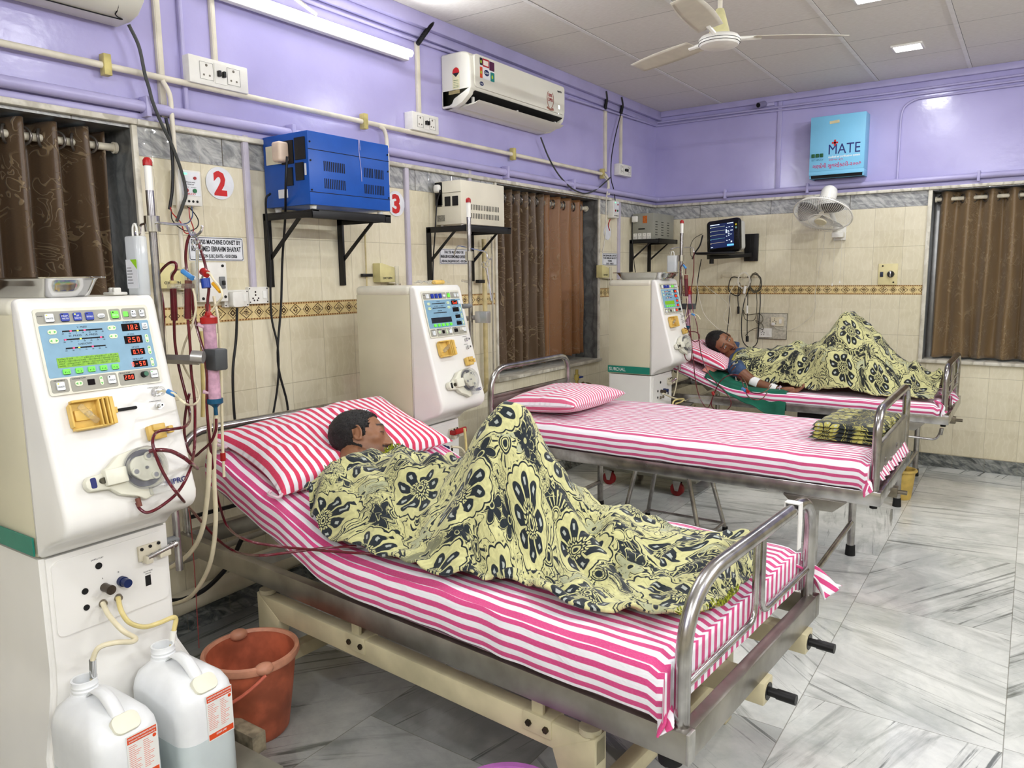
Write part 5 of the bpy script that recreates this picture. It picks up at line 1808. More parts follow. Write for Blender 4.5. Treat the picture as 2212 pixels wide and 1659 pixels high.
def stabiliser(y0, y1, z0, z1, d, m, label, kind):
    r = thing('voltage_stabiliser', label, 'voltage stabiliser', (0.02, y0, z0))
    w, h = y1 - y0, z1 - z0
    bm = NB(); bx(bm, 0, d, 0, w, 0, h, 0.003); bd = obj('casing', bm, m, r)
    FS = frame((0, -0.001, 0), (1, 0, 0), (0, 0, 1))
    F = FA(d + 0.0005, 0, 0)
    if kind == 'blue':
        for (zz) in (h * 0.17, h * 0.75):
            bm = NB(); plate(bm, F, 0, zz, w, zz + 0.0025, -0.001, 0.0006); obj('seam', bm, DARKS, bd)
        bm = NB()
        for (a, b_) in ((0.17, 0.48), (0.30, 0.48), (0.66, 0.47), (0.80, 0.47), (0.17, 0.24), (0.30, 0.24), (0.66, 0.23), (0.80, 0.23)):
            for k in range(6): plate(bm, F, w * a + 0.0105 * k, h * b_, w * a + 0.0105 * k + 0.0045, h * b_ + 0.042, -0.0005, 0.0008)
        obj('vent_slots', bm, DARKS, bd)
        for q in ((0.02, 0.85), (0.02, 0.60), (0.02, 0.20), (0.98, 0.85), (0.98, 0.6), (0.98, 0.2)):
            bm = NB(); cyl(bm, F @ Vector((w * q[0], h * q[1], 0)), F @ Vector((w * q[0], h * q[1], 0.003)), 0.004, n=10); obj('screw', bm, DARKS, bd)
        bm = NB(); tube(bm, [F @ Vector(q) for q in ((w * .60, h, .001), (w * .605, h * .8, .001), (w * .62, h * .6, .001), (w * .625, h * .40, .001))], 0.0016, 5, 4); tube(bm, [F @ Vector(q) for q in ((w * .615, h, .001), (w * .618, h * .85, .001))], 0.0016, 5)
        obj('paint_drip', bm, PURPP, bd)
        for (q, m_) in (((0.02, 0.60, 0.125, 0.86), mat('ivory_plate', (228, 222, 196), 0.5, mottle=0.04)), ((0.125, 0.58, 0.20, 0.90), BLACK), ((0.21, 0.62, 0.275, 0.92), BLACK), ((0.15, 0.28, 0.19, 0.53), BLACK), ((0.21, 0.34, 0.26, 0.58), BLACK), ((0.265, 0.40, 0.275, 0.56), WPL), ((0.09, 0.12, 0.15, 0.24), WPL)):
            bm = NB(); plate(bm, FS, q[0] * d / 0.29, h * q[1], q[2] * d / 0.29, h * q[3], -0.001, 0.0015 if m_ is not BLACK else 0.004, 0.002); obj('side_plate', bm, m_, bd)
        for k in range(4):
            bm = NB(); cyl(bm, (0.03 + (d - 0.06) * (k % 2), 0.04 + (w - 0.08) * (k // 2), -0.022), (0.03 + (d - 0.06) * (k % 2), 0.04 + (w - 0.08) * (k // 2), 0.0), 0.012, 0.016, n=14); obj('foot', bm, WHITEP, r)
        bm = NB(); box(bm, (0.15, -0.028, h * 0.74), (0.055, 0.055, 0.085), 0.012, 3); obj('plug', bm, mat('cream_plug', (222, 200, 180), 0.45, mottle=0.05), r)
    elif kind == 'cream':
        bm = NB()
        for rr in range(2):
            for k in range(18): plate(bm, F, w * 0.22 + 0.0155 * k, h * (0.34 - 0.2 * rr), w * 0.22 + 0.0155 * k + 0.005, h * (0.34 - 0.2 * rr) + 0.030, -0.0005, 0.0008)
        obj('vent_slots', bm, DARKS, bd)
        for q in ((0.0, 0.45, 0.05, 0.98), (0.01, 0.42, 0.045, 0.70), (0.07, 0.42, 0.11, 0.64), (0.125, 0.42, 0.165, 0.64)):
            bm = NB(); plate(bm, FS, q[0], h * q[1], q[2], h * q[3], -0.001, 0.003, 0.002); obj('side_socket', bm, BLACK, bd)
        bm = NB(); plate(bm, FS, 0.01, h * 0.08, 0.065, h * 0.22, -0.001, 0.001); obj('rating_label', bm, mat('silver_label', (150, 146, 132), 0.4, mottle=0.3, mscale=200), bd)
        bm = NB(); plate(bm, FS, 0.0, h * 0.725, d, h * 0.733, -0.001, 0.001); obj('seam', bm, mat('seam_shadow', (120, 114, 90), 0.6, mottle=0.1), bd)
        bm = NB(); box(bm, (0.03, -0.02, h * 0.83), (0.042, 0.03, 0.045), 0.012, 3); obj('plug', bm, WHITEP, r)
        for k in range(4):
            bm = NB(); cyl(bm, (0.02 + (d - 0.04) * (k % 2), 0.03 + (w - 0.06) * (k // 2), -0.012), (0.02 + (d - 0.04) * (k % 2), 0.03 + (w - 0.06) * (k // 2), 0), 0.009, n=12); obj('foot', bm, WHITEP, r)
    else:
        bm = NB()
        for rr in range(6):
            for k in range(3): plate(bm, F, w * (0.10 + 0.28 * k), h * (0.66 - 0.10 * rr), w * (0.10 + 0.28 * k) + 0.045, h * (0.66 - 0.10 * rr) + 0.005, -0.0005, 0.0008)
        obj('vent_slots', bm, DARKS, bd)
        for k in range(4):
            bm = NB(); plate(bm, FS, 0.010 + 0.042 * k, 0.004, 0.044 + 0.042 * k, 0.052, -0.001, 0.002, 0.002); s_ = obj('side_socket', bm, WHITEP, bd)
            bm = NB()
            for a, b_ in ((0.017, 0.040), (0.009, 0.022), (0.025, 0.022), (0.009, 0.012), (0.025, 0.012)):
                cyl(bm, FS @ Vector((0.010 + 0.042 * k + a, b_, 0.002)), FS @ Vector((0.010 + 0.042 * k + a, b_, 0.0028)), 0.0026, n=8)
            obj('socket_hole', bm, DARKS, bd)
        bm = NB(); plate(bm, FS, 0.095, h * 0.62, 0.135, h * 0.90, -0.001, 0.001); obj('warning_label', bm, mat('orange_label', (206, 110, 44), 0.5, mottle=0.2, mscale=150), bd)
        bm = NB(); plate(bm, FS, 0.055, h * 0.38, 0.115, h * 0.43, -0.001, 0.001); obj('slot', bm, DARKS, bd)
        bm = NB(); box(bm, (0.03, -0.018, h * 0.78), (0.05, 0.03, 0.052), 0.008, 3); obj('plug', bm, WHITEP, r)
    return r


def bracket(ys, z, arm, drop, label, w=0.03):
    r = thing('wall_bracket', label, 'wall bracket', (0, ys[0], z))
    L = ys[1] - ys[0]
    for y in (0.0, L):
        bm = NB()
        bx(bm, 0.0, 0.006, y - w / 2, y + w / 2, -drop, 0, 0.001); bx(bm, 0.006, 0.034, y - w / 2, y - w / 2 + 0.005, -drop, 0, 0.001)
        obj('upright', bm, BLACK, r)
        bm = NB(); bx(bm, 0, arm, y - w / 2, y + w / 2, -0.006, 0, 0.001); bx(bm, 0, arm, y - w / 2, y - w / 2 + 0.005, -0.032, -0.006, 0.001); obj('arm', bm, BLACK, r)
        bm = NB(); prism(bm, [(0.006, -drop * 0.62), (0.006, -drop * 0.70), (arm * 0.72, -0.030), (arm * 0.66, -0.030)], y - 0.012, y - 0.006, 'y'); prism(bm, [(0.006, -drop * 0.62), (0.006, -drop * 0.635), (arm * 0.675, -0.030), (arm * 0.66, -0.030)], y - 0.006, y + 0.012, 'y'); obj('brace', bm, BLACK, r)
    bm = NB()
    bx(bm, arm - 0.004, arm, -w / 2, L + w / 2, -0.034, 0.004, 0.001); bx(bm, arm - 0.03, arm, -w / 2, L + w / 2, -0.002, 0.002, 0.001); obj('cross_rail', bm, BLACK, r)
    bm = NB(); bx(bm, 0.0, 0.03, -w / 2, L + w / 2, -0.004, 0.0, 0.001)
    obj('cross_rail', bm, BLACK, r)
    return r


bracket((-4.245, -3.805), 1.783, 0.33, 0.328, 'black iron wall bracket carrying the blue stabiliser', 0.04)
stabiliser(-4.258, -3.77, 1.806, 2.112, 0.295, mat('stabiliser_blue', (16, 82, 176), 0.4, mottle=0.06, mscale=6), 'blue voltage stabiliser box with vent slots on a black wall bracket', 'blue')
bracket((-3.135, -2.735), 1.772, 0.29, 0.31, 'black iron wall bracket carrying the cream stabiliser', 0.035)
stabiliser(-3.085, -2.665, 1.787, 2.028, 0.185, mat('stabiliser_cream', (224, 218, 198), 0.4, mottle=0.04, mscale=5), 'cream voltage stabiliser with black side sockets on a black bracket beside the window', 'cream')
bracket((-0.50, -0.13), 1.782, 0.27, 0.27, 'black iron wall bracket in the room corner under the grey stabiliser', 0.035)
stabiliser(-0.50, -0.06, 1.783, 2.0, 0.19, mat('stabiliser_grey', (150, 150, 138), 0.45, mottle=0.05, mscale=5), 'grey voltage stabiliser with a row of four sockets in the room corner', 'grey')


def starter(y0, y1, z0, z1, label, full):
    r = thing('starter_box', label, 'electronic starter', (0, y0, z0))
    w, h = y1 - y0, z1 - z0
    bm = NB(); bx(bm, 0, 0.055, 0, w, 0, h, 0.004); b_ = obj('box', bm, WHITEP, r)
    F = FA(0.056, 0, 0)
    bm = NB(); plate(bm, F, w * 0.12, h * 0.28, w * 0.92, h * 0.95, 0, 0.001, 0.004); obj('label_plate', bm, WPL, r)
    for (a, c, m_) in ((0.30, 0.42, REDP), (0.66, 0.42, mat('green_button', (20, 110, 60), 0.4, mottle=0.05)), (0.70, 0.78, REDP)):
        bm = NB(); cyl(bm, F @ Vector((w * a, h * c, 0)), F @ Vector((w * a, h * c, 0.006)), 0.0085 if a < 0.69 else 0.006, n=16); obj('button', bm, m_, r)
    bm = NB(); plate(bm, F, w * 0.22, h * 0.86, w * 0.38, h * 0.91, 0.001, 0.002, 0.002); obj('indicator', bm, mat('lit_green_lamp', (120, 255, 160), 0.4, emit=(80, 255, 140), es=2.5), r)
    bm = NB()
    for k in range(4): cyl(bm, F @ Vector((w * (0.22 + 0.18 * k), h * 0.12, 0)), F @ Vector((w * (0.22 + 0.18 * k), h * 0.12, 0.001)), 0.005, n=12)
    obj('terminal_hole', bm, DARKS, r)
    if full:
        bm = NB(); text_bm(bm, F, 'Electronic', w * 0.52, h * 0.64, 0.006, 0.04, z=0.001); text_bm(bm, F, 'Starter', w * 0.52, h * 0.58, 0.006, 0.03, z=0.001); text_bm(bm, F, 'STOP   START', w * 0.5, h * 0.50, 0.0035, 0.05, z=0.001); obj('lettering', bm, INK, r)
        bm = NB(); text_bm(bm, F, 'SELCO', w * 0.5, h * 0.305, 0.007, 0.04, z=0.001, bold=0.02); obj('lettering', bm, RED, r)
    return r


starter(-4.70, -4.598, 1.79, 1.93, 'white electronic starter box with red and green buttons beside the number 2 disc', True)
starter(-0.925, -0.825, 1.945, 2.08, 'small white electronic starter box high beside the corner window', False)


def disc(y, z, txt, label):
    r = thing('number_sign', label, 'number sign', (0.001, y, z))
    bm = NB(); cyl(bm, (0, 0, 0), (0.004, 0, 0), 0.067, n=40); obj('disc', bm, WPL, r)
    bm = NB(); text_bm(bm, FA(0.004, 0, 0), txt, 0, -0.046, 0.092, 0.062, bold=0.045, ext=0.001); obj('numeral', bm, RED, r)
    return r


disc(-4.476, 1.897, '2', 'round white sign with a red number 2')
disc(-3.398, 1.887, '3', 'round white sign with a red number 3 beside the blue stabiliser')
r = thing('number_sign', 'round white sign, its number hidden behind a red hanging wire under the far starter box', 'number sign', (0.001, -0.93, 1.83))
bm = NB(); cyl(bm, (0, 0, 0), (0.004, 0, 0), 0.06, n=32); obj('disc', bm, WPL, r)


def plaque(y0, y1, z0, z1, rows, label):
    r = thing('plaque', label, 'plaque', (0.001, y0, z0))
    w, h = y1 - y0, z1 - z0
    F = FA(0, 0, 0)
    bm = NB(); plate(bm, F, 0, 0, w, h, 0, 0.003, 0.006); obj('board', bm, WPL, r)
    bm = NB()
    t = [F @ Vector((q[0] + w / 2, q[1] + h / 2, 0.0032)) for q in rrect(w - 0.008, h - 0.008, 0.006)]
    tube(bm, t, 0.0014, 4, closed=True); obj('border_line', bm, INK, r)
    bm = NB()
    for (s, yy, hh, ww) in rows: text_bm(bm, F, s, w / 2, h * yy, hh, w * ww, z=0.003, bold=0.03)
    obj('lettering', bm, INK, r)


plaque(-4.644, -4.381, 1.572, 1.671, (('DIALYSIS MACHINE DONET BY', 0.70, 0.018, 0.90), ('Mr. AHMED EBRAHIM BHAIYAT', 0.40, 0.020, 0.90), ('PRESTON (U.K.) DATE :- 01/01/2006', 0.13, 0.014, 0.74)), 'white plaque lettered DIALYSIS MACHINE DONET BY, under the number 2 disc')
plaque(-3.041, -2.773, 1.566, 1.656, (('DIALYSIS MACHINE FOR', 0.70, 0.016, 0.68), ('MARHUM NOORMOHMAD KAPADIA\'S', 0.40, 0.018, 0.93), ('(ASRANA) ISALISAWAB DATE :- 01/01/2006', 0.12, 0.014, 0.90)), 'white plaque behind the bracket of the cream stabiliser')
plaque(-1.012, -0.755, 1.566, 1.664, (('DIALYSIS MACHINE DONET BY', 0.74, 0.013, 0.90), ('YAKUBBHAI MAYAT', 0.52, 0.015, 0.90), ('VESMA', 0.30, 0.014, 0.30), ('DATE : 10/02/11', 0.08, 0.013, 0.50)), 'white plaque between the corner window and the farthest bracket')


def oxygen(y, z, label, txt=True):
    r = thing('oxygen_outlet', label, 'oxygen outlet', (0, y, z))
    bm = NB(); prism(bm, [(-0.065, -0.045), (-0.065, 0.055), (-0.045, 0.055), (0.058, 0.030), (0.058, -0.045)], 0, 0.055, 'x', 0.004)
    obj('housing', bm, mat('olive_cream_box', (212, 202, 144), 0.45, mottle=0.05), r)
    if txt:
        bm = NB(); text_bm(bm, FA(0.0555, 0, 0), 'OXYGEN', -0.012, -0.028, 0.011, 0.070, bold=0.02); obj('lettering', bm, INK, r)
    bm = NB(); cyl(bm, (0.07, 0.045, -0.055), (0.07, 0.045, 0.04), 0.011, n=14); cyl(bm, (0.07, 0.045, -0.17), (0.07, 0.045, -0.065), 0.026, n=18)
    obj('flow_tube', bm, CLEARP, r)
    bm = NB(); cyl(bm, (0.07, 0.045, -0.068), (0.07, 0.045, -0.053), 0.020, n=16); cyl(bm, (0.0, 0.045, -0.06), (0.07, 0.045, -0.06), 0.008, n=10); obj('flow_valve', bm, CHROME, r)
    return r


oxygen(-4.745, 1.505, 'oxygen outlet box behind the blood lines of the nearest machine')
oxygen(-3.525, 1.512, 'oxygen outlet box above the middle dialysis machine')
oxygen(-1.045, 1.512, 'oxygen outlet box between the corner window and the farthest machine', True)

# breaker board and sockets beside the plaque
r = thing('breaker_board', 'white square board with a breaker, half hidden behind the tubing under the first plaque', 'breaker board', (0, -4.638, 1.40))
bm = NB(); bx(bm, 0, 0.05, 0, 0.135, 0, 0.165, 0.005); obj('board', bm, WHITEP, r)
bm = NB(); bx(bm, 0.05, 0.058, 0.095, 0.120, 0.055, 0.105, 0.002); obj('breaker', bm, GREYP, r)
bm = NB(); bx(bm, 0.058, 0.07, 0.102, 0.113, 0.07, 0.088, 0.002); obj('breaker_lever', bm, BLACK, r)
for q in ((0.115, 0.15), (0.015, 0.015), (0.12, 0.02)):
    bm = NB(); cyl(bm, (0.05, q[0], q[1]), (0.053, q[0], q[1]), 0.006, n=12); obj('screw', bm, DARKS, r)


def socket_plate(loc, w, h, axis, label, plug=False):
    r = thing('wall_socket', label, 'wall socket', loc)
    F = frame((0, 0, 0), (0, 1, 0) if axis == 'A' else (1, 0, 0), (0, 0, 1))
    bm = NB(); plate(bm, F, 0, 0, w, h, 0, 0.022, 0.003); obj('plate', bm, WHITEP, r)
    bm = NB(); plate(bm, F, w * 0.70, h * 0.30, w * 0.88, h * 0.75, 0.022, 0.027, 0.002); obj('switch', bm, mat('switch_white', (240, 240, 234), 0.35, mottle=0.02), r)
    bm = NB()
    for a, c in ((0.34, 0.70), (0.34, 0.52), (0.20, 0.32), (0.48, 0.32), (0.26, 0.20), (0.42, 0.20)): cyl(bm, F @ Vector((w * a, h * c, 0.022)), F @ Vector((w * a, h * c, 0.0228)), 0.0042, n=10)
    obj('socket_hole', bm, mat('socket_hole_brown', (44, 26, 22), 0.6, mottle=0.1), r)
    for a, c in ((0.05, 0.9), (0.95, 0.1), (0.05, 0.1), (0.95, 0.9)):
        bm = NB(); cyl(bm, F @ Vector((w * a, h * c, 0.022)), F @ Vector((w * a, h * c, 0.0232)), 0.003, n=8); obj('screw', bm, DARKS, r)
    if plug:
        bm = NB(); prism(bm, rrect(w * 0.46, h * 0.92, 0.012), 0.022, 0.060, 'z', 0.005, F @ Matrix.Translation((w * 0.36, h * 0.45, 0))); obj('plug', bm, WHITEP, r)
    return r


socket_plate((0.0, -4.505, 1.374), 0.122, 0.073, 'A', 'white wall socket with a large white plug in it', True)
socket_plate((0.0, -4.380, 1.384), 0.103, 0.074, 'A', 'white wall socket with empty holes, right of the plugged one')

# gas pipe next to the window and black pipe clip
pipe('pipe', 'cream pipe standing between the middle machine and the window', 'pipe', mat('cream_pipe', (206, 190, 140), 0.4, mottle=0.08), [(0.04, -2.655, 1.72), (0.04, -2.655, 0.775), (0.0, -2.655, 0.745)], 0.015, 0.02,
     parts=[('pipe_clip', BLACK, (0.04, -2.70, 1.46), (0.03, 0.06, 0.02))])
pipe('pipe', 'thin grey pipe standing just left of the window frame', 'pipe', mat('grey_pipe', (170, 164, 150), 0.4, mottle=0.08), [(0.03, -2.56, 1.74), (0.03, -2.56, 0.80)], 0.006)
pipe('pipe', 'black clip and thin pipe on the tiles under the blue stabiliser', 'pipe', mat('cream_pipe'), [(0.02, -3.655, 1.74), (0.02, -3.655, 1.42)], 0.0045, parts=[('pipe_clip', BLACK, (0.022, -3.655, 1.505), (0.02, 0.07, 0.016))])
pipe('drain_pipe', 'thick cream drain pipe low on the left wall under the nearest bed', 'drain pipe', mat('cream_drain_pipe', (216, 208, 182), 0.45, mottle=0.1, mscale=6), [(0.075, -5.3, 0.155), (0.075, -2.7, 0.235)], 0.045, n=18)
pipe('pipe', 'grey steel pipe low on the left wall above the cream drain pipe', 'pipe', mat('grey_pipe'), [(0.05, -5.3, 0.33), (0.05, -2.7, 0.37)], 0.013)

# ---- blue air purifier on the back wall
r = thing('air_purifier', 'pale blue air purification box lettered MATE on the back wall', 'air purifier', (1.364, 0, 2.235))
MB_ = mat('purifier_blue', (122, 190, 224), 0.4, mottle=0.03, mscale=3)
bm = NB()
w, h, d = 0.395, 0.44, 0.155
bx(bm, 0, w, -d, 0, 0.03, h, 0.003); bx(bm, 0, 0.012, -d * 0.9, 0, -0.022, 0.03, 0.002); bx(bm, w - 0.012, w, -d * 0.9, 0, -0.022, 0.03, 0.002); bx(bm, 0, w, -0.1, -0.09, -0.022, -0.012, 0.002); bx(bm, 0, w, -d, -d + 0.008, 0.0, 0.03, 0.002)
obj('casing', bm, MB_, r)
bm = NB(); bx(bm, 0.012, w - 0.012, -d * 0.88, -0.005, -0.018, 0.030); obj('outlet_grille', bm, DARKS, r)
F = frame((0, -d - 0.0004, 0), (1, 0, 0), (0, 0, 1))
bm = NB(); text_bm(bm, F, 'MATE', 0.252, 0.150, 0.075, 0.225, z=0.0002); obj('lettering', bm, INKB, r)
bm = NB(); plate(bm, F, 0.160, 0.228, 0.205, 0.241, 0, 0.001); plate(bm, F, 0.1755, 0.212, 0.1895, 0.257, 0, 0.001); obj('cross_emblem', bm, RED, r)
bm = NB(); text_bm(bm, F, 'medical air purification system', 0.252, 0.124, 0.015, 0.225, bold=0.02); obj('lettering', bm, LETW, r)
MAG = mat('magenta_print', (196, 26, 96), 0.5, mottle=0.04)
bm = NB(); text_bm(bm, F, '\u0ab8\u0acc\u0a9c\u0aa8\u0acd\u0aaf', 0.195, 0.103, 0.012, 0.105); text_bm(bm, F, '\u0a97\u0aa3\u0aa6\u0ac7\u0ab5\u0ac0 \u0ab8\u0ac1\u0a97\u0ab0\u0aab\u0ac7\u0a95\u0a9f\u0ab0\u0ac0-\u0ae8\u0ae6\u0ae6\u0aed', 0.20, 0.055, 0.026, 0.35, bold=0.012); obj('lettering', bm, MAG, r)
for k in range(3):
    bm = NB(); bx(bm, 0.016 + 0.031 * k, 0.040 + 0.031 * k, -d - 0.012, -d, 0.135, 0.162, 0.003); obj('green_switch', bm, mat('dark_green_switch', (14, 84, 40), 0.35, mottle=0.1), r)
bm = NB(); text_bm(bm, F, 'EST FAN UV', 0.060, 0.110, 0.013, 0.085); obj('lettering', bm, mat('teal_print', (20, 80, 120), 0.5, mottle=0.05), r)
bm = NB(); plate(bm, F, 0.145, 0.375, 0.215, 0.395, 0, 0.001, M) if False else plate(bm, F @ Matrix.Rotation(rad(4), 4, 'Z'), 0.165, 0.365, 0.235, 0.386, 0, 0.001); obj('paper_label', bm, mat('cream_label', (216, 204, 160), 0.6, mottle=0.1), r)

# ---- CCTV camera
r = thing('security_camera', 'small security camera under the ceiling on the back wall', 'security camera', (0.94, 0, 2.855))
bm = NB(); bx(bm, -0.02, 0.10, -0.02, 0, -0.02, 0.025, 0.003); obj('mount', bm, PURPP, r)
bm = NB(); cyl(bm, (0.02, -0.02, 0.0), (-0.005, -0.10, -0.02), 0.024, n=18); cb = obj('camera_body', bm, mat('lilac_grey', (140, 134, 168), 0.4, mottle=0.05), r)
bm = NB(); cyl(bm, (-0.004, -0.098, -0.0195), (-0.006, -0.103, -0.021), 0.018, n=16); obj('lens', bm, DARKS, cb)

# ---- wall fan
r = thing('wall_fan', 'white oscillating wall fan with pull cords under the blue purifier', 'wall fan', (1.585, -0.02, 1.785))
bm = NB(); bx(bm, -0.045, 0.045, 0.0, 0.02, -0.05, 0.06, 0.006); bx(bm, -0.035, 0.035, -0.09, 0.0, -0.02, 0.02, 0.008); obj('wall_mount', bm, WHITEP, r)
cf = Vector((1.520, -0.33, 1.925)) - Vector(r.location)
nf = Vector((-0.10, -0.50, -0.86)).normalized()        # the way the fan blows
Ff, _l = frame_of(cf, cf + nf)
bm = NB(); cyl(bm, (0.0, -0.06, 0.0), cf - nf * 0.13 , 0.018, n=12); obj('neck', bm, WHITEP, r)
bm = NB(); lathe(bm, [(0, -0.235), (0.035, -0.235), (0.052, -0.22), (0.060, -0.19), (0.062, -0.09), (0.05, -0.06), (0, -0.06)], 24, Ff); obj('motor_housing', bm, WHITEP, r)
bm = NB()
R0 = 0.212
for (rr, zz) in ((R0, 0.0), (0.09, 0.062), (0.09, -0.062)):
    tube(bm, [Ff @ Vector((rr * math.cos(t), rr * math.sin(t), zz)) for t in [k * PI / 30 for k in range(60)]], 0.0026 if rr < 0.2 else 0.006, 6, closed=True)
for k in range(84):
    t = 2 * PI * k / 84
    c, s = math.cos(t), math.sin(t)
    for sg in (1, -1):
        tube(bm, [Ff @ Vector((q * c, q * s, sg * z)) for q, z in ((0.045, 0.066), (0.10, 0.062), (0.16, 0.050), (0.195, 0.030), (R0, 0.003))], 0.0011, 4)
obj('cage', bm, WHITEP, r)
bm = NB()
for k in range(3):
    t0 = 2 * PI * k / 3 + 0.4
    t = NB()
    def bl(a, b):
        q = 0.03 + 0.155 * a
        th = t0 + (b - 0.5) * (0.9 + 0.5 * math.sin(a * PI)) + a * 0.35
        return Ff @ Vector((q * math.cos(th), q * math.sin(th), (b - 0.5) * 0.045 * (0.4 + a)))
    surf(t, bl, 10, 8); merge(bm, t)
solidify(obj('blades', bm, mat('smoked_fan_blade', (96, 94, 92), 0.3, alpha=0.9, mottle=0.05), r), 0.002)
bm = NB(); lathe(bm, [(0, 0.074), (0.040, 0.074), (0.045, 0.068), (0.045, 0.060), (0, 0.060)], 28, Ff); hb = obj('badge', bm, mat('ivory_badge', (222, 214, 186), 0.4, mottle=0.03), r)
bm = NB(); bx(bm, -0.04, 0.045, -0.10, -0.03, -0.03, 0.012, 0.006); obj('switch_housing', bm, WHITEP, r)
for dx, z1 in ((-0.02, -0.39), (0.035, -0.37)):
    bm = NB(); tube(bm, [(dx, -0.09, -0.02), (dx + 0.003, -0.09, -0.2), (dx, -0.09, z1)], 0.0012, 5, 4); pc_ = obj('pull_cord', bm, CABW, r)
    bm = NB(); lathe(bm, [(0, 0), (0.006, 0.002), (0.003, 0.02), (0, 0.02)], 10, Matrix.Translation((dx, -0.09, z1 - 0.015))); obj('pull_knob', bm, WHITEP, pc_)

# ---- patient monitor on its arm
r = thing('patient_monitor', 'black patient monitor with a lit trace screen on the wall arm', 'monitor', (0.765, -0.37, 1.79))
Fm = frame((0, 0, 0), (0.995, -0.10, 0.0), (0.0, 0.05, 1.0)) @ Matrix.Rotation(rad(4), 4, 'Z') @ Matrix.Rotation(rad(-6), 4, 'Y')
bm = NB(); prism(bm, rrect(0.30, 0.268, 0.03), -0.035, 0.0, 'z', 0.006, Fm); ms = obj('bezel', bm, mat('gloss_black', (12, 12, 14), 0.2, mottle=0.1), r)
bm = NB(); prism(bm, rrect(0.27, 0.24, 0.03), -0.12, -0.035, 'z', 0.01, Fm); obj('back_housing', bm, mat('monitor_grey', (190, 190, 184), 0.4, mottle=0.03), r)
bm = NB(); plate(bm, Fm, -0.118, -0.092, 0.098, 0.103, 0.0, 0.0008); obj('screen', bm, mat('lit_screen_navy', (24, 32, 62), 0.3, emit=(22, 34, 74), es=0.9), ms)
SCW = mat('lit_trace_white', (220, 230, 235), 0.4, emit=(205, 222, 235), es=1.0)
for k, cc in enumerate(((200, 210, 180), (200, 210, 180), (190, 200, 160), (120, 190, 190), (220, 200, 160))):
    bm = NB(); plate(bm, Fm, -0.112, 0.078 - 0.032 * k, 0.018, 0.0795 - 0.032 * k, 0.0008, 0.0012); plate(bm, Fm, -0.114, 0.072 - 0.032 * k, -0.108, 0.080 - 0.032 * k, 0.0008, 0.0012)
    obj('trace', bm, mat('lit_trace_%d' % k, cc, 0.4, emit=cc, es=0.8), ms)
bm = NB()
for (q) in ((-0.115, 0.094, -0.03, 0.100), (0.04, 0.094, 0.095, 0.100), (0.026, 0.02, 0.036, 0.05), (0.040, 0.036, 0.056, 0.041), (0.042, 0.024, 0.058, 0.030), (0.046, 0.010, 0.06, 0.015), (0.068, 0.036, 0.09, 0.041), (0.03, -0.008, 0.04, -0.002), (0.05, -0.004, 0.058, 0.003), (0.066, 0.006, 0.08, 0.010), (0.03, -0.042, 0.042, -0.036), (0.052, -0.040, 0.064, -0.034), (0.07, -0.058, 0.082, -0.046), (-0.112, -0.086, -0.094, -0.080), (0.03, 0.062, 0.04, 0.067), (0.052, 0.064, 0.066, 0.069), (0.08, 0.064, 0.092, 0.069)):
    plate(bm, Fm, *q, 0.0008, 0.0012)
obj('screen_readout', bm, SCW, ms)
bm = NB(); plate(bm, Fm, 0.036, -0.085, 0.097, -0.070, 0.0008, 0.0014, 0.004); obj('screen_bar', bm, mat('lit_blue_bar', (110, 190, 235), 0.4, emit=(100, 180, 230), es=1.0), ms)
for k, m_ in enumerate((mat('yellow_key', (226, 206, 40), 0.4, mottle=0.05), mat('mint_key', (150, 200, 190), 0.4, mottle=0.05), BLACK, BLACK, BLACK)):
    bm = NB(); plate(bm, Fm, 0.112, 0.072 - 0.024 * k, 0.126, 0.086 - 0.024 * k, 0.0, 0.002, 0.003); obj('key', bm, m_, ms)
bm = NB(); cyl(bm, Fm @ Vector((-0.165, -0.02, -0.07)), Fm @ Vector((-0.135, 0.0, -0.07)), 0.02, n=12); obj('cable_connector', bm, BLACK, r)
r = thing('monitor_arm', 'black swing arm and wall plate holding the patient monitor', 'monitor arm', (0.89, 0, 1.70))
bm = NB(); bx(bm, -0.056, 0.057, -0.03, 0, -0.112, 0.116, 0.003); pl = obj('wall_plate', bm, BLACK, r)
for dx in (-0.01, 0.02): 
    bm = NB(); bx(bm, dx, dx + 0.006, -0.034, -0.03, -0.105, 0.11, 0.001); obj('rib', bm, BLACK, pl)
bm = NB()
p0, p1 = Vector((-0.02, -0.04, -0.06)), Vector((-0.24, -0.30, -0.075))
T, L_ = frame_of(p0, p1)
bx(bm, -0.03, 0.03, -0.018, 0.018, -0.02, L_ + 0.03, 0.004, M=T)
obj('arm', bm, BLACK, r)
bm = NB(); bx(bm, -0.30, 0.02, -0.50, -0.26, -0.058, -0.040, 0.004); cyl(bm, (-0.24, -0.30, -0.13), (-0.24, -0.30, -0.05), 0.018, n=12); cyl(bm, (-0.33, -0.44, -0.045), (-0.20, -0.42, -0.045), 0.008, n=8); obj('tray', bm, BLACK, r)

# ---- hooks with cables
r = thing('hook_rail', 'cream plastic rail of four hooks on the back wall', 'hook rail', (0.80, 0, 1.468))
bm = NB(); bx(bm, -0.165, 0.165, -0.008, 0, -0.012, 0.012, 0.002); obj('rail', bm, IVORY, r)
for k in range(4):
    bm = NB(); tube(bm, [(-0.15 + 0.093 * k, -0.008, -0.012), (-0.15 + 0.093 * k, -0.035, -0.012), (-0.15 + 0.093 * k, -0.045, 0.015)], 0.0045, 8, 4); obj('hook', bm, IVORY, r)


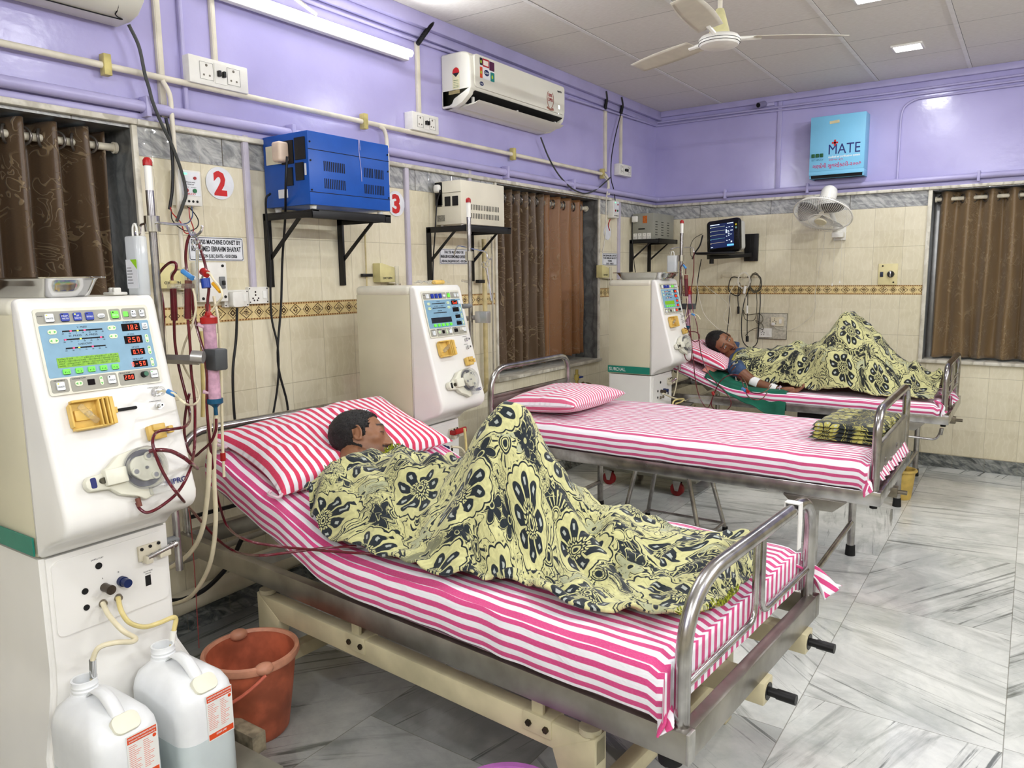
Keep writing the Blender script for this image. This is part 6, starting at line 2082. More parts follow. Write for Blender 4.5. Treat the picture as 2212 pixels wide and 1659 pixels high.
def cable(name, label, m, pts, rr, sub=6, cat='cable', group=None, extra=None, n=7):
    o0 = Vector(pts[0])
    bm = NB(); tube(bm, [Vector(p) - o0 for p in pts], rr, n, sub)
    if extra:
        root = thing(name, label, cat, o0, group=group)
        obj('flex', bm, m, root)
        for nm, mm, a, b_, r0 in extra:
            bm = NB(); cyl(bm, Vector(a) - o0, Vector(b_) - o0, r0, n=12); obj(nm, bm, mm, root)
        return root
    o = obj(name, bm, m)
    o.location = o0
    return tag(o, label, cat, group)


def bp(L, y=-0.05): return [at(px, py, 1, y) for px, py in L]
def ap(L, x=0.04): return [at(px, py, 0, x) for px, py in L]
def loop(cx, cy, a, b, y, n=14, turns=1.0, ph=0.0, wob=0.0):
    return [at(cx + a * math.sin(ph + 2 * PI * turns * k / n) * (1 + wob * math.sin(k * 1.7)), cy - b * math.cos(ph + 2 * PI * turns * k / n) * (1 + wob * math.cos(k * 2.3)), 1, y) for k in range(n + 1)]


cable('cable', 'black cable looped over the hook rail with its plug hanging, left one', BLKCAB, bp([(1600, 600), (1580, 600), (1574, 625), (1585, 637), (1598, 636), (1597, 610), (1594, 640), (1595, 664)]), 0.004,
      extra=(('plug', BLACK, *bp([(1595, 662), (1595, 678)]), 0.010),))
cable('cable', 'long black cable drooping in a deep loop below the hook rail', BLKCAB, bp([(1614, 598), (1622, 603), (1618, 625), (1608, 650), (1602, 690), (1603, 730), (1612, 747), (1625, 750), (1636, 738), (1639, 700), (1642, 660), (1642, 630)], -0.06), 0.004)
cable('cable', 'black cable with a three pin plug hanging under the hook rail', BLKCAB, bp([(1630, 592), (1643, 600), (1643, 625), (1628, 628), (1617, 620), (1615, 660), (1614, 700), (1614, 728)], -0.07), 0.0035,
      extra=(('plug', BLACK, *bp([(1614, 726), (1614, 738)], -0.07), 0.013),))
cable('cable', 'coil of white cable on the middle of the hook rail', CABW, loop(1607, 606, 13, 17, -0.075, 40, 3.2, 0, 0.12), 0.0028)
cable('cable', 'white cable with a small adapter hanging from the hook rail', CABW, bp([(1608, 615), (1610, 640), (1613, 660), (1614, 676)], -0.08), 0.0022, extra=(('adapter', WHITEP, *bp([(1610, 618), (1607, 634)], -0.08), 0.012), ('adapter', WHITEP, *bp([(1614, 660), (1614, 677)], -0.08), 0.009)))
cable('cable', 'coil of grey cable on the right hook of the rail', mat('olive_grey_cable', (92, 86, 68), 0.5, mottle=0.1), loop(1631, 611, 12, 20, -0.07, 40, 3.1, 0.4, 0.12), 0.0035)
cable('cable', 'tangle of grey cable with small loops over the wall socket frame', mat('olive_grey_cable'), bp([(1633, 620), (1635, 660), (1630, 690), (1610, 690), (1606, 670), (1612, 680), (1640, 678), (1648, 690), (1640, 700), (1632, 692), (1646, 700), (1648, 712), (1636, 708), (1620, 715), (1610, 725)], -0.05), 0.003)
cable('cable', 'black cable hanging from the monitor tray down behind the pillow', BLKCAB, bp([(1515, 560), (1508, 600), (1505, 640), (1503, 660)], -0.25), 0.004)
cable('cable', 'long black cable from the hook rail down to the pillow of the far patient', BLKCAB, bp([(1577, 628), (1576, 660), (1573, 700), (1569, 726)], -0.06), 0.0035)
cable('cable', 'white monitor lead curving from the monitor down to the far patient', CABW, bp([(1504, 598), (1508, 630), (1512, 650), (1522, 680), (1545, 705), (1560, 716)], -0.5), 0.0025)
cable('cable', 'second white lead drooping over the tiles towards the hook rail', CABW, bp([(1505, 600), (1530, 622), (1560, 645), (1572, 660), (1563, 685), (1572, 700), (1580, 690), (1575, 640), (1590, 610)], -0.12), 0.0022)
cable('cable', 'white fan wire hanging from the wall fan down to the switch panel', CABW, bp([(1782, 498), (1778, 540), (1768, 590), (1760, 640), (1762, 662), (1745, 690), (1710, 712), (1680, 710), (1668, 700)], -0.03), 0.0018)
cable('cable', 'black lead from the monitor side down to its tray', BLKCAB, bp([(1518, 508), (1512, 530), (1502, 545), (1495, 560)], -0.40), 0.006)
cable('cable', 'grey leads looping from the monitor towards the drip stand', mat('olive_grey_cable'), bp([(1517, 505), (1500, 515), (1492, 530), (1492, 550), (1498, 560)], -0.42), 0.003)

r = thing('switch_panel', 'grey stone-look panel with two sockets and switches on the back wall', 'switch panel', (0.961, 0, 0.935))
bm = NB(); bx(bm, 0, 0.245, -0.012, 0, 0, 0.217, 0.002); obj('panel', bm, mat('speckled_panel', (196, 190, 172), 0.5, mottle=0.12, mscale=60), r)
bm = NB(); tube(bm, [(0, -0.013, 0), (0.245, -0.013, 0), (0.245, -0.013, 0.217), (0, -0.013, 0.217)], 0.0022, 5, closed=True); obj('edge_line', bm, mat('dark_brown_edge', (60, 54, 46), 0.5, mottle=0.1), r)
for (x0, z0) in ((0.115, 0.11), (0.02, 0.015)):
    F = frame((x0, -0.012, z0), (1, 0, 0), (0, 0, 1))
    bm = NB(); plate(bm, F, 0, 0, 0.105, 0.075, 0, 0.012, 0.003); so = obj('socket_plate', bm, IVORY if x0 > 0.1 else WHITEP, r)
    bm = NB()
    for a, c in ((0.03, 0.060), (0.03, 0.047), (0.018, 0.036), (0.042, 0.036), (0.02, 0.020), (0.04, 0.020)): cyl(bm, F @ Vector((a, c, 0.012)), F @ Vector((a, c, 0.013)), 0.0038, n=8)
    obj('socket_hole', bm, DARKS, so)
    bm = NB(); plate(bm, F, 0.068, 0.022, 0.088, 0.058, 0.012, 0.016, 0.002); obj('switch', bm, WHITEP, so)
bm = NB(); box(bm, (0.140, -0.035, 0.128), (0.028, 0.03, 0.026), 0.006); obj('plug', bm, WHITEP, r)

r = thing('rotary_switch', 'cream square plate with a black rotary knob left of the back window', 'rotary switch', (1.877, 0, 1.385))
bm = NB(); bx(bm, 0, 0.135, -0.012, 0, 0, 0.162, 0.002); obj('plate', bm, mat('pale_yellow_plate', (222, 210, 158), 0.45, mottle=0.03), r)
bm = NB(); cyl(bm, (0.088, -0.012, 0.082), (0.088, -0.03, 0.082), 0.026, 0.022, n=22); kn = obj('knob', bm, BLACK, r)
bm = NB(); bx(bm, 0.083, 0.093, -0.04, -0.028, 0.062, 0.105, 0.002); obj('knob_bar', bm, CHROME, kn)
bm = NB(); bx(bm, 0.014, 0.036, -0.018, -0.012, 0.062, 0.10, 0.002); obj('rocker', bm, mat('dark_blue_rocker', (30, 40, 62), 0.4, mottle=0.1), r)
for a, c in ((0.03, 0.145), (0.11, 0.02)):
    bm = NB(); cyl(bm, (a, -0.012, c), (a, -0.0155, c), 0.006, n=10); obj('screw', bm, DARKS, r)

# ---- loose wall cables of the left wall
cable('cable', 'dark grey cable hanging from the top left air conditioner past the window edge', mat('dark_grey_cable', (62, 64, 62), 0.45, mottle=0.1),
      ap([(278, 53), (300, 100), (313, 160), (322, 190), (330, 220), (348, 265), (372, 315), (392, 370), (402, 415), (396, 440), (382, 478)], 0.07), 0.0065)
cable('cable', 'black cable dropping from the lilac pipe to the electronic starter', BLKCAB, ap([(358, 255), (368, 300), (373, 360), (372, 410), (368, 440), (366, 452)], 0.06), 0.006)
for L, m_, lb in (([(368, 447), (372, 460), (390, 480), (400, 503), (418, 498), (410, 470), (408, 447)], REDP, 'red'), ([(370, 452), (372, 475), (388, 492), (405, 499), (425, 492), (428, 475), (415, 455), (404, 446)], BLACK, 'black'), ([(414, 446), (416, 465), (408, 480), (395, 484)], mat('blue_wire', (50, 74, 120), 0.4, mottle=0.1), 'blue')):
    cable('wire', '%s wire looping loose under the electronic starter' % lb, m_, ap(L, 0.07), 0.0022, cat='wire')
cable('cable', 'black cable from the cream plug of the blue stabiliser down the tiles', BLKCAB, [at(620, 338, 1, -4.31), at(617, 400, 1, -4.31), at(616, 470, 0, 0.12), at(610, 560, 0, 0.05), at(607, 660, 0, 0.03), at(600, 780, 0, 0.03), at(620, 870, 0, 0.03), at(624, 930, 0, 0.03)], 0.0055)
cable('cable', 'second black cable crossing the first below the blue stabiliser', BLKCAB, [at(584, 418, 0, 0.08), at(574, 440, 0, 0.08), at(583, 560, 0, 0.05), at(586, 680, 0, 0.03), at(600, 750, 0, 0.035), at(600, 830, 0, 0.03), at(582, 940, 0, 0.03)], 0.005)
cable('cable', 'thick black cable from the plugged wall socket down behind the nearest bed', BLKCAB, [at(512, 665, 0, 0.05), at(510, 730, 0, 0.04), at(503, 800, 0, 0.04), at(505, 880, 0, 0.04), at(512, 950, 0, 0.04)], 0.006)
cable('cable', 'black cable from the cream stabiliser plug down the left wall', BLKCAB, [at(951, 410, 1, -3.12), at(944, 440, 1, -3.12), at(940, 500, 0, 0.05), at(936, 560, 0, 0.03), at(935, 610, 0, 0.03)], 0.004)
cable('cable', 'black cable from the grey stabiliser plug', BLKCAB, [at(1366, 480, 1, -0.54), at(1366, 520, 0, 0.05), at(1370, 570, 0, 0.05), at(1373, 590, 0, 0.05)], 0.0035)
cable('cable', 'grey and black cable sagging from the open air conditioner to the corner conduit', mat('dark_grey_cable'), ap([(1168, 297), (1185, 340), (1205, 375), (1224, 397), (1240, 410), (1265, 418), (1290, 408), (1308, 393), (1319, 383)], 0.05), 0.0055)
cable('cable', 'thin black cable from the ceiling sleeve to the sagging one near the corner', BLKCAB, ap([(1341, 247), (1330, 290), (1321, 340), (1320, 385), (1326, 410), (1329, 434)], 0.04), 0.004)
cable('cable', 'white cable dropping to the far starter box', CABW, ap([(1303, 380), (1313, 395), (1310, 430), (1309, 470), (1306, 520), (1301, 545)], 0.05), 0.005)
cable('wire', 'red wires dangling under the far starter box', REDP, ap([(1318, 474), (1314, 486), (1317, 498)], 0.07), 0.004, cat='wire')
cable('hose', 'black hose running along the floor edge under the head of the nearest bed', BLKCAB, [at(522, 1165, 0, 0.16), at(500, 1210, 0, 0.16), at(478, 1240, 0, 0.16), at(440, 1275, 0, 0.14), at(395, 1295, 0, 0.12), at(370, 1298, 0, 0.12)], 0.010, cat='hose')

# ---- ceiling fan
r = thing('ceiling_fan', 'cream ceiling fan with a white motor', 'ceiling fan', (1.565, -2.80, CEIL))
bm = NB(); cyl(bm, (0, 0, -0.24), (0, 0, 0), 0.011, n=14); obj('down_rod', bm, CREAMP, r)
bm = NB(); lathe(bm, [(0, -0.180), (0.018, -0.180), (0.022, -0.19), (0.048, -0.285), (0.05, -0.295), (0, -0.295)], 24); obj('lower_canopy', bm, mat('yellowed_cream', (206, 200, 150), 0.45, mottle=0.06), r)
bm = NB(); lathe(bm, [(0, -0.292), (0.05, -0.295), (0.088, -0.305), (0.096, -0.315), (0.096, -0.335), (0.088, -0.346), (0.06, -0.353), (0, -0.354)], 32); mo = obj('motor', bm, WHITEP, r)
bm = NB()
for zz, rr in ((-0.325, 0.0965), (-0.337, 0.0955)):
    tube(bm, [(rr * math.cos(t), rr * math.sin(t), zz) for t in [k * PI / 18 for k in range(36)]], 0.0012, 4, closed=True)
obj('motor_groove', bm, DARKS, mo)
for k in range(3):
    t0 = rad(35 + 120 * k)
    bm = NB()
    def fb(a, b):
        q = 0.16 + 0.44 * a
        y = (b - 0.5) * (0.115 + 0.03 * math.sin(a * PI) - 0.02 * a)
        return (q * math.cos(t0) - y * math.sin(t0), q * math.sin(t0) + y * math.cos(t0), -0.305 + (b - 0.5) * 0.022)
    surf(bm, fb, 14, 6)
    bl_ = solidify(obj('blade', bm, mat('beige_fan_blade', (206, 200, 184), 0.45, mottle=0.03), r), 0.003)
    bm = NB()
    d = Vector((math.cos(t0), math.sin(t0), 0))
    tube(bm, [d * 0.085 + Vector((0, 0, -0.312)), d * 0.20 + Vector((0, 0, -0.308))], 0.010, 6); obj('blade_iron', bm, WHITEP, bl_)


# ================================================================== CURTAINS
def curt_mat(name, warm, tl, ca=(80, 62, 44), cb=(108, 86, 60)):
    def f(b):
        U, V, _ = sep(coords('UV'))
        P = vec(U, V)
        sn = noise_tex(P, 9.0, 1, 2.2)
        line = 1.0 - ((sn * 5.0).fract() - 0.5).abs().step(0.05, 0.13)
        msk = noise_tex(P, 6, 2).step(0.44, 0.54)
        emb = line * msk
        wv = noise_tex(vec(U * 60, V * 900), 2, 2)
        c = mixc(wv.step(0.2, 0.8), ca, cb)
        c = mixc(emb * 0.55, c, (170, 148, 112))  # embossed swirls lightened: highlights painted into the colour
        nt = E.nt
        tr = nt.nodes.new('ShaderNodeBsdfTranslucent')
        tr.inputs[0].default_value = (*lin(warm), 1)
        mx = nt.nodes.new('ShaderNodeMixShader')
        mx.inputs[0].default_value = tl
        out = nt.nodes['Material Output']
        nt.links.new(b.outputs[0], mx.inputs[1]); nt.links.new(tr.outputs[0], mx.inputs[2]); nt.links.new(mx.outputs[0], out.inputs[0])
        return {'Base Color': c, 'Roughness': 0.36, 'Sheen Weight': 0.2, 'Normal': bump(emb * 1.0 + wv * 0.05, 0.6, 0.004)}
    return nmat(name, f)


CURT = curt_mat('brown_satin_curtain', (190, 110, 50), 0.16)


CURTM = curt_mat('bronze_satin_curtain', (190, 120, 60), 0.12, (106, 86, 58), (140, 114, 78))
CURTO = curt_mat('sunlit_bronze_curtain', (220, 130, 60), 0.35, (136, 96, 56), (164, 122, 78))  # paler, warmer base paints in the daylight glow


def curtain(axis, a0, a1, z0, z1, off, waves, label, seed=0.0, amp=0.055, cm=None):
    """eyelet curtain: the rod goes through every fold"""
    r = thing('curtain', label, 'curtain', (off, a0, z0) if axis == 'y' else (a0, off, z0))
    Wd, Ht = a1 - a0, z1 - z0
    def fn(a, b):
        t = a * Wd + 0.012 * noise.noise(Vector((a * 9, b * 1.3, seed))) * (1 - b) * 2
        bb = 1 - b
        ph = 2 * PI * waves * (a + 0.12 / waves * noise.noise(Vector((a * 6 + seed, b * 1.2, seed))))
        dp = amp * (1.0 + 0.25 * noise.noise(Vector((a * 5, b * 2, seed + 2)))) * math.sin(ph)
        dp += 0.008 * math.sin(ph * 2.3 + 2 * b) * bb + 0.006 * noise.noise(Vector((a * 20, b * 4, seed)))
        z = b * Ht + 0.01 * noise.noise(Vector((a * 12, 0, seed))) * bb
        return (dp, t, z) if axis == 'y' else (t, -dp, z)
    bm = NB(); surf(bm, fn, int(waves * 18), 46, uvfn=lambda a, b, p: (a * Wd * 1.9 + seed, b * Ht))
    solidify(obj('fabric', bm, cm or CURT, r, ang=180), 0.0015, 0)
    for k in range(int(waves * 2)):
        a = (k + 0.0) / (waves * 2) + 0.25 / (waves) * 0
        if a > 1: break
        t = a * Wd
        c = Vector((0, t, Ht - 0.055)) if axis == 'y' else Vector((t, 0, Ht - 0.055))
        tang = 0.62 if k % 2 == 0 else -0.62
        n_ = Vector((math.sin(tang), math.cos(tang), 0)) if axis == 'y' else Vector((math.cos(tang), math.sin(tang), 0))
        T, _ = frame_of(c, c + n_)
        bm = NB(); tube(bm, [T @ Vector((0.030 * math.cos(q), 0.030 * math.sin(q), 0)) for q in [j * PI / 10 for j in range(20)]], 0.0052, 7, closed=True)
        obj('eyelet', bm, mat('eyelet_grey', (112, 106, 100), 0.3, 0.6, mottle=0.1), r)
    return r


def rod(p0, p1, label):
    r = thing('curtain_rod', label, 'curtain rod', p0)
    d = Vector(p1) - Vector(p0)
    bm = NB(); cyl(bm, (0, 0, 0), d, 0.0145, n=14); obj('pole', bm, mat('ivory_rod', (222, 214, 192), 0.4, mottle=0.1, mscale=30), r)
    for s in (0.0, 1.0):
        bm = NB(); e = d * s; u_ = d.normalized() * (0.012 if s < 0.5 else -0.012); cyl(bm, e, e + u_, 0.022, n=16); obj('end_bracket', bm, mat('ivory_rod'), r)


rod((-0.10, -6.69, 2.005), (-0.10, -4.855, 2.005), 'ivory curtain rod of the left window')
curtain('y', -6.62, -4.90, 0.86, 2.06, -0.10, 15, 'brown patterned eyelet curtain of the left window behind the nearest machine', 1.0, 0.06)
rod((-0.10, -2.465, 2.012), (-0.10, -1.095, 2.012), 'ivory curtain rod of the middle window')
curtain('y', -2.43, -1.73, 0.855, 2.066, -0.10, 7, 'brown patterned curtain, left half at the middle window', 4.0, 0.045)
curtain('y', -1.76, -1.16, 0.870, 2.066, -0.095, 4, 'brown patterned curtain glowing with daylight, right half at the middle window', 7.0, 0.04, CURTO)
rod((2.225, 0.085, 2.015), (3.74, 0.085, 2.015), 'ivory curtain rod of the back window')
curtain('x', 2.26, 3.55, 0.84, 2.068, 0.085, 9, 'brown patterned eyelet curtain of the back window', 9.0, 0.05, CURTM)
# ================================================================== DRIP STANDS, TUBING, SMALL THINGS
def rel(root, p):
    M = Matrix.Translation(root.location) @ root.rotation_euler.to_matrix().to_4x4()
    return M.inverted() @ Vector(p)


BLOOD = mat('dark_red_blood_line', (96, 14, 30), 0.22, coat=0.4, mottle=0.1)
CLRT = mat('clear_cream_tube', (226, 216, 184), 0.3, coat=0.3, mottle=0.05)
YELT = mat('amber_tube', (222, 204, 136), 0.3, coat=0.3, mottle=0.08)
LIQ = mat('clear_bottle_plastic', (236, 240, 242), 0.15, alpha=0.5)


def iv_pole(root, x, y, z0, z1, zc, arms, r=0.011):
    bm = NB(); cyl(bm, rel(root, (x, y, z0)), rel(root, (x, y, z1 - 0.09)), r, n=16); p = obj('drip_pole', bm, STEEL, root)
    bm = NB(); cyl(bm, rel(root, (x, y, z1 - 0.09)), rel(root, (x, y, z1 - 0.022)), r * 0.95, n=14); obj('lamp_stem', bm, WHITEP, p)
    bm = NB(); T = Matrix.Translation(rel(root, (x, y, z1 - 0.022))); lathe(bm, [(r * 1.15, 0), (r * 1.15, 0.014), (r * 0.7, 0.022), (0, 0.024)], 16, T); obj('red_lamp', bm, REDP, p)
    bm = NB(); cyl(bm, rel(root, (x, y, zc - 0.022)), rel(root, (x, y, zc + 0.022)), r * 1.9, n=20); obj('collar', bm, CHROME, p)
    for a in arms:
        bm = NB(); tube(bm, [rel(root, q) for q in a], 0.0035, 8, 3); obj('hook_arm', bm, CHROME, p)
    bm = NB(); cyl(bm, rel(root, (x, y, z0 + 0.1)), rel(root, (x, y - 0.07, z0 + 0.1)), 0.012, n=12); cyl(bm, rel(root, (x, y, z0 + 0.5)), rel(root, (x, y - 0.07, z0 + 0.5)), 0.012, n=12); obj('pole_bracket', bm, GREYP, p)
    return p


def P1(L, y=-5.15): return [at(a, b, 1, y) for a, b in L]
Y1 = -5.26
iv_pole(m1, 0.803, Y1, 0.62, 1.835, 1.652, (P1([(328, 482), (308, 484), (303, 490), (302, 503), (297, 508), (293, 500), (294, 482)], Y1), P1([(335, 481), (370, 484), (402, 487), (408, 497), (413, 507), (424, 509), (434, 500), (437, 488)], Y1), P1([(402, 487), (410, 500), (420, 505), (428, 520), (424, 528)], Y1 + 0.01)))
for (a, b_, rr) in (((345, 775), (430, 778), 0.014), ((415, 770), (440, 772), 0.018)):
    bm = NB(); p_, q_ = rel(m1, at(*a, 1, Y1 + 0.03)), rel(m1, at(*b_, 1, Y1 + 0.05)); cyl(bm, p_, q_, rr, n=4 if rr < 0.015 else 16); obj('holder_bar', bm, mat('aluminium_bar', (178, 176, 172), 0.35, 0.7, mottle=0.05), m1)
bm = NB(); T = Matrix.Translation(rel(m1, at(466, 776, 1, -5.15))); prism(bm, [(-0.03, -0.032), (0.028, -0.032), (0.032, 0.032), (-0.03, 0.032)], -0.022, 0.022, 'y', 0.006, T); obj('dialyser_clamp', bm, mat('charcoal_clamp', (70, 72, 74), 0.5, mottle=0.05), m1)
bm = NB(); bx(bm, -0.05, 0.052, -0.012, 0.012, -0.007, 0.007, 0.003, M=Matrix.Translation(rel(m1, at(390, 618, 1, Y1 + 0.04)))); obj('chamber_comb', bm, CLEARP, m1)

# dialyser
def dialyser(top, bot, label, sc=1.0):
    r = thing('dialyser', label, 'dialyser', bot)
    F, L = frame_of(Vector((0, 0, 0)), Vector(top) - Vector(bot))
    k = sc
    bm = NB(); lathe(bm, [(0.0, 0.012), (0.0185 * k, 0.012), (0.0185 * k, L * 0.93), (0.021 * k, L * 0.95), (0.021 * k, L - 0.01), (0, L - 0.01)], 24, F); obj('fibre_body', bm, mat('pink_fibre_body', (206, 160, 182), 0.25, coat=0.6, mottle=0.12, mscale=60), r)
    bm = NB(); lathe(bm, [(0, L - 0.012), (0.0245 * k, L - 0.012), (0.0245 * k, L + 0.006), (0.012 * k, L + 0.012), (0.0075, L + 0.022), (0.0075, L + 0.045), (0, L + 0.045)], 26, F); obj('red_cap', bm, REDP, r)
    bm = NB(); lathe(bm, [(0, 0.016), (0.0235 * k, 0.016), (0.0235 * k, 0.002), (0.011 * k, -0.006), (0.006, -0.012), (0.006, -0.035), (0, -0.035)], 26, F); obj('blue_cap', bm, mat('petrol_blue_cap', (10, 78, 110), 0.3, mottle=0.08), r)
    bm = NB(); bx(bm, 0.006, 0.020, -0.0215 * k, -0.0185 * k, L * 0.35, L * 0.62, 0.0005, M=F @ Matrix.Rotation(rad(-40), 4, 'Z')); obj('paper_label', bm, WPL, r)
    bm = NB(); cyl(bm, F @ Vector((0.0, 0, L - 0.03)), F @ Vector((0.03, -0.012, L - 0.012)), 0.006, n=10); cyl(bm, F @ Vector((0.0, 0, 0.03)), F @ Vector((0.03, -0.012, 0.04)), 0.006, n=10); obj('side_port', bm, mat('pink_port', (214, 176, 190), 0.3, mottle=0.05), r)
    return r


dialyser(at(451, 690, 1, -5.15), at(465, 872, 1, -5.15), 'pink dialyser with red and blue caps, clamped beside the nearest machine')
dialyser(at(1489, 632, 1, -1.32), at(1486, 708, 1, -1.32), 'pink dialyser with red and blue caps beside the farthest machine', 0.85)


def line(label, m, pts, rr, parts=None, name='blood_line', cat='tube', n=9, sub=6):
    r = thing(name, label, cat, pts[0])
    o0 = Vector(pts[0])
    bm = NB(); tube(bm, [Vector(p) - o0 for p in pts], rr, n, sub); obj('tube', bm, m, r)
    for nm, mm, a, b_, r0 in (parts or ()):
        bm = NB(); cyl(bm, Vector(a) - o0, Vector(b_) - o0, r0, n=16); obj(nm, bm, mm, r)
    return r


def X(px, py, x=1.06): return at(px, py, 0, x)
def Zp(px, py, z): return at(px, py, 2, z)
def Yp(px, py, y=-5.2): return at(px, py, 1, y)
RB = 0.0042
line('dark red blood line looping up over the drip chamber nearest the pole', BLOOD, P1([(353, 760), (354, 700), (352, 655), (346, 625), (341, 600), (350, 582), (366, 568), (379, 568), (380, 582), (372, 597), (373, 612)], -5.2), RB)
line('long dark red line through the yellow clamp of the nearest machine to its bed', BLOOD,
     P1([(376, 690), (378, 740), (386, 790), (398, 840), (408, 880)], -5.2) + [Yp(410, 905, -5.24), X(400, 921), X(372, 927, 1.04), X(345, 931, 1.03), X(332, 942, 1.04), X(331, 965, 1.06), X(345, 1005, 1.07), X(365, 1042, 1.07), X(388, 1072, 1.07), Yp(425, 1115, -5.2), Yp(470, 1165, -5.08), Yp(510, 1192, -4.99), Zp(560, 1200, 0.665), Zp(620, 1194, 0.66), Zp(700, 1184, 0.67), Zp(770, 1180, 0.672)], RB,
     (('drip_chamber', BLOOD, *P1([(374, 618), (377, 692)], -5.2), 0.0098), ('chamber_cap', YELT, *P1([(374, 606), (374, 620)], -5.2), 0.0102)))
line('dark red line hung over the pole hook into the near dialyser\'s red cap', BLOOD,
     P1([(410, 612), (404, 585), (401, 555), (404, 525), (412, 505), (421, 505), (430, 530), (440, 560), (447, 590), (451, 620), (449, 645), (447, 672)], -5.18), RB)
line('dark red drip chamber line looping below the blood pump of the nearest machine', BLOOD,
     P1([(406, 690), (411, 750), (413, 800), (419, 850), (421, 880)], -5.2) + [Yp(421, 930, -5.24), Yp(419, 975, -5.27), X(408, 1020), X(385, 1062), X(350, 1092), X(320, 1107, 1.05), X(303, 1100, 1.04), X(295, 1086, 1.035)], RB,
     (('drip_chamber', BLOOD, *P1([(406, 618), (406, 688)], -5.2), 0.0098), ('chamber_cap', mat('brown_cap', (120, 70, 56), 0.4, mottle=0.1), *P1([(407, 606), (407, 620)], -5.2), 0.0102), ('pump_connector', mat('brown_cap'), X(297, 1076, 1.035), X(302, 1094, 1.04), 0.0065)))
line('dark red tube arching from the blood pump towards the bed and ending open', BLOOD, [X(322, 975, 1.035), X(345, 972, 1.05), X(370, 975, 1.06), X(396, 988, 1.07), X(412, 1000, 1.08), Yp(426, 1012, -5.22)], 0.0055)
line('dark red line passing before the near dialyser down onto the nearest striped sheet', BLOOD,
     P1([(414, 625), (419, 680), (430, 725), (441, 765), (447, 815), (447, 880), (453, 950)], -5.17) + [Yp(462, 1030, -5.12), Yp(474, 1090, -5.05), Yp(492, 1138, -4.99), Zp(530, 1166, 0.70), Zp(600, 1180, 0.672), Zp(680, 1188, 0.668), Zp(760, 1194, 0.672), Zp(810, 1196, 0.672)], RB)
line('dark red line curling back from the blue cap of the near dialyser', BLOOD, P1([(467, 905), (466, 930), (455, 955), (437, 972), (417, 986), (403, 962), (398, 930), (401, 890), (409, 850)], -5.17), RB)
line('cream tube with a blue clip plugged into the pressure port of the nearest machine', CLRT,
     P1([(408, 605), (420, 635), (423, 668), (414, 705), (398, 745), (393, 775), (404, 805), (424, 835), (430, 860)], -5.19) + [Yp(420, 873, -5.22), X(405, 874), X(388, 862), X(375, 850), X(352, 845, 1.02), X(343, 846, 0.99)], 0.0032,
     (('blue_clip', BLUEP, X(362, 845, 1.04), X(378, 853, 1.06), 0.0065), ('port_filter', CLEARP, X(334, 848, 0.975), X(350, 844, 1.0), 0.0125)), name='pressure_line')
line('cream tube with blue and yellow clips tied round the top of the nearest drip chambers', CLRT, P1([(371, 612), (370, 592), (381, 583), (396, 584), (406, 592), (420, 600), (432, 606), (441, 592), (452, 590), (462, 605), (476, 622), (480, 640), (470, 655), (456, 672)], -5.19), 0.003,
     (('blue_clip', BLUEP, *P1([(395, 586), (416, 601)], -5.21), 0.0075), ('yellow_clip', mat('amber_clip', (226, 166, 30), 0.4, mottle=0.05), *P1([(460, 612), (476, 630)], -5.19), 0.0055), ('white_connector', WHITEP, *P1([(416, 598), (432, 607)], -5.2), 0.0055), ('red_clamp', REDP, *P1([(438, 586), (447, 592)], -5.19), 0.011), ('blue_clamp', mat('royal_blue_clamp', (24, 60, 150), 0.4, mottle=0.08), *P1([(443, 602), (446, 622)], -5.19), 0.013)), name='infusion_line')
line('long cream tube with a red clamp hanging down to the nearest pillow corner', CLRT, P1([(462, 640), (472, 700), (477, 790), (479, 880), (481, 960), (484, 1030)], -5.10), 0.0045, (('red_clamp', REDP, *P1([(481, 978), (482, 995)], -5.10), 0.0085),), name='infusion_line')
line('amber tube hanging behind the near dialyser', YELT, P1([(436, 715), (437, 780), (439, 850), (438, 900)], -5.05), 0.0065, name='dialysate_line')
line('thick translucent tube hanging beside the nearest machine and turning in under it', CLRT, P1([(452, 905), (452, 1000), (447, 1080), (435, 1150), (410, 1195), (372, 1224), (345, 1235)], -5.16), 0.0075, name='dialysate_line')
line('second thick translucent tube falling past the bed frame and curling low behind the machine', CLRT, P1([(466, 720), (467, 880), (462, 1010), (466, 1120), (458, 1200), (440, 1250), (410, 1290), (370, 1306), (340, 1308)], -5.13), 0.0072, name='dialysate_line')
line('thin red wire hanging from the machine into the orange bucket', mat('thin_red_wire', (150, 52, 50), 0.5, mottle=0.1), P1([(405, 1085), (413, 1140), (420, 1230), (426, 1330), (430, 1400)], -5.13), 0.0014, name='wire', cat='wire', n=5)
line('yellowed tube from the left inlet down into the near jerrycan', CLRT, [X(222, 1303, 0.885), X(236, 1330, 0.93), X(265, 1362, 0.98), X(292, 1378, 0.99), X(285, 1386, 1.0), X(250, 1388, 1.0), X(215, 1398, 0.99), X(202, 1420, 0.98), X(200, 1440, 0.975), X(200, 1470, 0.965)], 0.0068, (('steel_tip', CHROME, X(200, 1425, 0.978), X(201, 1462, 0.972), 0.0085),), name='concentrate_line')
line('yellowed tube from the right inlet down into the far jerrycan', YELT, [X(255, 1291, 0.885), X(262, 1320, 0.92), X(280, 1345, 0.94), X(312, 1354, 0.95), X(345, 1345, 0.95), X(372, 1334, 0.95), X(380, 1338, 0.95), X(376, 1360, 0.95), X(371, 1395, 0.95)], 0.0068, (('white_connector', WHITEP, X(375, 1362, 0.95), X(372, 1384, 0.95), 0.0088),), name='concentrate_line')


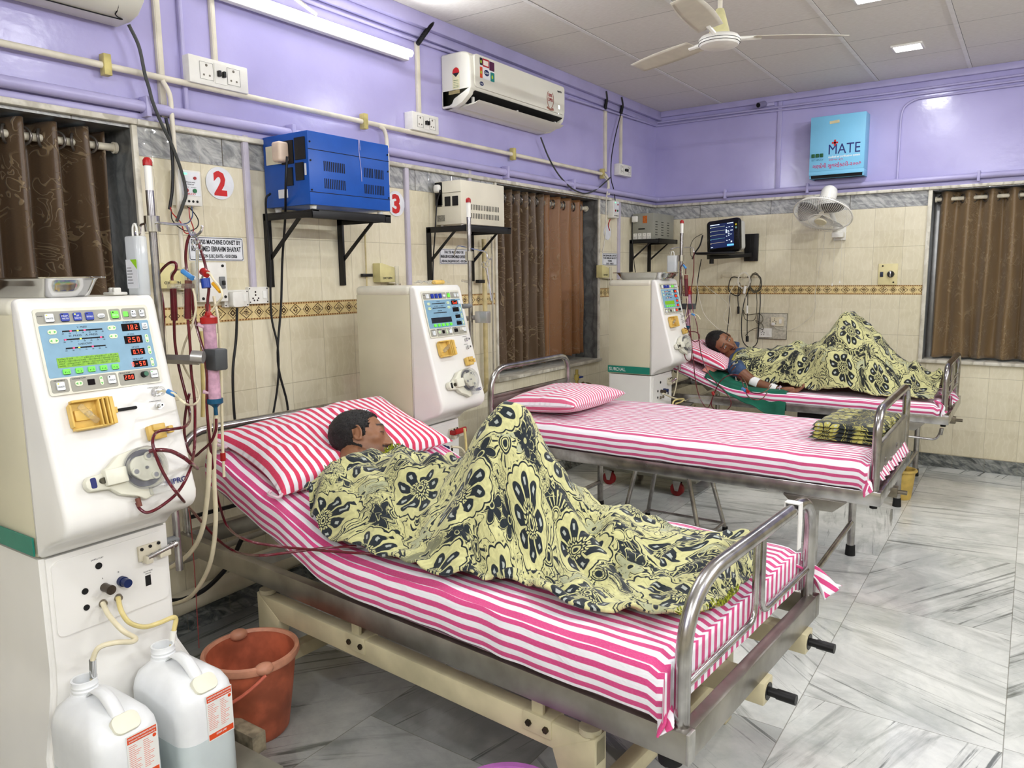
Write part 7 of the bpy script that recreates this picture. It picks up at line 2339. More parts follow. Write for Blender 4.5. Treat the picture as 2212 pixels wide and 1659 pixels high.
def forceps(root_label, p0, p1, y):
    r = thing('forceps', root_label, 'forceps', at(*p0, 1, y))
    o0 = Vector(r.location)
    a, b_ = Vector(at(*p0, 1, y)) - o0, Vector(at(*p1, 1, y)) - o0
    d = (b_ - a).normalized(); s = d.cross(Vector((0, 1, 0))).normalized()
    L = (b_ - a).length
    for sg in (-1, 1):
        bm = NB()
        tube(bm, [a + d * L * 0.20 + s * 0.004 * sg, a + d * L * 0.55 + s * 0.003 * sg, a + d * L + s * 0.001 * sg], 0.0026, 6, 4)
        c = a + d * L * 0.12 + s * 0.012 * sg
        tube(bm, [c + (d * math.cos(t) * 0.014 + s * math.sin(t) * 0.010) for t in [k * PI / 8 for k in range(16)]], 0.002, 6, closed=True)
        obj('forceps_arm', bm, CHROME, r)


forceps('steel forceps hanging from the pole hook of the nearest machine', (425, 512), (428, 650), -5.215)
forceps('steel forceps hanging from the pole hook of the middle machine', (1047, 560), (1062, 650), -3.50)


def bottle(cx, cy_, y, w, h, label, lab=True):
    p = at(cx, cy_, 1, y)
    r = thing('drip_bottle', label, 'drip bottle', p)
    bm = NB(); prism(bm, rrect(w, w * 0.55, w * 0.2, 5), 0.0, h * 0.9, 'z', 0.006, Matrix.Identity(4)); lathe(bm, [(0.012, -0.02), (0.014, 0.0), (0, 0.0)], 12); obj('bottle', bm, LIQ, r)
    bm = NB(); prism(bm, rrect(w * 0.93, w * 0.5, w * 0.18, 5), 0.004, h * 0.66, 'z', 0.004); obj('fluid', bm, mat('clear_fluid', (214, 222, 226), 0.1, alpha=0.45), r)
    bm = NB(); tube(bm, [(-0.012, 0, h * 0.88), (-0.010, 0, h * 1.02), (0, 0, h * 1.08), (0.010, 0, h * 1.02), (0.012, 0, h * 0.88)], 0.003, 6, 4); obj('hanger', bm, WHITEP, r)
    if lab:
        F = frame((0, -w * 0.276, 0), (1, 0, 0), (0, 0, 1)) 
        bm = NB(); plate(bm, F, -w * 0.40, h * 0.12, w * 0.44, h * 0.55, 0, 0.0006); lb = obj('paper_label', bm, WPL, r)
        bm = NB(); prism(bm, [(-w * 0.05, h * 0.55), (w * 0.44, h * 0.55), (w * 0.44, h * 0.40)], 0.0006, 0.0009, 'z', 0, F); obj('green_corner', bm, mat('lime_print', (150, 204, 40), 0.5, mottle=0.03), lb)
        bm = NB()
        for k in range(6): plate(bm, F, -w * 0.34, h * (0.42 - 0.045 * k), w * (0.0 + 0.04 * (k % 3)), h * (0.432 - 0.045 * k), 0.0006, 0.0008)
        obj('print_lines', bm, GREYP, lb)
    return r


bottle(303, 640, -5.30, 0.068, 0.188, 'clear drip bottle with a green cornered label hanging left of the nearest pole')
bottle(1452, 597, -1.33, 0.075, 0.165, 'crumpled clear drip bottle hanging above the tray of the farthest machine', False)
# pole of the middle machine
iv_pole(m2, 0.617, -3.55, 0.85, 1.865, 1.59, ([at(1018, 537, 1, -3.55), at(1035, 541, 1, -3.55), at(1050, 545, 1, -3.55), at(1053, 558, 1, -3.55), at(1060, 560, 1, -3.55), at(1063, 548, 1, -3.55)], [at(1008, 535, 1, -3.55), at(990, 532, 1, -3.55), at(984, 540, 1, -3.55), at(981, 551, 1, -3.55)]))
bm = NB(); cyl(bm, rel(m2, at(1008, 688, 1, -3.54)), rel(m2, at(1042, 684, 1, -3.54)), 0.012, n=12); T = Matrix.Translation(rel(m2, at(1043, 685, 1, -3.54))); bx(bm, -0.035, 0.035, -0.02, 0.02, -0.028, 0.028, 0.004, M=T); obj('dialyser_clamp', bm, mat('aluminium_bar'), m2)
bm = NB(); cyl(bm, rel(m2, at(998, 606, 1, -3.52)), rel(m2, at(1020, 610, 1, -3.52)), 0.006, n=8); obj('chamber_comb', bm, CLEARP, m2)
bm = NB(); bx(bm, 0.345, 0.375, 0.245, 0.262, 0.728, 0.75, 0.003); bx(bm, 0.375, 0.39, 0.24, 0.33, 0.733, 0.76, 0.005); obj('red_and_blue_valve', bm, REDP, m2)
for L, mm, lb in (([(905, 940), (908, 950), (902, 960)], YELT, 'short yellowed hose loop on the ports of the middle machine'), ([(1003, 925), (1006, 950), (1008, 985)], YELT, 'yellowed hose hanging from the valve of the middle machine'), ([(975, 965), (995, 968), (1008, 985)], CLRT, 'pale hose from the coupling of the middle machine to behind the raised knee')):
    line(lb, mm, [at(a, b_, 0, 0.70) for a, b_ in L], 0.006, name='concentrate_line')
# pole and lines of the farthest machine
Y3 = -1.33
iv_pole(m3, 0.800, Y3, 0.80, 1.865, 1.60, ([at(1468, 534, 1, Y3), at(1452, 537, 1, Y3), at(1447, 543, 1, Y3), at(1446, 550, 1, Y3)], [at(1478, 535, 1, Y3), at(1490, 534, 1, Y3), at(1497, 537, 1, Y3), at(1499, 545, 1, Y3)]), 0.012)
bm = NB(); T = Matrix.Translation(rel(m3, at(1490, 662, 1, Y3 - 0.01))); bx(bm, -0.06, 0.035, -0.012, 0.03, -0.02, 0.02, 0.004, M=T); obj('dialyser_clamp', bm, mat('charcoal_clamp'), m3)
B3 = lambda L, y=-1.36: [at(a, b_, 1, y) for a, b_ in L]
line('dark red line curving beside the back bed and up to the patient\'s wrist', BLOOD, B3([(1499, 545), (1498, 590), (1493, 632), (1496, 665), (1505, 700), (1510, 735), (1516, 770), (1530, 805), (1555, 835), (1575, 858), (1579, 874), (1569, 886), (1552, 888), (1539, 880), (1537, 868), (1543, 850), (1553, 828), (1568, 814)]) + [Zp(1590, 811, 0.80), Zp(1602, 822, 0.775), Zp(1608, 838, 0.765), Zp(1625, 848, 0.765), Zp(1645, 849, 0.765), Zp(1658, 842, 0.77), Zp(1666, 832, 0.78)], 0.0034,
     (('red_clamp', REDP, *B3([(1539, 846), (1542, 853)]), 0.010), ('red_clamp', REDP, Zp(1611, 841, 0.775), Zp(1616, 846, 0.775), 0.010), ('blue_clamp', BLUEP, Zp(1604, 840, 0.775), Zp(1610, 844, 0.775), 0.010)))
line('dark red line dropping straight from the far chambers, then over the green cloth', BLOOD, B3([(1483, 645), (1489, 690), (1493, 730), (1498, 780), (1502, 820), (1510, 855), (1522, 877), (1530, 880), (1536, 868), (1545, 845), (1556, 824), (1572, 812)]) + [Zp(1586, 809, 0.81), Zp(1603, 815, 0.79), Zp(1614, 835, 0.77), Zp(1612, 850, 0.765), Zp(1625, 862, 0.76), Zp(1645, 862, 0.76), Zp(1658, 848, 0.77)], 0.0034,
     (('drip_chamber', BLOOD, *B3([(1482, 602), (1483, 640)]), 0.014), ('chamber_cap', mat('brown_cap'), *B3([(1482, 594), (1482, 602)]), 0.014)))
line('dark red line in a ring above the far pillow', BLOOD, B3([(1478, 712), (1490, 716), (1502, 717), (1511, 724), (1509, 735), (1500, 738), (1491, 730), (1488, 722)]), 0.0034)
line('dark red line looping under the blood pump of the farthest machine', BLOOD, [at(1478, 765, 0, 0.93), at(1482, 776, 0, 0.95), at(1490, 780, 0, 0.96), at(1494, 770, 0, 0.96), at(1494, 740, 0, 0.95), at(1488, 715, 0, 0.93), at(1478, 708, 0, 0.92)], 0.0034)
line('dark red line looped over the top of the far drip chambers', BLOOD, B3([(1477, 640), (1471, 600), (1470, 580), (1476, 570), (1481, 578), (1481, 592)]), 0.0032, (('blue_clip', BLUEP, *B3([(1476, 572), (1482, 580)]), 0.008),))
line('cream tube curling past the far dialyser', CLRT, B3([(1476, 570), (1474, 590), (1480, 615), (1485, 640), (1484, 665), (1480, 690), (1490, 678), (1505, 680), (1513, 690)]), 0.003, (('blue_clip', BLUEP, *B3([(1494, 678), (1501, 681)]), 0.007),), name='infusion_line')
line('pale hose hanging at the side of the back bed below the farthest machine', CLRT, [at(1464, 800, 1, -1.34), at(1461, 830, 1, -1.34), at(1455, 855, 1, -1.34)], 0.005, name='dialysate_line')
line('pale hose loop from the ports of the farthest machine', CLRT, [at(a, b_, 0, 0.83) for a, b_ in ((1433, 850), (1450, 858), (1465, 862), (1490, 868), (1502, 874), (1495, 882), (1480, 884))], 0.006, name='concentrate_line')
line('yellow hose loop from the ports of the farthest machine', YELT, [at(a, b_, 0, 0.85) for a, b_ in ((1452, 876), (1456, 866), (1468, 862), (1477, 862), (1472, 868), (1460, 872))], 0.006, name='concentrate_line')


def tray(loc, L, w, label):
    r = thing('steel_tray', label, 'tray', loc)
    def q(a, b):
        t = 2 * PI * b
        rr = rrect(1, 1, 0.22, 5)
        n = len(rr)
        k = b * n; i = int(k) % n; f = k - int(k)
        px = rr[i][0] * (1 - f) + rr[(i + 1) % n][0] * f; py = rr[i][1] * (1 - f) + rr[(i + 1) % n][1] * f
        lv = [(0.0, 0.002), (0.70, 0.0), (0.74, 0.005), (0.86, 0.042), (0.90, 0.049), (1.0, 0.050), (1.0, 0.046)]
        k = a * (len(lv) - 1); i = min(len(lv) - 2, int(k)); f = k - i
        s = lv[i][0] * (1 - f) + lv[i + 1][0] * f; z = lv[i][1] * (1 - f) + lv[i + 1][1] * f
        ex = 0.5 * L * s; ey = 0.5 * w * s
        return (px * 2 * ex, py * 2 * ey, z)
    bm = NB(); surf(bm, q, 18, 48); o = solidify(obj('tray_body', bm, CHROME, r), 0.0012)
    return r


tray((0.71, -5.535, 1.4545), 0.46, 0.17, 'long polished steel tray on top of the nearest machine')
tray((0.645, -1.56, 1.4545), 0.46, 0.24, 'polished steel tray on top of the farthest machine')
bm = NB()
for (a, b_) in ((0, 0), (0.02, 0.0)): bx(bm, a, a + 0.012, 0, 0.02, 0.0, 0.016, 0.003)
bx(bm, -0.01, 0.045, -0.01, 0.03, -0.004, 0.004, 0.003)
o = obj('connector_cap', bm, WHITEP); o.location = (0.80, -5.40, 1.459); tag(o, 'small white plastic caps beside the tray on the nearest machine', 'plastic caps')
r = thing('plastic_wrap', 'crumpled clear wrap with a yellow clip on the middle machine', 'plastic wrap', (0.52, -3.72, 1.457))
bm = NB(); surf(bm, lambda a, b: (a * 0.10 - 0.05, b * 0.16 - 0.08, 0.012 + 0.016 * noise.noise(Vector((a * 5, b * 6, 2)))), 16, 20); obj('wrap', bm, CLEARP, r)
bm = NB(); bx(bm, 0.02, 0.05, -0.03, 0.04, 0.0, 0.02, 0.008); obj('yellow_clip', bm, YEL, r)

# jerrycans
def jerrycan(y, label):
    r = thing('jerrycan', label, 'jerrycan', (0.905, y, 0.126))
    Lx, Wy = 0.265, 0.165
    JM = mat('milky_plastic', (234, 236, 236), 0.28, mottle=0.02)
    rows = [(0.0, 0.93, 0), (0.012, 1.0, 0), (0.05, 1.0, 0), (0.22, 1.0, 0), (0.262, 1.0, 0), (0.285, 0.96, 0), (0.305, 0.86, -0.006), (0.322, 0.62, -0.020), (0.330, 0.34, -0.05), (0.332, 0.2, -0.08)]
    bm = NB(); prev = None
    for z, s, dx in rows:
        ring = [bm.verts.new((Lx / 2 + p[0] * s + dx, Wy / 2 + p[1] * s, z)) for p in rrect(Lx, Wy, 0.045, 6)]
        if prev:
            n = len(ring)
            for i in range(n): bm.faces.new([prev[i], prev[(i + 1) % n], ring[(i + 1) % n], ring[i]])
        else: bm.faces.new(list(reversed(ring)))
        prev = ring
    bm.faces.new(prev)
    o = obj('body', bm, JM, r, ang=60)
    bm = NB(); prism(bm, [(Lx / 2 + p[0] * 1.003, Wy / 2 + p[1] * 1.004) for p in rrect(Lx, Wy, 0.045, 6)], 0.004, 0.165, 'z'); obj('fluid_level', bm, mat('milky_plastic_filled', (204, 214, 214), 0.28, mottle=0.02), r)
    T = Matrix.Translation((0.052, Wy / 2, 0.31))
    bm = NB(); lathe(bm, [(0.034, 0), (0.034, 0.018), (0.030, 0.022), (0.0305, 0.026), (0.032, 0.030), (0.030, 0.034), (0.032, 0.040), (0.030, 0.044), (0.031, 0.054), (0.026, 0.054), (0.026, 0.01)], 26, T); obj('neck', bm, JM, r)
    bm = NB()
    def hn(a, b):
        t = a
        P = smooth_path([(0.085, 0, 0.328), (0.11, 0, 0.352), (0.16, 0, 0.350), (0.205, 0, 0.318), (0.222, 0, 0.28)], 5)
        i = min(len(P) - 2, int(t * (len(P) - 1))); f = t * (len(P) - 1) - i
        c = P[i].lerp(P[i + 1], f); th = 2 * PI * b
        return (c.x + 0.011 * math.cos(th), Wy / 2 + 0.017 * math.sin(th), c.z + 0.010 * math.cos(th))
    surf(bm, hn, 20, 14); obj('handle', bm, JM, r)
    F = frame((Lx - 0.034, Wy * 0.5, 0.298), (0, 1, 0), (-0.7, 0, 0.72))
    bm = NB(); prism(bm, rrect(0.066, 0.048, 0.018), -0.03, 0.022, 'z', 0.004, F); obj('moulded_boss', bm, mat('cream_boss', (232, 230, 210), 0.35, mottle=0.02), r)
    F = FA(Lx + 0.0008, Wy * 0.5, 0.0)
    LB = mat('label_white', (232, 232, 226), 0.55, mottle=0.02)
    OR = mat('label_orange', (222, 78, 30), 0.5, mottle=0.04)
    bm = NB(); plate(bm, F, -0.015, 0.155, 0.062, 0.285, 0, 0.0008); lb = obj('paper_label', bm, LB, r)
    for q in ((-0.013, 0.264, 0.060, 0.282), (-0.013, 0.158, 0.060, 0.174)):
        bm = NB(); plate(bm, F, *q, 0.0008, 0.0011); obj('orange_band', bm, OR, lb)
    bm = NB(); text_bm(bm, F, 'CONCENTRATED HEMODIALYSIS SOLUTION', 0.0235, 0.2745, 0.0042, 0.070, z=0.0011); text_bm(bm, F, 'BICARBONATE TYPE WITH DEXTROSE PART A', 0.0235, 0.2672, 0.0034, 0.066, z=0.0011)
    text_bm(bm, F, 'SURINI LABS', 0.0235, 0.1655, 0.0052, 0.030, z=0.0011); obj('lettering', bm, LETW, lb)
    bm = NB()
    rn = random.Random(4)
    for k in range(15):
        yy = 0.256 - k * 0.0050
        plate(bm, F, -0.011, yy, -0.011 + rn.uniform(0.014, 0.032), yy + 0.0010, 0.0008, 0.0011); plate(bm, F, 0.025, yy, 0.025 + rn.uniform(0.012, 0.028), yy + 0.0010, 0.0008, 0.0011)
    cyl(bm, F @ Vector((0.054, 0.257, 0.0008)), F @ Vector((0.054, 0.257, 0.0012)), 0.0048, n=16)
    obj('print_lines', bm, OR, lb)
    return r


jerrycan(-5.712, 'near milky jerrycan half full with an orange and white label, left of the two')
jerrycan(-5.500, 'right one of two milky jerrycans, half full, orange and white label, beside the bucket')
for dy in (0.46,):
    bm = NB(); bx(bm, -0.02, 0.50, dy, dy + 0.05, 0.05, 0.115, 0.003); obj('outrigger', bm, mat('worn_cream_bar', (168, 156, 130), 0.55, mottle=0.3, mscale=25), m1)
r = thing('shoe', 'dark navy shoe with a pale edge beside the base of the nearest machine', 'shoe', (0.99, -5.30, 0.0), (0, 0, rad(-30)))
bm = NB(); ell(bm, (0, 0, 0.045), (0.13, 0.048, 0.045), 20, 12); ell(bm, (-0.06, 0, 0.07), (0.06, 0.044, 0.045), 18, 10); obj('upper', bm, mat('navy_canvas', (16, 20, 34), 0.8, mottle=0.2), r)
bm = NB(); tube(bm, [(0.13 * math.cos(t), 0.05 * math.sin(t), 0.012) for t in [k * PI / 14 for k in range(28)]], 0.010, 8, closed=True); obj('sole', bm, mat('pale_sole', (206, 204, 196), 0.6, mottle=0.1), r)


def bucket(loc, R, h, m, rimm, label, handle=True):
    r = thing('bucket', label, 'bucket', loc)
    bm = NB(); lathe(bm, [(0, 0.0), (R * 0.70, 0.0), (R * 0.76, 0.012), (R * 0.90, h * 0.55), (R, h * 0.97), (R - 0.004, h * 0.97), (R * 0.90 - 0.005, h * 0.55), (R * 0.74, 0.016), (0, 0.010)], 48); b_ = obj('body', bm, m, r)
    bm = NB(); lathe(bm, [(R - 0.004, h * 0.93), (R + 0.008, h * 0.92), (R + 0.012, h * 0.95), (R + 0.009, h), (R - 0.002, h + 0.003), (R - 0.006, h * 0.97)], 48); obj('rim', bm, rimm, r)
    if handle:
        bm = NB()
        for sg in (-1, 1): ell(bm, (R * 0.98 * sg, 0, h * 0.97), (0.024, 0.032, 0.020), 12, 8)
        obj('handle_lug', bm, rimm, r)
        bm = NB(); tube(bm, [((R + 0.014) * math.cos(t), -(R + 0.016) * math.sin(t), h * 0.92 - h * 0.42 * math.sin(t)) for t in [k * PI / 20 for k in range(21)]], 0.0055, 8); obj('handle', bm, mat('salmon_plastic', (226, 120, 96), 0.4, mottle=0.06), r)
    return r


ob = bucket((0.835, -5.055, 0.0), 0.145, 0.285, mat('orange_bucket_plastic', (204, 108, 76), 0.45, mottle=0.25, mscale=9), mat('faded_orange_rim', (214, 150, 120), 0.45, mottle=0.1), 'orange plastic bucket on the floor between the jerrycans and the nearest bed')
ob.rotation_euler = (0, 0, rad(-20))
r = thing('basin', 'pink purple plastic basin at the bottom edge of the photo', 'basin', (1.90, -5.10, 0.0))
bm = NB(); lathe(bm, [(0, 0), (0.10, 0), (0.14, 0.19), (0.155, 0.20), (0.155, 0.205), (0.138, 0.205), (0.10, 0.012), (0, 0.01)], 44); obj('bowl', bm, mat('mauve_plastic', (196, 116, 196), 0.4, mottle=0.05), r)
bucket((2.255, -1.05, 0.0), 0.075, 0.20, mat('yellow_bin_plastic', (210, 178, 92), 0.45, mottle=0.1), mat('yellow_bin_plastic'), 'small yellow bin on the floor under the foot of the farthest bed', False)

# stool under the middle bed
r = thing('stool', 'low steel stool under the middle bed, its splayed tube legs showing', 'stool', (1.22, -2.50, 0.0))
tl_, bl_2 = [(-0.13, -0.13), (0.16, -0.13), (0.16, 0.16), (-0.13, 0.16)], [(-0.22, -0.17), (0.27, -0.17), (0.27, 0.21), (-0.22, 0.21)]
for a, b_ in zip(tl_, bl_2):
    bm = NB(); cyl(bm, (b_[0], b_[1], 0.012), (a[0], a[1], 0.44), 0.0125, n=12); lg = obj('leg', bm, STEEL, r)
    bm = NB(); cyl(bm, (b_[0], b_[1], 0.0), (b_[0], b_[1], 0.022), 0.016, n=12); obj('rubber_foot', bm, BLACKR, lg)
for i in range(4):
    a, b_ = bl_2[i], bl_2[(i + 1) % 4]
    bm = NB(); cyl(bm, (a[0] * 0.97, a[1] * 0.97, 0.045), (b_[0] * 0.97, b_[1] * 0.97, 0.045), 0.008, n=10); obj('stretcher', bm, STEEL, r)
bm = NB(); bx(bm, -0.15, 0.18, -0.15, 0.18, 0.44, 0.462, 0.008); obj('seat', bm, SATIN, r)
# folded blanket
r = thing('folded_blanket', 'dark and yellow flowered blanket folded square at the foot of the empty bed', 'folded blanket', (2.235, -2.64, 0.735), (0, 0, rad(-4)))
def fb2(k):
    z0 = 0.018 * k
    def f(a, b):
        u, v = a * 2 - 1, b * 2 - 1
        e = max(0, (1 - abs(u) ** 10) * (1 - abs(v) ** 10)) ** 0.5
        sx, sy = 0.145 - 0.004 * (k % 2), 0.27 - 0.006 * k
        return (u * sx + 0.004 * math.sin(v * 14 + k), v * sy + 0.004 * math.sin(u * 9 + k), z0 + 0.019 * e + 0.003 * noise.noise(Vector((u * 3, v * 3, k))))
    return f
for k in range(4):
    bm = NB(); surf(bm, fb2(k), 26, 34)
    t = NB(); surf(t, lambda a, b, f=fb2(k): (f(a, b)[0], f(a, b)[1], 0.018 * k + (0.018 * k - f(a, b)[2]) * 0.05), 26, 34); bmesh.ops.reverse_faces(t, faces=t.faces); merge(bm, t)
    obj('fold', bm, BLK2, r, ang=180)
# valve and sack behind the head of the middle bed
r = thing('gas_valve', 'yellow gas valve with a blue lever behind the middle bed', 'valve', at(1246, 815, 0, 0.06))
bm = NB(); cyl(bm, (0, 0, -0.06), (0, 0, 0.06), 0.012, n=12); cyl(bm, (0, 0, -0.02), (0, 0, 0.02), 0.02, n=14); obj('valve_body', bm, mat('yellow_brass', (190, 170, 90), 0.4, 0.3, mottle=0.1), r)
bm = NB(); bx(bm, 0.0, 0.03, 0.0, 0.05, -0.006, 0.006, 0.002); obj('lever', bm, mat('royal_blue_clamp'), r)
r = thing('cloth_bundle', 'brown knotted cloth bundle behind the far corner of the middle pillow', 'cloth bundle', at(1264, 852, 0, 0.09))
bm = NB(); ell(bm, (0, 0, 0), (0.08, 0.11, 0.09), 20, 12)
for v in bm.verts: v.co += v.co.normalized() * 0.012 * math.sin(12 * math.atan2(v.co.y, v.co.x))
obj('cloth', bm, mat('khaki_cloth', (112, 96, 52), 0.9, mottle=0.25, mscale=30), r)
# ================================================================== PEOPLE
import numpy as np


def sd_ell(P, c, r):
    q = (P - np.array(c)) / np.array(r)
    k0 = np.linalg.norm(q, axis=1); k1 = np.linalg.norm(q / np.array(r), axis=1) + 1e-9
    return k0 * (k0 - 1.0) / k1


def smin(a, b, k):
    h = np.clip(0.5 + 0.5 * (b - a) / k, 0, 1)
    return b * (1 - h) + a * h - k * h * (1 - h)


def head_sdf(P, closed):
    """x right, y towards the face, z up; centre between the ears"""
    ax = P.copy(); ax[:, 0] = np.abs(ax[:, 0])
    d = sd_ell(ax, (0, -0.018, 0.030), (0.074, 0.094, 0.085))
    d = smin(d, sd_ell(ax, (0, 0.018, 0.010), (0.064, 0.074, 0.085)), 0.02)
    d = smin(d, sd_ell(ax, (0, 0.026, -0.052), (0.050, 0.058, 0.056)), 0.025)
    d = smin(d, sd_ell(ax, (0, 0.062, -0.094), (0.024, 0.022, 0.020)), 0.02)      # chin
    d = smin(d, sd_ell(ax, (0.044, 0.048, -0.018), (0.022, 0.024, 0.018)), 0.018)  # cheekbone
    d = smin(d, sd_ell(ax, (0.026, 0.080, 0.034), (0.026, 0.012, 0.008)), 0.012)   # brow ridge
    for c, r, k in (((0.033, 0.096, 0.012), (0.017, 0.017, 0.012), 0.010), ):       # eye sockets
        d = -smin(-d, sd_ell(ax, c, r), k)
    d = smin(d, sd_ell(ax, (0.032, 0.077, 0.011), (0.0155, 0.0135, 0.0125)), 0.004)  # lids / eyeball
    for i in range(6):                                                              # nose bridge to tip
        t = i / 5
        d = smin(d, sd_ell(ax, (0, 0.085 + 0.022 * t, 0.016 - 0.044 * t), (0.0075 + 0.004 * t, 0.011 + 0.003 * t, 0.012)), 0.008)
    d = smin(d, sd_ell(ax, (0.0115, 0.096, -0.032), (0.008, 0.011, 0.008)), 0.005)
    d = smin(d, sd_ell(ax, (0, 0.087, -0.052), (0.022, 0.012, 0.0065)), 0.006)       # upper lip
    d = smin(d, sd_ell(ax, (0, 0.084, -0.066), (0.018, 0.012, 0.0070)), 0.005)       # lower lip
    return d


def face_paint(q, closed):
    """skin colour with dark creases and nostrils painted in, in head coordinates"""
    x, y, z = q
    ax = abs(x)
    skin = np.array(lin((138, 96, 68)) if closed else lin((128, 84, 58)))
    c = skin
    def mixin(col, f):
        nonlocal c
        f = max(0.0, min(1.0, f))
        c = c * (1 - f) + np.array(lin(col)) * f
    n = noise.noise(Vector((x * 40, y * 40, z * 40)))
    mixin((170, 118, 84), 0.25 + n * 0.2)
    if y > 0.03:
        mixin((30, 20, 16), 1.4 - (abs((z - 0.036) + (ax - 0.03) * 0.18) / 0.0042) if 0.012 < ax < 0.052 else 0)     # brows
        mixin((36, 22, 18), (1.5 - abs(z + 0.0435) / 0.0055) if ax < 0.028 and y > 0.07 else 0)                        # moustache
        mixin((112, 58, 52), (1.3 - abs(z + 0.059) / 0.010) * 0.8 if ax < 0.021 and y > 0.075 else 0)                   # lips
        mixin((34, 16, 14), (1.2 - abs(z + 0.0590) / 0.0022) if ax < 0.019 and y > 0.075 else 0)
        mixin((22, 12, 10), (1.2 - math.hypot((ax - 0.0065) / 0.0045, (z + 0.038) / 0.0035)) * 2 if y > 0.085 else 0)   # nostrils
        e = math.hypot((ax - 0.032) / 0.016, (z - 0.010) / 0.010)
        mixin((96, 62, 46), (1.25 - e) * 0.6)
        if closed: mixin((24, 14, 12), (1.3 - abs(z - 0.0055 + 8 * (ax - 0.032) ** 2) / 0.0017) if abs(ax - 0.032) < 0.014 else 0)  # crease of the shut lid painted as a dark line
        else:
            ew = math.hypot((ax - 0.032) / 0.0125, (z - 0.0105) / 0.0048)
            if ew < 1.25: c = np.array(lin((30, 18, 14)))
            if ew < 1.0: c = np.array(lin((206, 196, 188)))
            if math.hypot(x - (0.032 if x > 0 else -0.032) + 0.001, z - 0.0105) < 0.0052 and ew < 1.0: c = np.array(lin((20, 12, 10)))
    if -0.11 < z < -0.03 and y > -0.01:
        mixin((60, 42, 36), (0.55 if closed else 0.25) * min(1, max(0, (-0.035 - z) / 0.03)) * (0.6 + 0.8 * n))       # stubble
    return tuple(c) + (1.0,)


SKINM = bpy.data.materials.new('skin_brown')
SKINM.use_nodes = True
E.nt = SKINM.node_tree
_b = SKINM.node_tree.nodes['Principled BSDF']
_a = SKINM.node_tree.nodes.new('ShaderNodeVertexColor'); _a.layer_name = 'skin'
_n = noise_tex(coords('Object'), 60, 4)
_m = SKINM.node_tree.nodes.new('ShaderNodeMix'); _m.data_type = 'RGBA'; _m.blend_type = 'MULTIPLY'; _m.inputs[0].default_value = 0.25
SKINM.node_tree.links.new(_a.outputs[0], _m.inputs[6]); SKINM.node_tree.links.new(mixc(_n.step(0.3, 0.7), (200, 180, 170), (255, 255, 255)), _m.inputs[7])
SKINM.node_tree.links.new(_m.outputs[2], _b.inputs['Base Color'])
_b.inputs['Roughness'].default_value = 0.48
_b.inputs['Subsurface Weight'].default_value = 0.06
_b.inputs['Subsurface Radius'].default_value = (0.02, 0.008, 0.005)
SKINM.node_tree.links.new(bump(_n, 0.15, 0.002), _b.inputs['Normal'])
HAIRM = nmat('black_hair', lambda b: {'Base Color': mixc(noise_tex(coords('Object'), 90, 3, 2.0).step(0.4, 0.7), (10, 8, 8), (34, 28, 26)), 'Roughness': 0.5, 'Normal': bump(noise_tex(coords('Object'), 160, 3, 2.0), 0.9, 0.006)})


def head_points(closed, nu=96, nv=72):
    th = np.linspace(0, PI, nv + 1); ph = np.linspace(0, 2 * PI, nu, endpoint=False)
    D = np.array([[math.sin(t) * math.cos(p), math.sin(t) * math.sin(p), math.cos(t)] for t in th for p in ph])
    lo, hi = np.zeros(len(D)), np.full(len(D), 0.16)
    # outermost crossing
    ts = np.linspace(0.16, 0.03, 60); hit = np.full(len(D), 0.03); done = np.zeros(len(D), bool)
    for t in ts:
        s = head_sdf(D * t, closed) < 0
        new = s & ~done
        hit[new] = t; done |= s
    lo, hi = hit.copy(), hit + 0.0023
    for _ in range(8):
        m = (lo + hi) / 2
        s = head_sdf(D * m[:, None], closed) < 0
        lo = np.where(s, m, lo); hi = np.where(s, hi, m)
    return D, lo, nu, nv


def head_mesh(bm, M, closed):
    D, R, nu, nv = head_points(closed)
    V = [bm.verts.new(M @ Vector(d * r)) for d, r in zip(D, R)]
    for i in range(nv):
        for j in range(nu):
            a, b_, c, d = i * nu + j, i * nu + (j + 1) % nu, (i + 1) * nu + (j + 1) % nu, (i + 1) * nu + j
            try: bm.faces.new([V[a], V[d], V[c], V[b_]])
            except ValueError: pass
    for sg in (-1, 1):                                            # ears
        T = M @ Matrix.Translation((sg * 0.076, -0.006, -0.004)) @ Matrix.Rotation(rad(-22) * sg, 4, 'Z') @ Matrix.Rotation(rad(8), 4, 'X')
        ell(bm, (0, 0, 0), (0.0050, 0.015, 0.026), 16, 12, T)
        tube(bm, [T @ Vector((sg * 0.004, 0.016 * math.sin(t), 0.029 * math.cos(t))) for t in [k * PI / 9 - 0.4 for k in range(15)]][::-1], 0.0042, 7)
        ell(bm, (0, 0.006, -0.024), (0.0045, 0.008, 0.010), 10, 8, T)
        ell(bm, (sg * 0.002, 0.013, -0.004), (0.004, 0.005, 0.010), 10, 8, T)
    return D, R, nu, nv


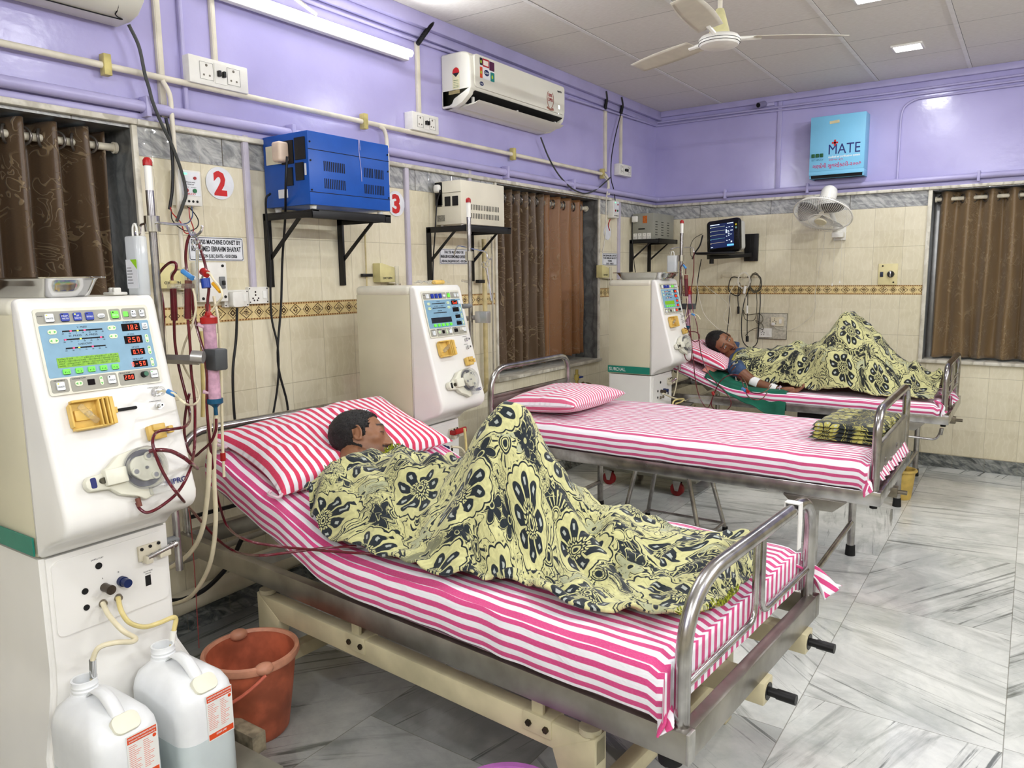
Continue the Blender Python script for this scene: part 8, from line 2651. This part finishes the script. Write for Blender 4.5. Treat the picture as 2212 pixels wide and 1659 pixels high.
def hair_mesh(M, closed, seed):
    """short hair: scalp region of the head pushed outwards, with ragged tufts"""
    D, R, nu, nv = head_points(closed)
    bm = NB()
    def in_hair(p):
        x, y, z = p
        line_z = 0.066 + 0.010 * math.cos(x * 60) if y > 0.02 else 0
        if y > 0.055: return z > 0.082
        if y > 0.02: return z > 0.040 + (y - 0.02) * 1.1 or (abs(x) > 0.052 and z > 0.018 and y < 0.034)
        if y > 0.005: return z > -0.012 or z > 0.03
        if abs(x) > 0.055 and y > -0.026: return z > 0.016
        return z > -0.062
    off = {}
    V = [None] * len(D)
    for k, (d, r) in enumerate(zip(D, R)):
        p = d * r
        n = noise.noise(Vector(p * 120) + Vector((seed, 0, 0)))
        ins = in_hair(p)
        e = (0.0075 + 0.0035 * n) if ins else -0.003
        V[k] = bm.verts.new(M @ Vector(d * (r + e)))
        off[k] = ins
    for i in range(nv):
        for j in range(nu):
            q = [i * nu + j, (i + 1) * nu + j, (i + 1) * nu + (j + 1) % nu, i * nu + (j + 1) % nu]
            if any(off[k] for k in q):
                try: bm.faces.new([V[k] for k in q])
                except ValueError: pass
    for v in [v for v in bm.verts if not v.link_faces]: bm.verts.remove(v)
    rn = random.Random(seed)
    idx = [k for k in range(len(D)) if off[k]]
    for _ in range(420):
        k = rn.choice(idx)
        p = Vector(D[k] * R[k]); n = Vector(D[k])
        t = (Vector((0, 0.5, -0.2)) + Vector((rn.uniform(-1, 1), rn.uniform(-1, 1), rn.uniform(-1, 1))) * 0.5)
        a = p + n * 0.005
        cyl(bm, M @ a, M @ (a + n * rn.uniform(0.004, 0.009) + t * 0.007), 0.0014, 0.0004, 4)
    return bm


def capsule(bm, pts, radii, n=14, flat=1.0):
    """closed limb with a radius at each joint"""
    P = [Vector(p) for p in pts]
    Q, Rr = [], []
    for i in range(len(P) - 1):
        for k in range(6):
            t = k / 6
            Q.append(P[i].lerp(P[i + 1], t)); Rr.append(radii[i] * (1 - t) + radii[i + 1] * t)
    Q.append(P[-1]); Rr.append(radii[-1])
    for it in range(2):
        Q = [Q[0]] + [(Q[i - 1] + Q[i] * 2 + Q[i + 1]) / 4 for i in range(1, len(Q) - 1)] + [Q[-1]]
    for i in range(len(Q) - 1):
        F, L = frame_of(Q[i], Q[i + 1])
        lathe(bm, [(0, -Rr[i] * 0.6 if i == 0 else -0.001), (Rr[i] * 0.8, -Rr[i] * 0.45 if i == 0 else -0.0008), (Rr[i], 0), (Rr[i + 1], L), (Rr[i + 1] * 0.8, L + (Rr[i + 1] * 0.45 if i == len(Q) - 2 else 0.0008)), (0, L + (Rr[i + 1] * 0.6 if i == len(Q) - 2 else 0.001))], n, F @ Matrix.Diagonal((1, flat, 1, 1)))


def remeshed(name, bm, voxel, parent, m, smooth_it=4):
    me = bpy.data.meshes.new(name)
    bm.to_mesh(me); bm.free()
    o = bpy.data.objects.new(name, me)
    COL.objects.link(o)
    md = o.modifiers.new('join', 'REMESH'); md.mode = 'VOXEL'; md.voxel_size = voxel; md.adaptivity = 0
    ms = o.modifiers.new('relax', 'SMOOTH'); ms.iterations = smooth_it; ms.factor = 0.5
    dg = bpy.context.evaluated_depsgraph_get(); dg.update()
    new = bpy.data.meshes.new_from_object(o.evaluated_get(dg))
    o.modifiers.clear()
    o.data = new
    bpy.data.meshes.remove(me)
    new.name = name
    new.materials.clear(); new.materials.append(m)
    for p in new.polygons: p.use_smooth = True
    if parent: o.parent = parent
    return o


def paint_skin(o, Mi, closed, palm=None):
    me = o.data
    ca = me.color_attributes.new('skin', 'FLOAT_COLOR', 'POINT')
    base = lin((132, 90, 64)) if closed else lin((120, 76, 50))
    for i, v in enumerate(me.vertices):
        q = Mi @ v.co
        if q.length < 0.17 and q.z > -0.115: c = face_paint(q, closed)
        else:
            c = (*base, 1)
            if palm is not None:
                f = max(0, min(1, 1.4 - (v.co - palm).length / 0.09)) * 0.5
                pc = lin((176, 122, 96)); c = tuple(base[k] * (1 - f) + pc[k] * f for k in range(3)) + (1,)
        ca.data[i].color = c


def orient(center, fwd, up):
    y = Vector(fwd).normalized(); z = Vector(up); z = (z - y * z.dot(y)).normalized(); x = y.cross(z)
    return Matrix(((x.x, y.x, z.x, center[0]), (x.y, y.y, z.y, center[1]), (x.z, y.z, z.z, center[2]), (0, 0, 0, 1)))


VIEW = _f
# ---- the sleeping patient
c1 = on1(0.665, 0.40, 0.0); c1.z = 0.888
fw1 = CR * 0.93 + CU * 0.10 + VIEW * 0.16
M1 = orient(c1, fw1, CR * -0.30 + CU * 0.84 + VIEW * 0.42)
per1 = thing('person', 'sleeping patient on the nearest bed, head turned away on the crimson striped pillow', 'person', (0, 0, 0))
bm = NB()
head_mesh(bm, M1, True)
L1 = lambda s, t, z: Matrix.Rotation(BEDA, 4, 'Z') @ Vector((s, t, z)) + Vector(BED1[0])
nk = M1 @ Vector((0, -0.03, -0.07)); nb = L1(0.865, 0.27, 0.80)
capsule(bm, [M1 @ Vector((0, -0.015, -0.03)), nk, nb], [0.058, 0.056, 0.062], 18)
capsule(bm, [L1(0.87, 0.27, 0.775), L1(1.02, 0.32, 0.755), L1(1.20, 0.36, 0.735), L1(1.30, 0.38, 0.735)], [0.085, 0.105, 0.10, 0.105], 18, 1.25)
capsule(bm, [L1(0.90, 0.12, 0.76), L1(0.88, 0.27, 0.79), L1(0.93, 0.43, 0.77)], [0.05, 0.06, 0.05])
capsule(bm, [L1(0.90, 0.12, 0.76), L1(1.04, 0.10, 0.715), L1(1.24, 0.16, 0.71), L1(1.32, 0.22, 0.72)], [0.045, 0.037, 0.028, 0.024])
capsule(bm, [L1(0.93, 0.44, 0.77), L1(1.06, 0.54, 0.72), L1(1.26, 0.52, 0.715), L1(1.34, 0.48, 0.72)], [0.045, 0.037, 0.028, 0.024])
capsule(bm, [L1(1.30, 0.34, 0.745), L1(1.43, 0.355, 1.005), L1(1.60, 0.42, 0.72), L1(1.74, 0.48, 0.69)], [0.085, 0.050, 0.036, 0.030])
capsule(bm, [L1(1.30, 0.47, 0.73), L1(1.66, 0.575, 0.683), L1(1.90, 0.56, 0.674), L1(1.93, 0.555, 0.68)], [0.065, 0.034, 0.024, 0.02])
bd1 = remeshed('body', bm, 0.0034, per1, SKINM, 3)
paint_skin(bd1, M1.inverted(), True)
obj('hair', hair_mesh(M1, True, 3), HAIRM, per1, ang=180)

# ---- the patient who is awake
c3 = at(1560, 742, 1, -0.90)
fw3 = VIEW * -0.90 + CR * 0.26 + CU * -0.10
M3 = orient(c3, fw3, CR * -0.86 + CU * 0.50 + VIEW * -0.02)
per3 = thing('person', 'patient awake on the farthest bed in a navy shirt, one arm out', 'person', (0, 0, 0))
bm = NB()
head_mesh(bm, M3, False)
G = lambda px, py, y: at(px, py, 1, y)
sh3, el3, wr3 = G(1590, 797, -1.10), G(1626, 826, -1.13), G(1688, 845, -1.15)
capsule(bm, [M3 @ Vector((0, -0.015, -0.03)), M3 @ Vector((0, -0.02, -0.09)), Vector((1.10, -0.93, 0.83))], [0.056, 0.054, 0.066], 18)
capsule(bm, [Vector((1.12, -0.92, 0.80)), Vector((1.3, -0.89, 0.775)), Vector((1.5, -0.87, 0.76)), Vector((1.60, -0.86, 0.76))], [0.085, 0.10, 0.09, 0.095], 18, 1.2)
capsule(bm, [sh3, Vector((1.11, -0.92, 0.83)), Vector((1.13, -0.72, 0.81))], [0.05, 0.06, 0.055])
capsule(bm, [sh3, el3, wr3], [0.050, 0.039, 0.026], 16)
capsule(bm, [Vector((1.13, -0.70, 0.81)), Vector((1.34, -0.68, 0.75)), Vector((1.46, -0.76, 0.79))], [0.045, 0.037, 0.027])
for yy in (-0.93, -0.78):
    capsule(bm, [Vector((1.61, yy + 0.02, 0.765)), Vector((1.85, yy + 0.02, 1.075)), Vector((2.21, yy + 0.02, 0.745)), Vector((2.33, yy + 0.02, 0.735))], [0.075, 0.046, 0.034, 0.028])
# hand: palm, four unequal fingers and a thumb, loosely curled, palm up
wdir = (G(1740, 846, -1.16) - wr3).normalized()
upv = Vector((0.0, -0.25, 0.97)); acr = wdir.cross(upv).normalized(); upv = acr.cross(wdir)
hp = lambda a, b_, c: wr3 + wdir * a + acr * b_ + upv * c
capsule(bm, [hp(-0.01, 0, 0), hp(0.03, 0.0, 0.002), hp(0.075, 0.002, 0.004)], [0.024, 0.029, 0.030], 16, 1.0)
T = Matrix(((wdir.x, acr.x, upv.x, 0), (wdir.y, acr.y, upv.y, 0), (wdir.z, acr.z, upv.z, 0), (0, 0, 0, 1)))
ell(bm, (0, 0, 0), (0.050, 0.041, 0.017), 18, 12, Matrix.Translation(hp(0.055, 0, 0.004)) @ T)
for k, (off, ln) in enumerate(((0.030, 0.072), (0.010, 0.082), (-0.010, 0.076), (-0.029, 0.060))):
    cu_ = 0.9 + 0.12 * k
    capsule(bm, [hp(0.085, off, 0.004), hp(0.085 + ln * 0.42, off * 1.05, 0.012 + 0.002 * k), hp(0.085 + ln * 0.74, off * 1.0, 0.026 + 0.003 * k), hp(0.085 + ln * 0.93, off * 0.95, 0.044 + 0.003 * k)], [0.0095, 0.0090, 0.0084, 0.0072], 12)
capsule(bm, [hp(0.025, 0.028, 0.006), hp(0.055, 0.052, 0.022), hp(0.082, 0.058, 0.034), hp(0.104, 0.050, 0.042)], [0.014, 0.0115, 0.0098, 0.0084], 12)
bd3 = remeshed('body', bm, 0.0036, per3, SKINM, 3)
paint_skin(bd3, M3.inverted(), False, hp(0.09, 0, 0.03))
obj('hair', hair_mesh(M3, False, 8), HAIRM, per3, ang=180)
SHIRT = nmat('navy_shirt', lambda b: {'Base Color': mixc(noise_tex(coords('Object'), 20, 4).step(0.3, 0.7), (44, 62, 92), (62, 84, 118)), 'Roughness': 0.85, 'Normal': bump(noise_tex(coords('Object'), 26, 4, 1.2), 0.7, 0.012)})
bm = NB()
capsule(bm, [Vector((1.095, -0.925, 0.835)), Vector((1.22, -0.90, 0.79)), Vector((1.36, -0.89, 0.775))], [0.095, 0.115, 0.10], 20, 1.2)
slv = sh3.lerp(el3, 0.18)
capsule(bm, [Vector((1.10, -0.92, 0.84)), sh3 + Vector((0, 0, 0.004)), slv], [0.075, 0.066, 0.062], 18)
capsule(bm, [Vector((1.10, -0.92, 0.84)), Vector((1.13, -0.70, 0.82))], [0.075, 0.062], 18)
remeshed('shirt', bm, 0.005, per3, SHIRT, 5)
bm = NB()
nc = M3 @ Vector((0, -0.018, -0.100)); nd = (M3.to_3x3() @ Vector((0, 0.25, -1))).normalized()
T, _l = frame_of(nc - nd * 0.01, nc + nd)
lathe(bm, [(0.070, 0.0), (0.073, 0.004), (0.083, 0.032), (0.078, 0.034), (0.066, 0.004)], 26, T); obj('collar', bm, SHIRT, per3)

WTAPE = mat('white_medical_tape', (232, 232, 230), 0.75, mottle=0.03)
def wrap(c0, c1_, r_, name, parent, span=2.6):
    F, L = frame_of(c0, c1_)
    a0 = math.atan2((F.inverted().to_3x3() @ Vector((0.3, -0.8, 0.6))).y, (F.inverted().to_3x3() @ Vector((0.3, -0.8, 0.6))).x)
    bm = NB()
    surf(bm, lambda a, b: F @ Vector((r_ * math.cos(a0 + (b - 0.5) * span), r_ * math.sin(a0 + (b - 0.5) * span), L * a)), 6, 16)
    return solidify(obj(name, bm, WTAPE, parent), 0.0015, 0)
ax3 = lambda t: sh3.lerp(el3, t) if t <= 1 else el3.lerp(wr3, t - 1)
wrap(ax3(0.92), ax3(1.22), 0.0395, 'white_dressing', per3, 2.4)
wrap(ax3(1.62), ax3(1.84), 0.0335, 'white_dressing', per3, 2.2)
bm = NB(); tube(bm, [ax3(1.93) + Vector((0, -0.026, 0.012)), ax3(1.9) + Vector((0.005, -0.034, 0.022)), ax3(1.97) + Vector((0.01, -0.03, 0.03)), ax3(1.92) + Vector((0.01, -0.02, 0.034)), ax3(1.97) + Vector((0.0, -0.034, 0.008)), ax3(1.92) + Vector((0, -0.04, 0.0))], 0.005, 7, 5); obj('wrist_cord', bm, mat('pink_white_cord', (216, 190, 200), 0.8, mottle=0.2, mscale=150), per3)


# ---- blanket of the far patient
caps3 = [((0.66, 0.35, 0.76), (1.02, 0.39, 0.75), 0.175, 0.175, 0.9),
         ((1.02, 0.39, 0.75), (1.12, 0.42, 0.76), 0.17, 0.16, 0.9),
         ((1.10, 0.35, 0.79), (1.35, 0.37, 1.085), 0.10, 0.07, 1.15),
         ((1.35, 0.37, 1.085), (1.74, 0.37, 0.76), 0.07, 0.07, 1.15),
         ((1.12, 0.50, 0.79), (1.35, 0.50, 1.08), 0.10, 0.066, 1.15),
         ((1.35, 0.50, 1.08), (1.74, 0.50, 0.76), 0.066, 0.07, 1.15),
         ((1.70, 0.43, 0.73), (1.88, 0.43, 0.72), 0.10, 0.08, 0.8)]
near3 = [(0.625, 0.15), (0.68, 0.14), (0.75, 0.135), (0.84, 0.135), (0.94, 0.13), (1.04, 0.12), (1.14, 0.10), (1.26, 0.07), (1.40, 0.055), (1.56, 0.05), (1.72, 0.045), (1.92, 0.05)]
far3 = [(0.66, 0.62), (0.75, 0.72), (0.86, 0.78), (0.98, 0.82), (1.1, 0.84), (1.2, 0.85), (1.32, 0.85), (1.45, 0.85), (1.58, 0.84), (1.7, 0.83), (1.82, 0.8), (1.93, 0.74)]
def base3(s, t):
    return bed_z(s, TOP3, 0.70, 0.38) + 0.004 - (0.0 if (s < 1.96 and t > -0.005) else 0.02)
bl3, _q = blanket('blanket', 'yellow flowered blanket tented over the raised knees of the patient on the farthest bed', BED3, near3, far3, caps3, base3, BLK3, 8.0, nu=120, nv=80,
                  folds=((1.1, 0.25, 0.6, 30, 0.03, 0.2), (1.4, 0.15, 1.2, 26, 0.035, 0.25), (1.75, 0.3, 0.8, 26, 0.03, 0.2)))
bm = NB()
def hem(a, b):
    p = _q(0.0, a)
    return (p[0] - 0.022 * b, p[1], p[2] - 0.012 * b + 0.004)
surf(bm, hem, 30, 3); obj('olive_hem', solid_bm := bm, mat('olive_hem', (168, 164, 72), 0.9, mottle=0.1), bl3)
bm = NB()
def hem2(a, b):
    p = _q(a * 0.30, 0.0)
    return (p[0], p[1] - 0.018 * b, p[2] - 0.016 * b + 0.003)
surf(bm, hem2, 30, 3); solidify(obj('grey_hem', bm, mat('grey_hem', (176, 172, 158), 0.9, mottle=0.1), bl3), 0.004)


# ---- cloths
def draped(name, label, m, A, B, n1=26, n2=14, amp=0.006, cat='cloth', seed=1.0, floor=None):
    """cloth between two edges given as world points"""
    PA, PB = smooth_path(A, 8), smooth_path(B, 8)
    o0 = Vector(A[0])
    r = thing(name, label, cat, o0)
    def on(P, a):
        k = a * (len(P) - 1); i = min(len(P) - 2, int(k)); return P[i].lerp(P[i + 1], k - i)
    bm = NB()
    def fn(a, b):
        p = on(PA, a).lerp(on(PB, a), b) - o0
        p.z += 0.020 * math.sin(PI * b) * 0.6 + amp * noise.noise(Vector((a * 7, b * 5, seed))) * 2
        if floor: p.z = max(p.z, floor(p + o0) - o0.z)
        p.y -= amp * 1.5 * noise.noise(Vector((a * 9, b * 2, seed + 3))) * b
        return p
    surf(bm, fn, n1, n2)
    solidify(obj('fabric', bm, m, r, ang=180), 0.003)
    return r


FL3 = lambda w: bed_z(w.x - 0.5, TOP3, 0.70, 0.38) + 0.010 - (0 if w.y > -1.268 else min(0.4, (-1.268 - w.y) * 7))
draped('cloth', 'green surgical cloth under the arm of the far patient, hanging over the bed edge', GREENC,
       [G(1542, 795, -1.07), G(1572, 806, -1.09), G(1610, 823, -1.10), G(1660, 842, -1.11), G(1714, 852, -1.11)],
       [G(1521, 815, -1.29), G(1560, 843, -1.30), G(1600, 866, -1.30), G(1645, 887, -1.305), G(1693, 904, -1.305)], 40, 24, floor=FL3)
draped('cloth', 'small salmon pink cloth between the pillow and the green cloth on the farthest bed', mat('salmon_cloth', (228, 150, 136), 0.85, mottle=0.06),
       [G(1540, 783, -1.10), G(1552, 788, -1.10), G(1558, 797, -1.09)], [G(1516, 801, -1.20), G(1526, 806, -1.20), G(1534, 812, -1.20)], 14, 8, 0.002, floor=FL3)
draped('cloth', 'corner of green cloth on the far side of the nearest mattress beside the blanket', GREENC,
       [on1(0.80, 0.60, 0.02), on1(0.90, 0.62, 0.02), on1(1.02, 0.64, 0.02)], [on1(0.74, 0.74, 0.02), on1(0.86, 0.80, 0.02), on1(0.98, 0.78, 0.02)], 18, 12, 0.004)
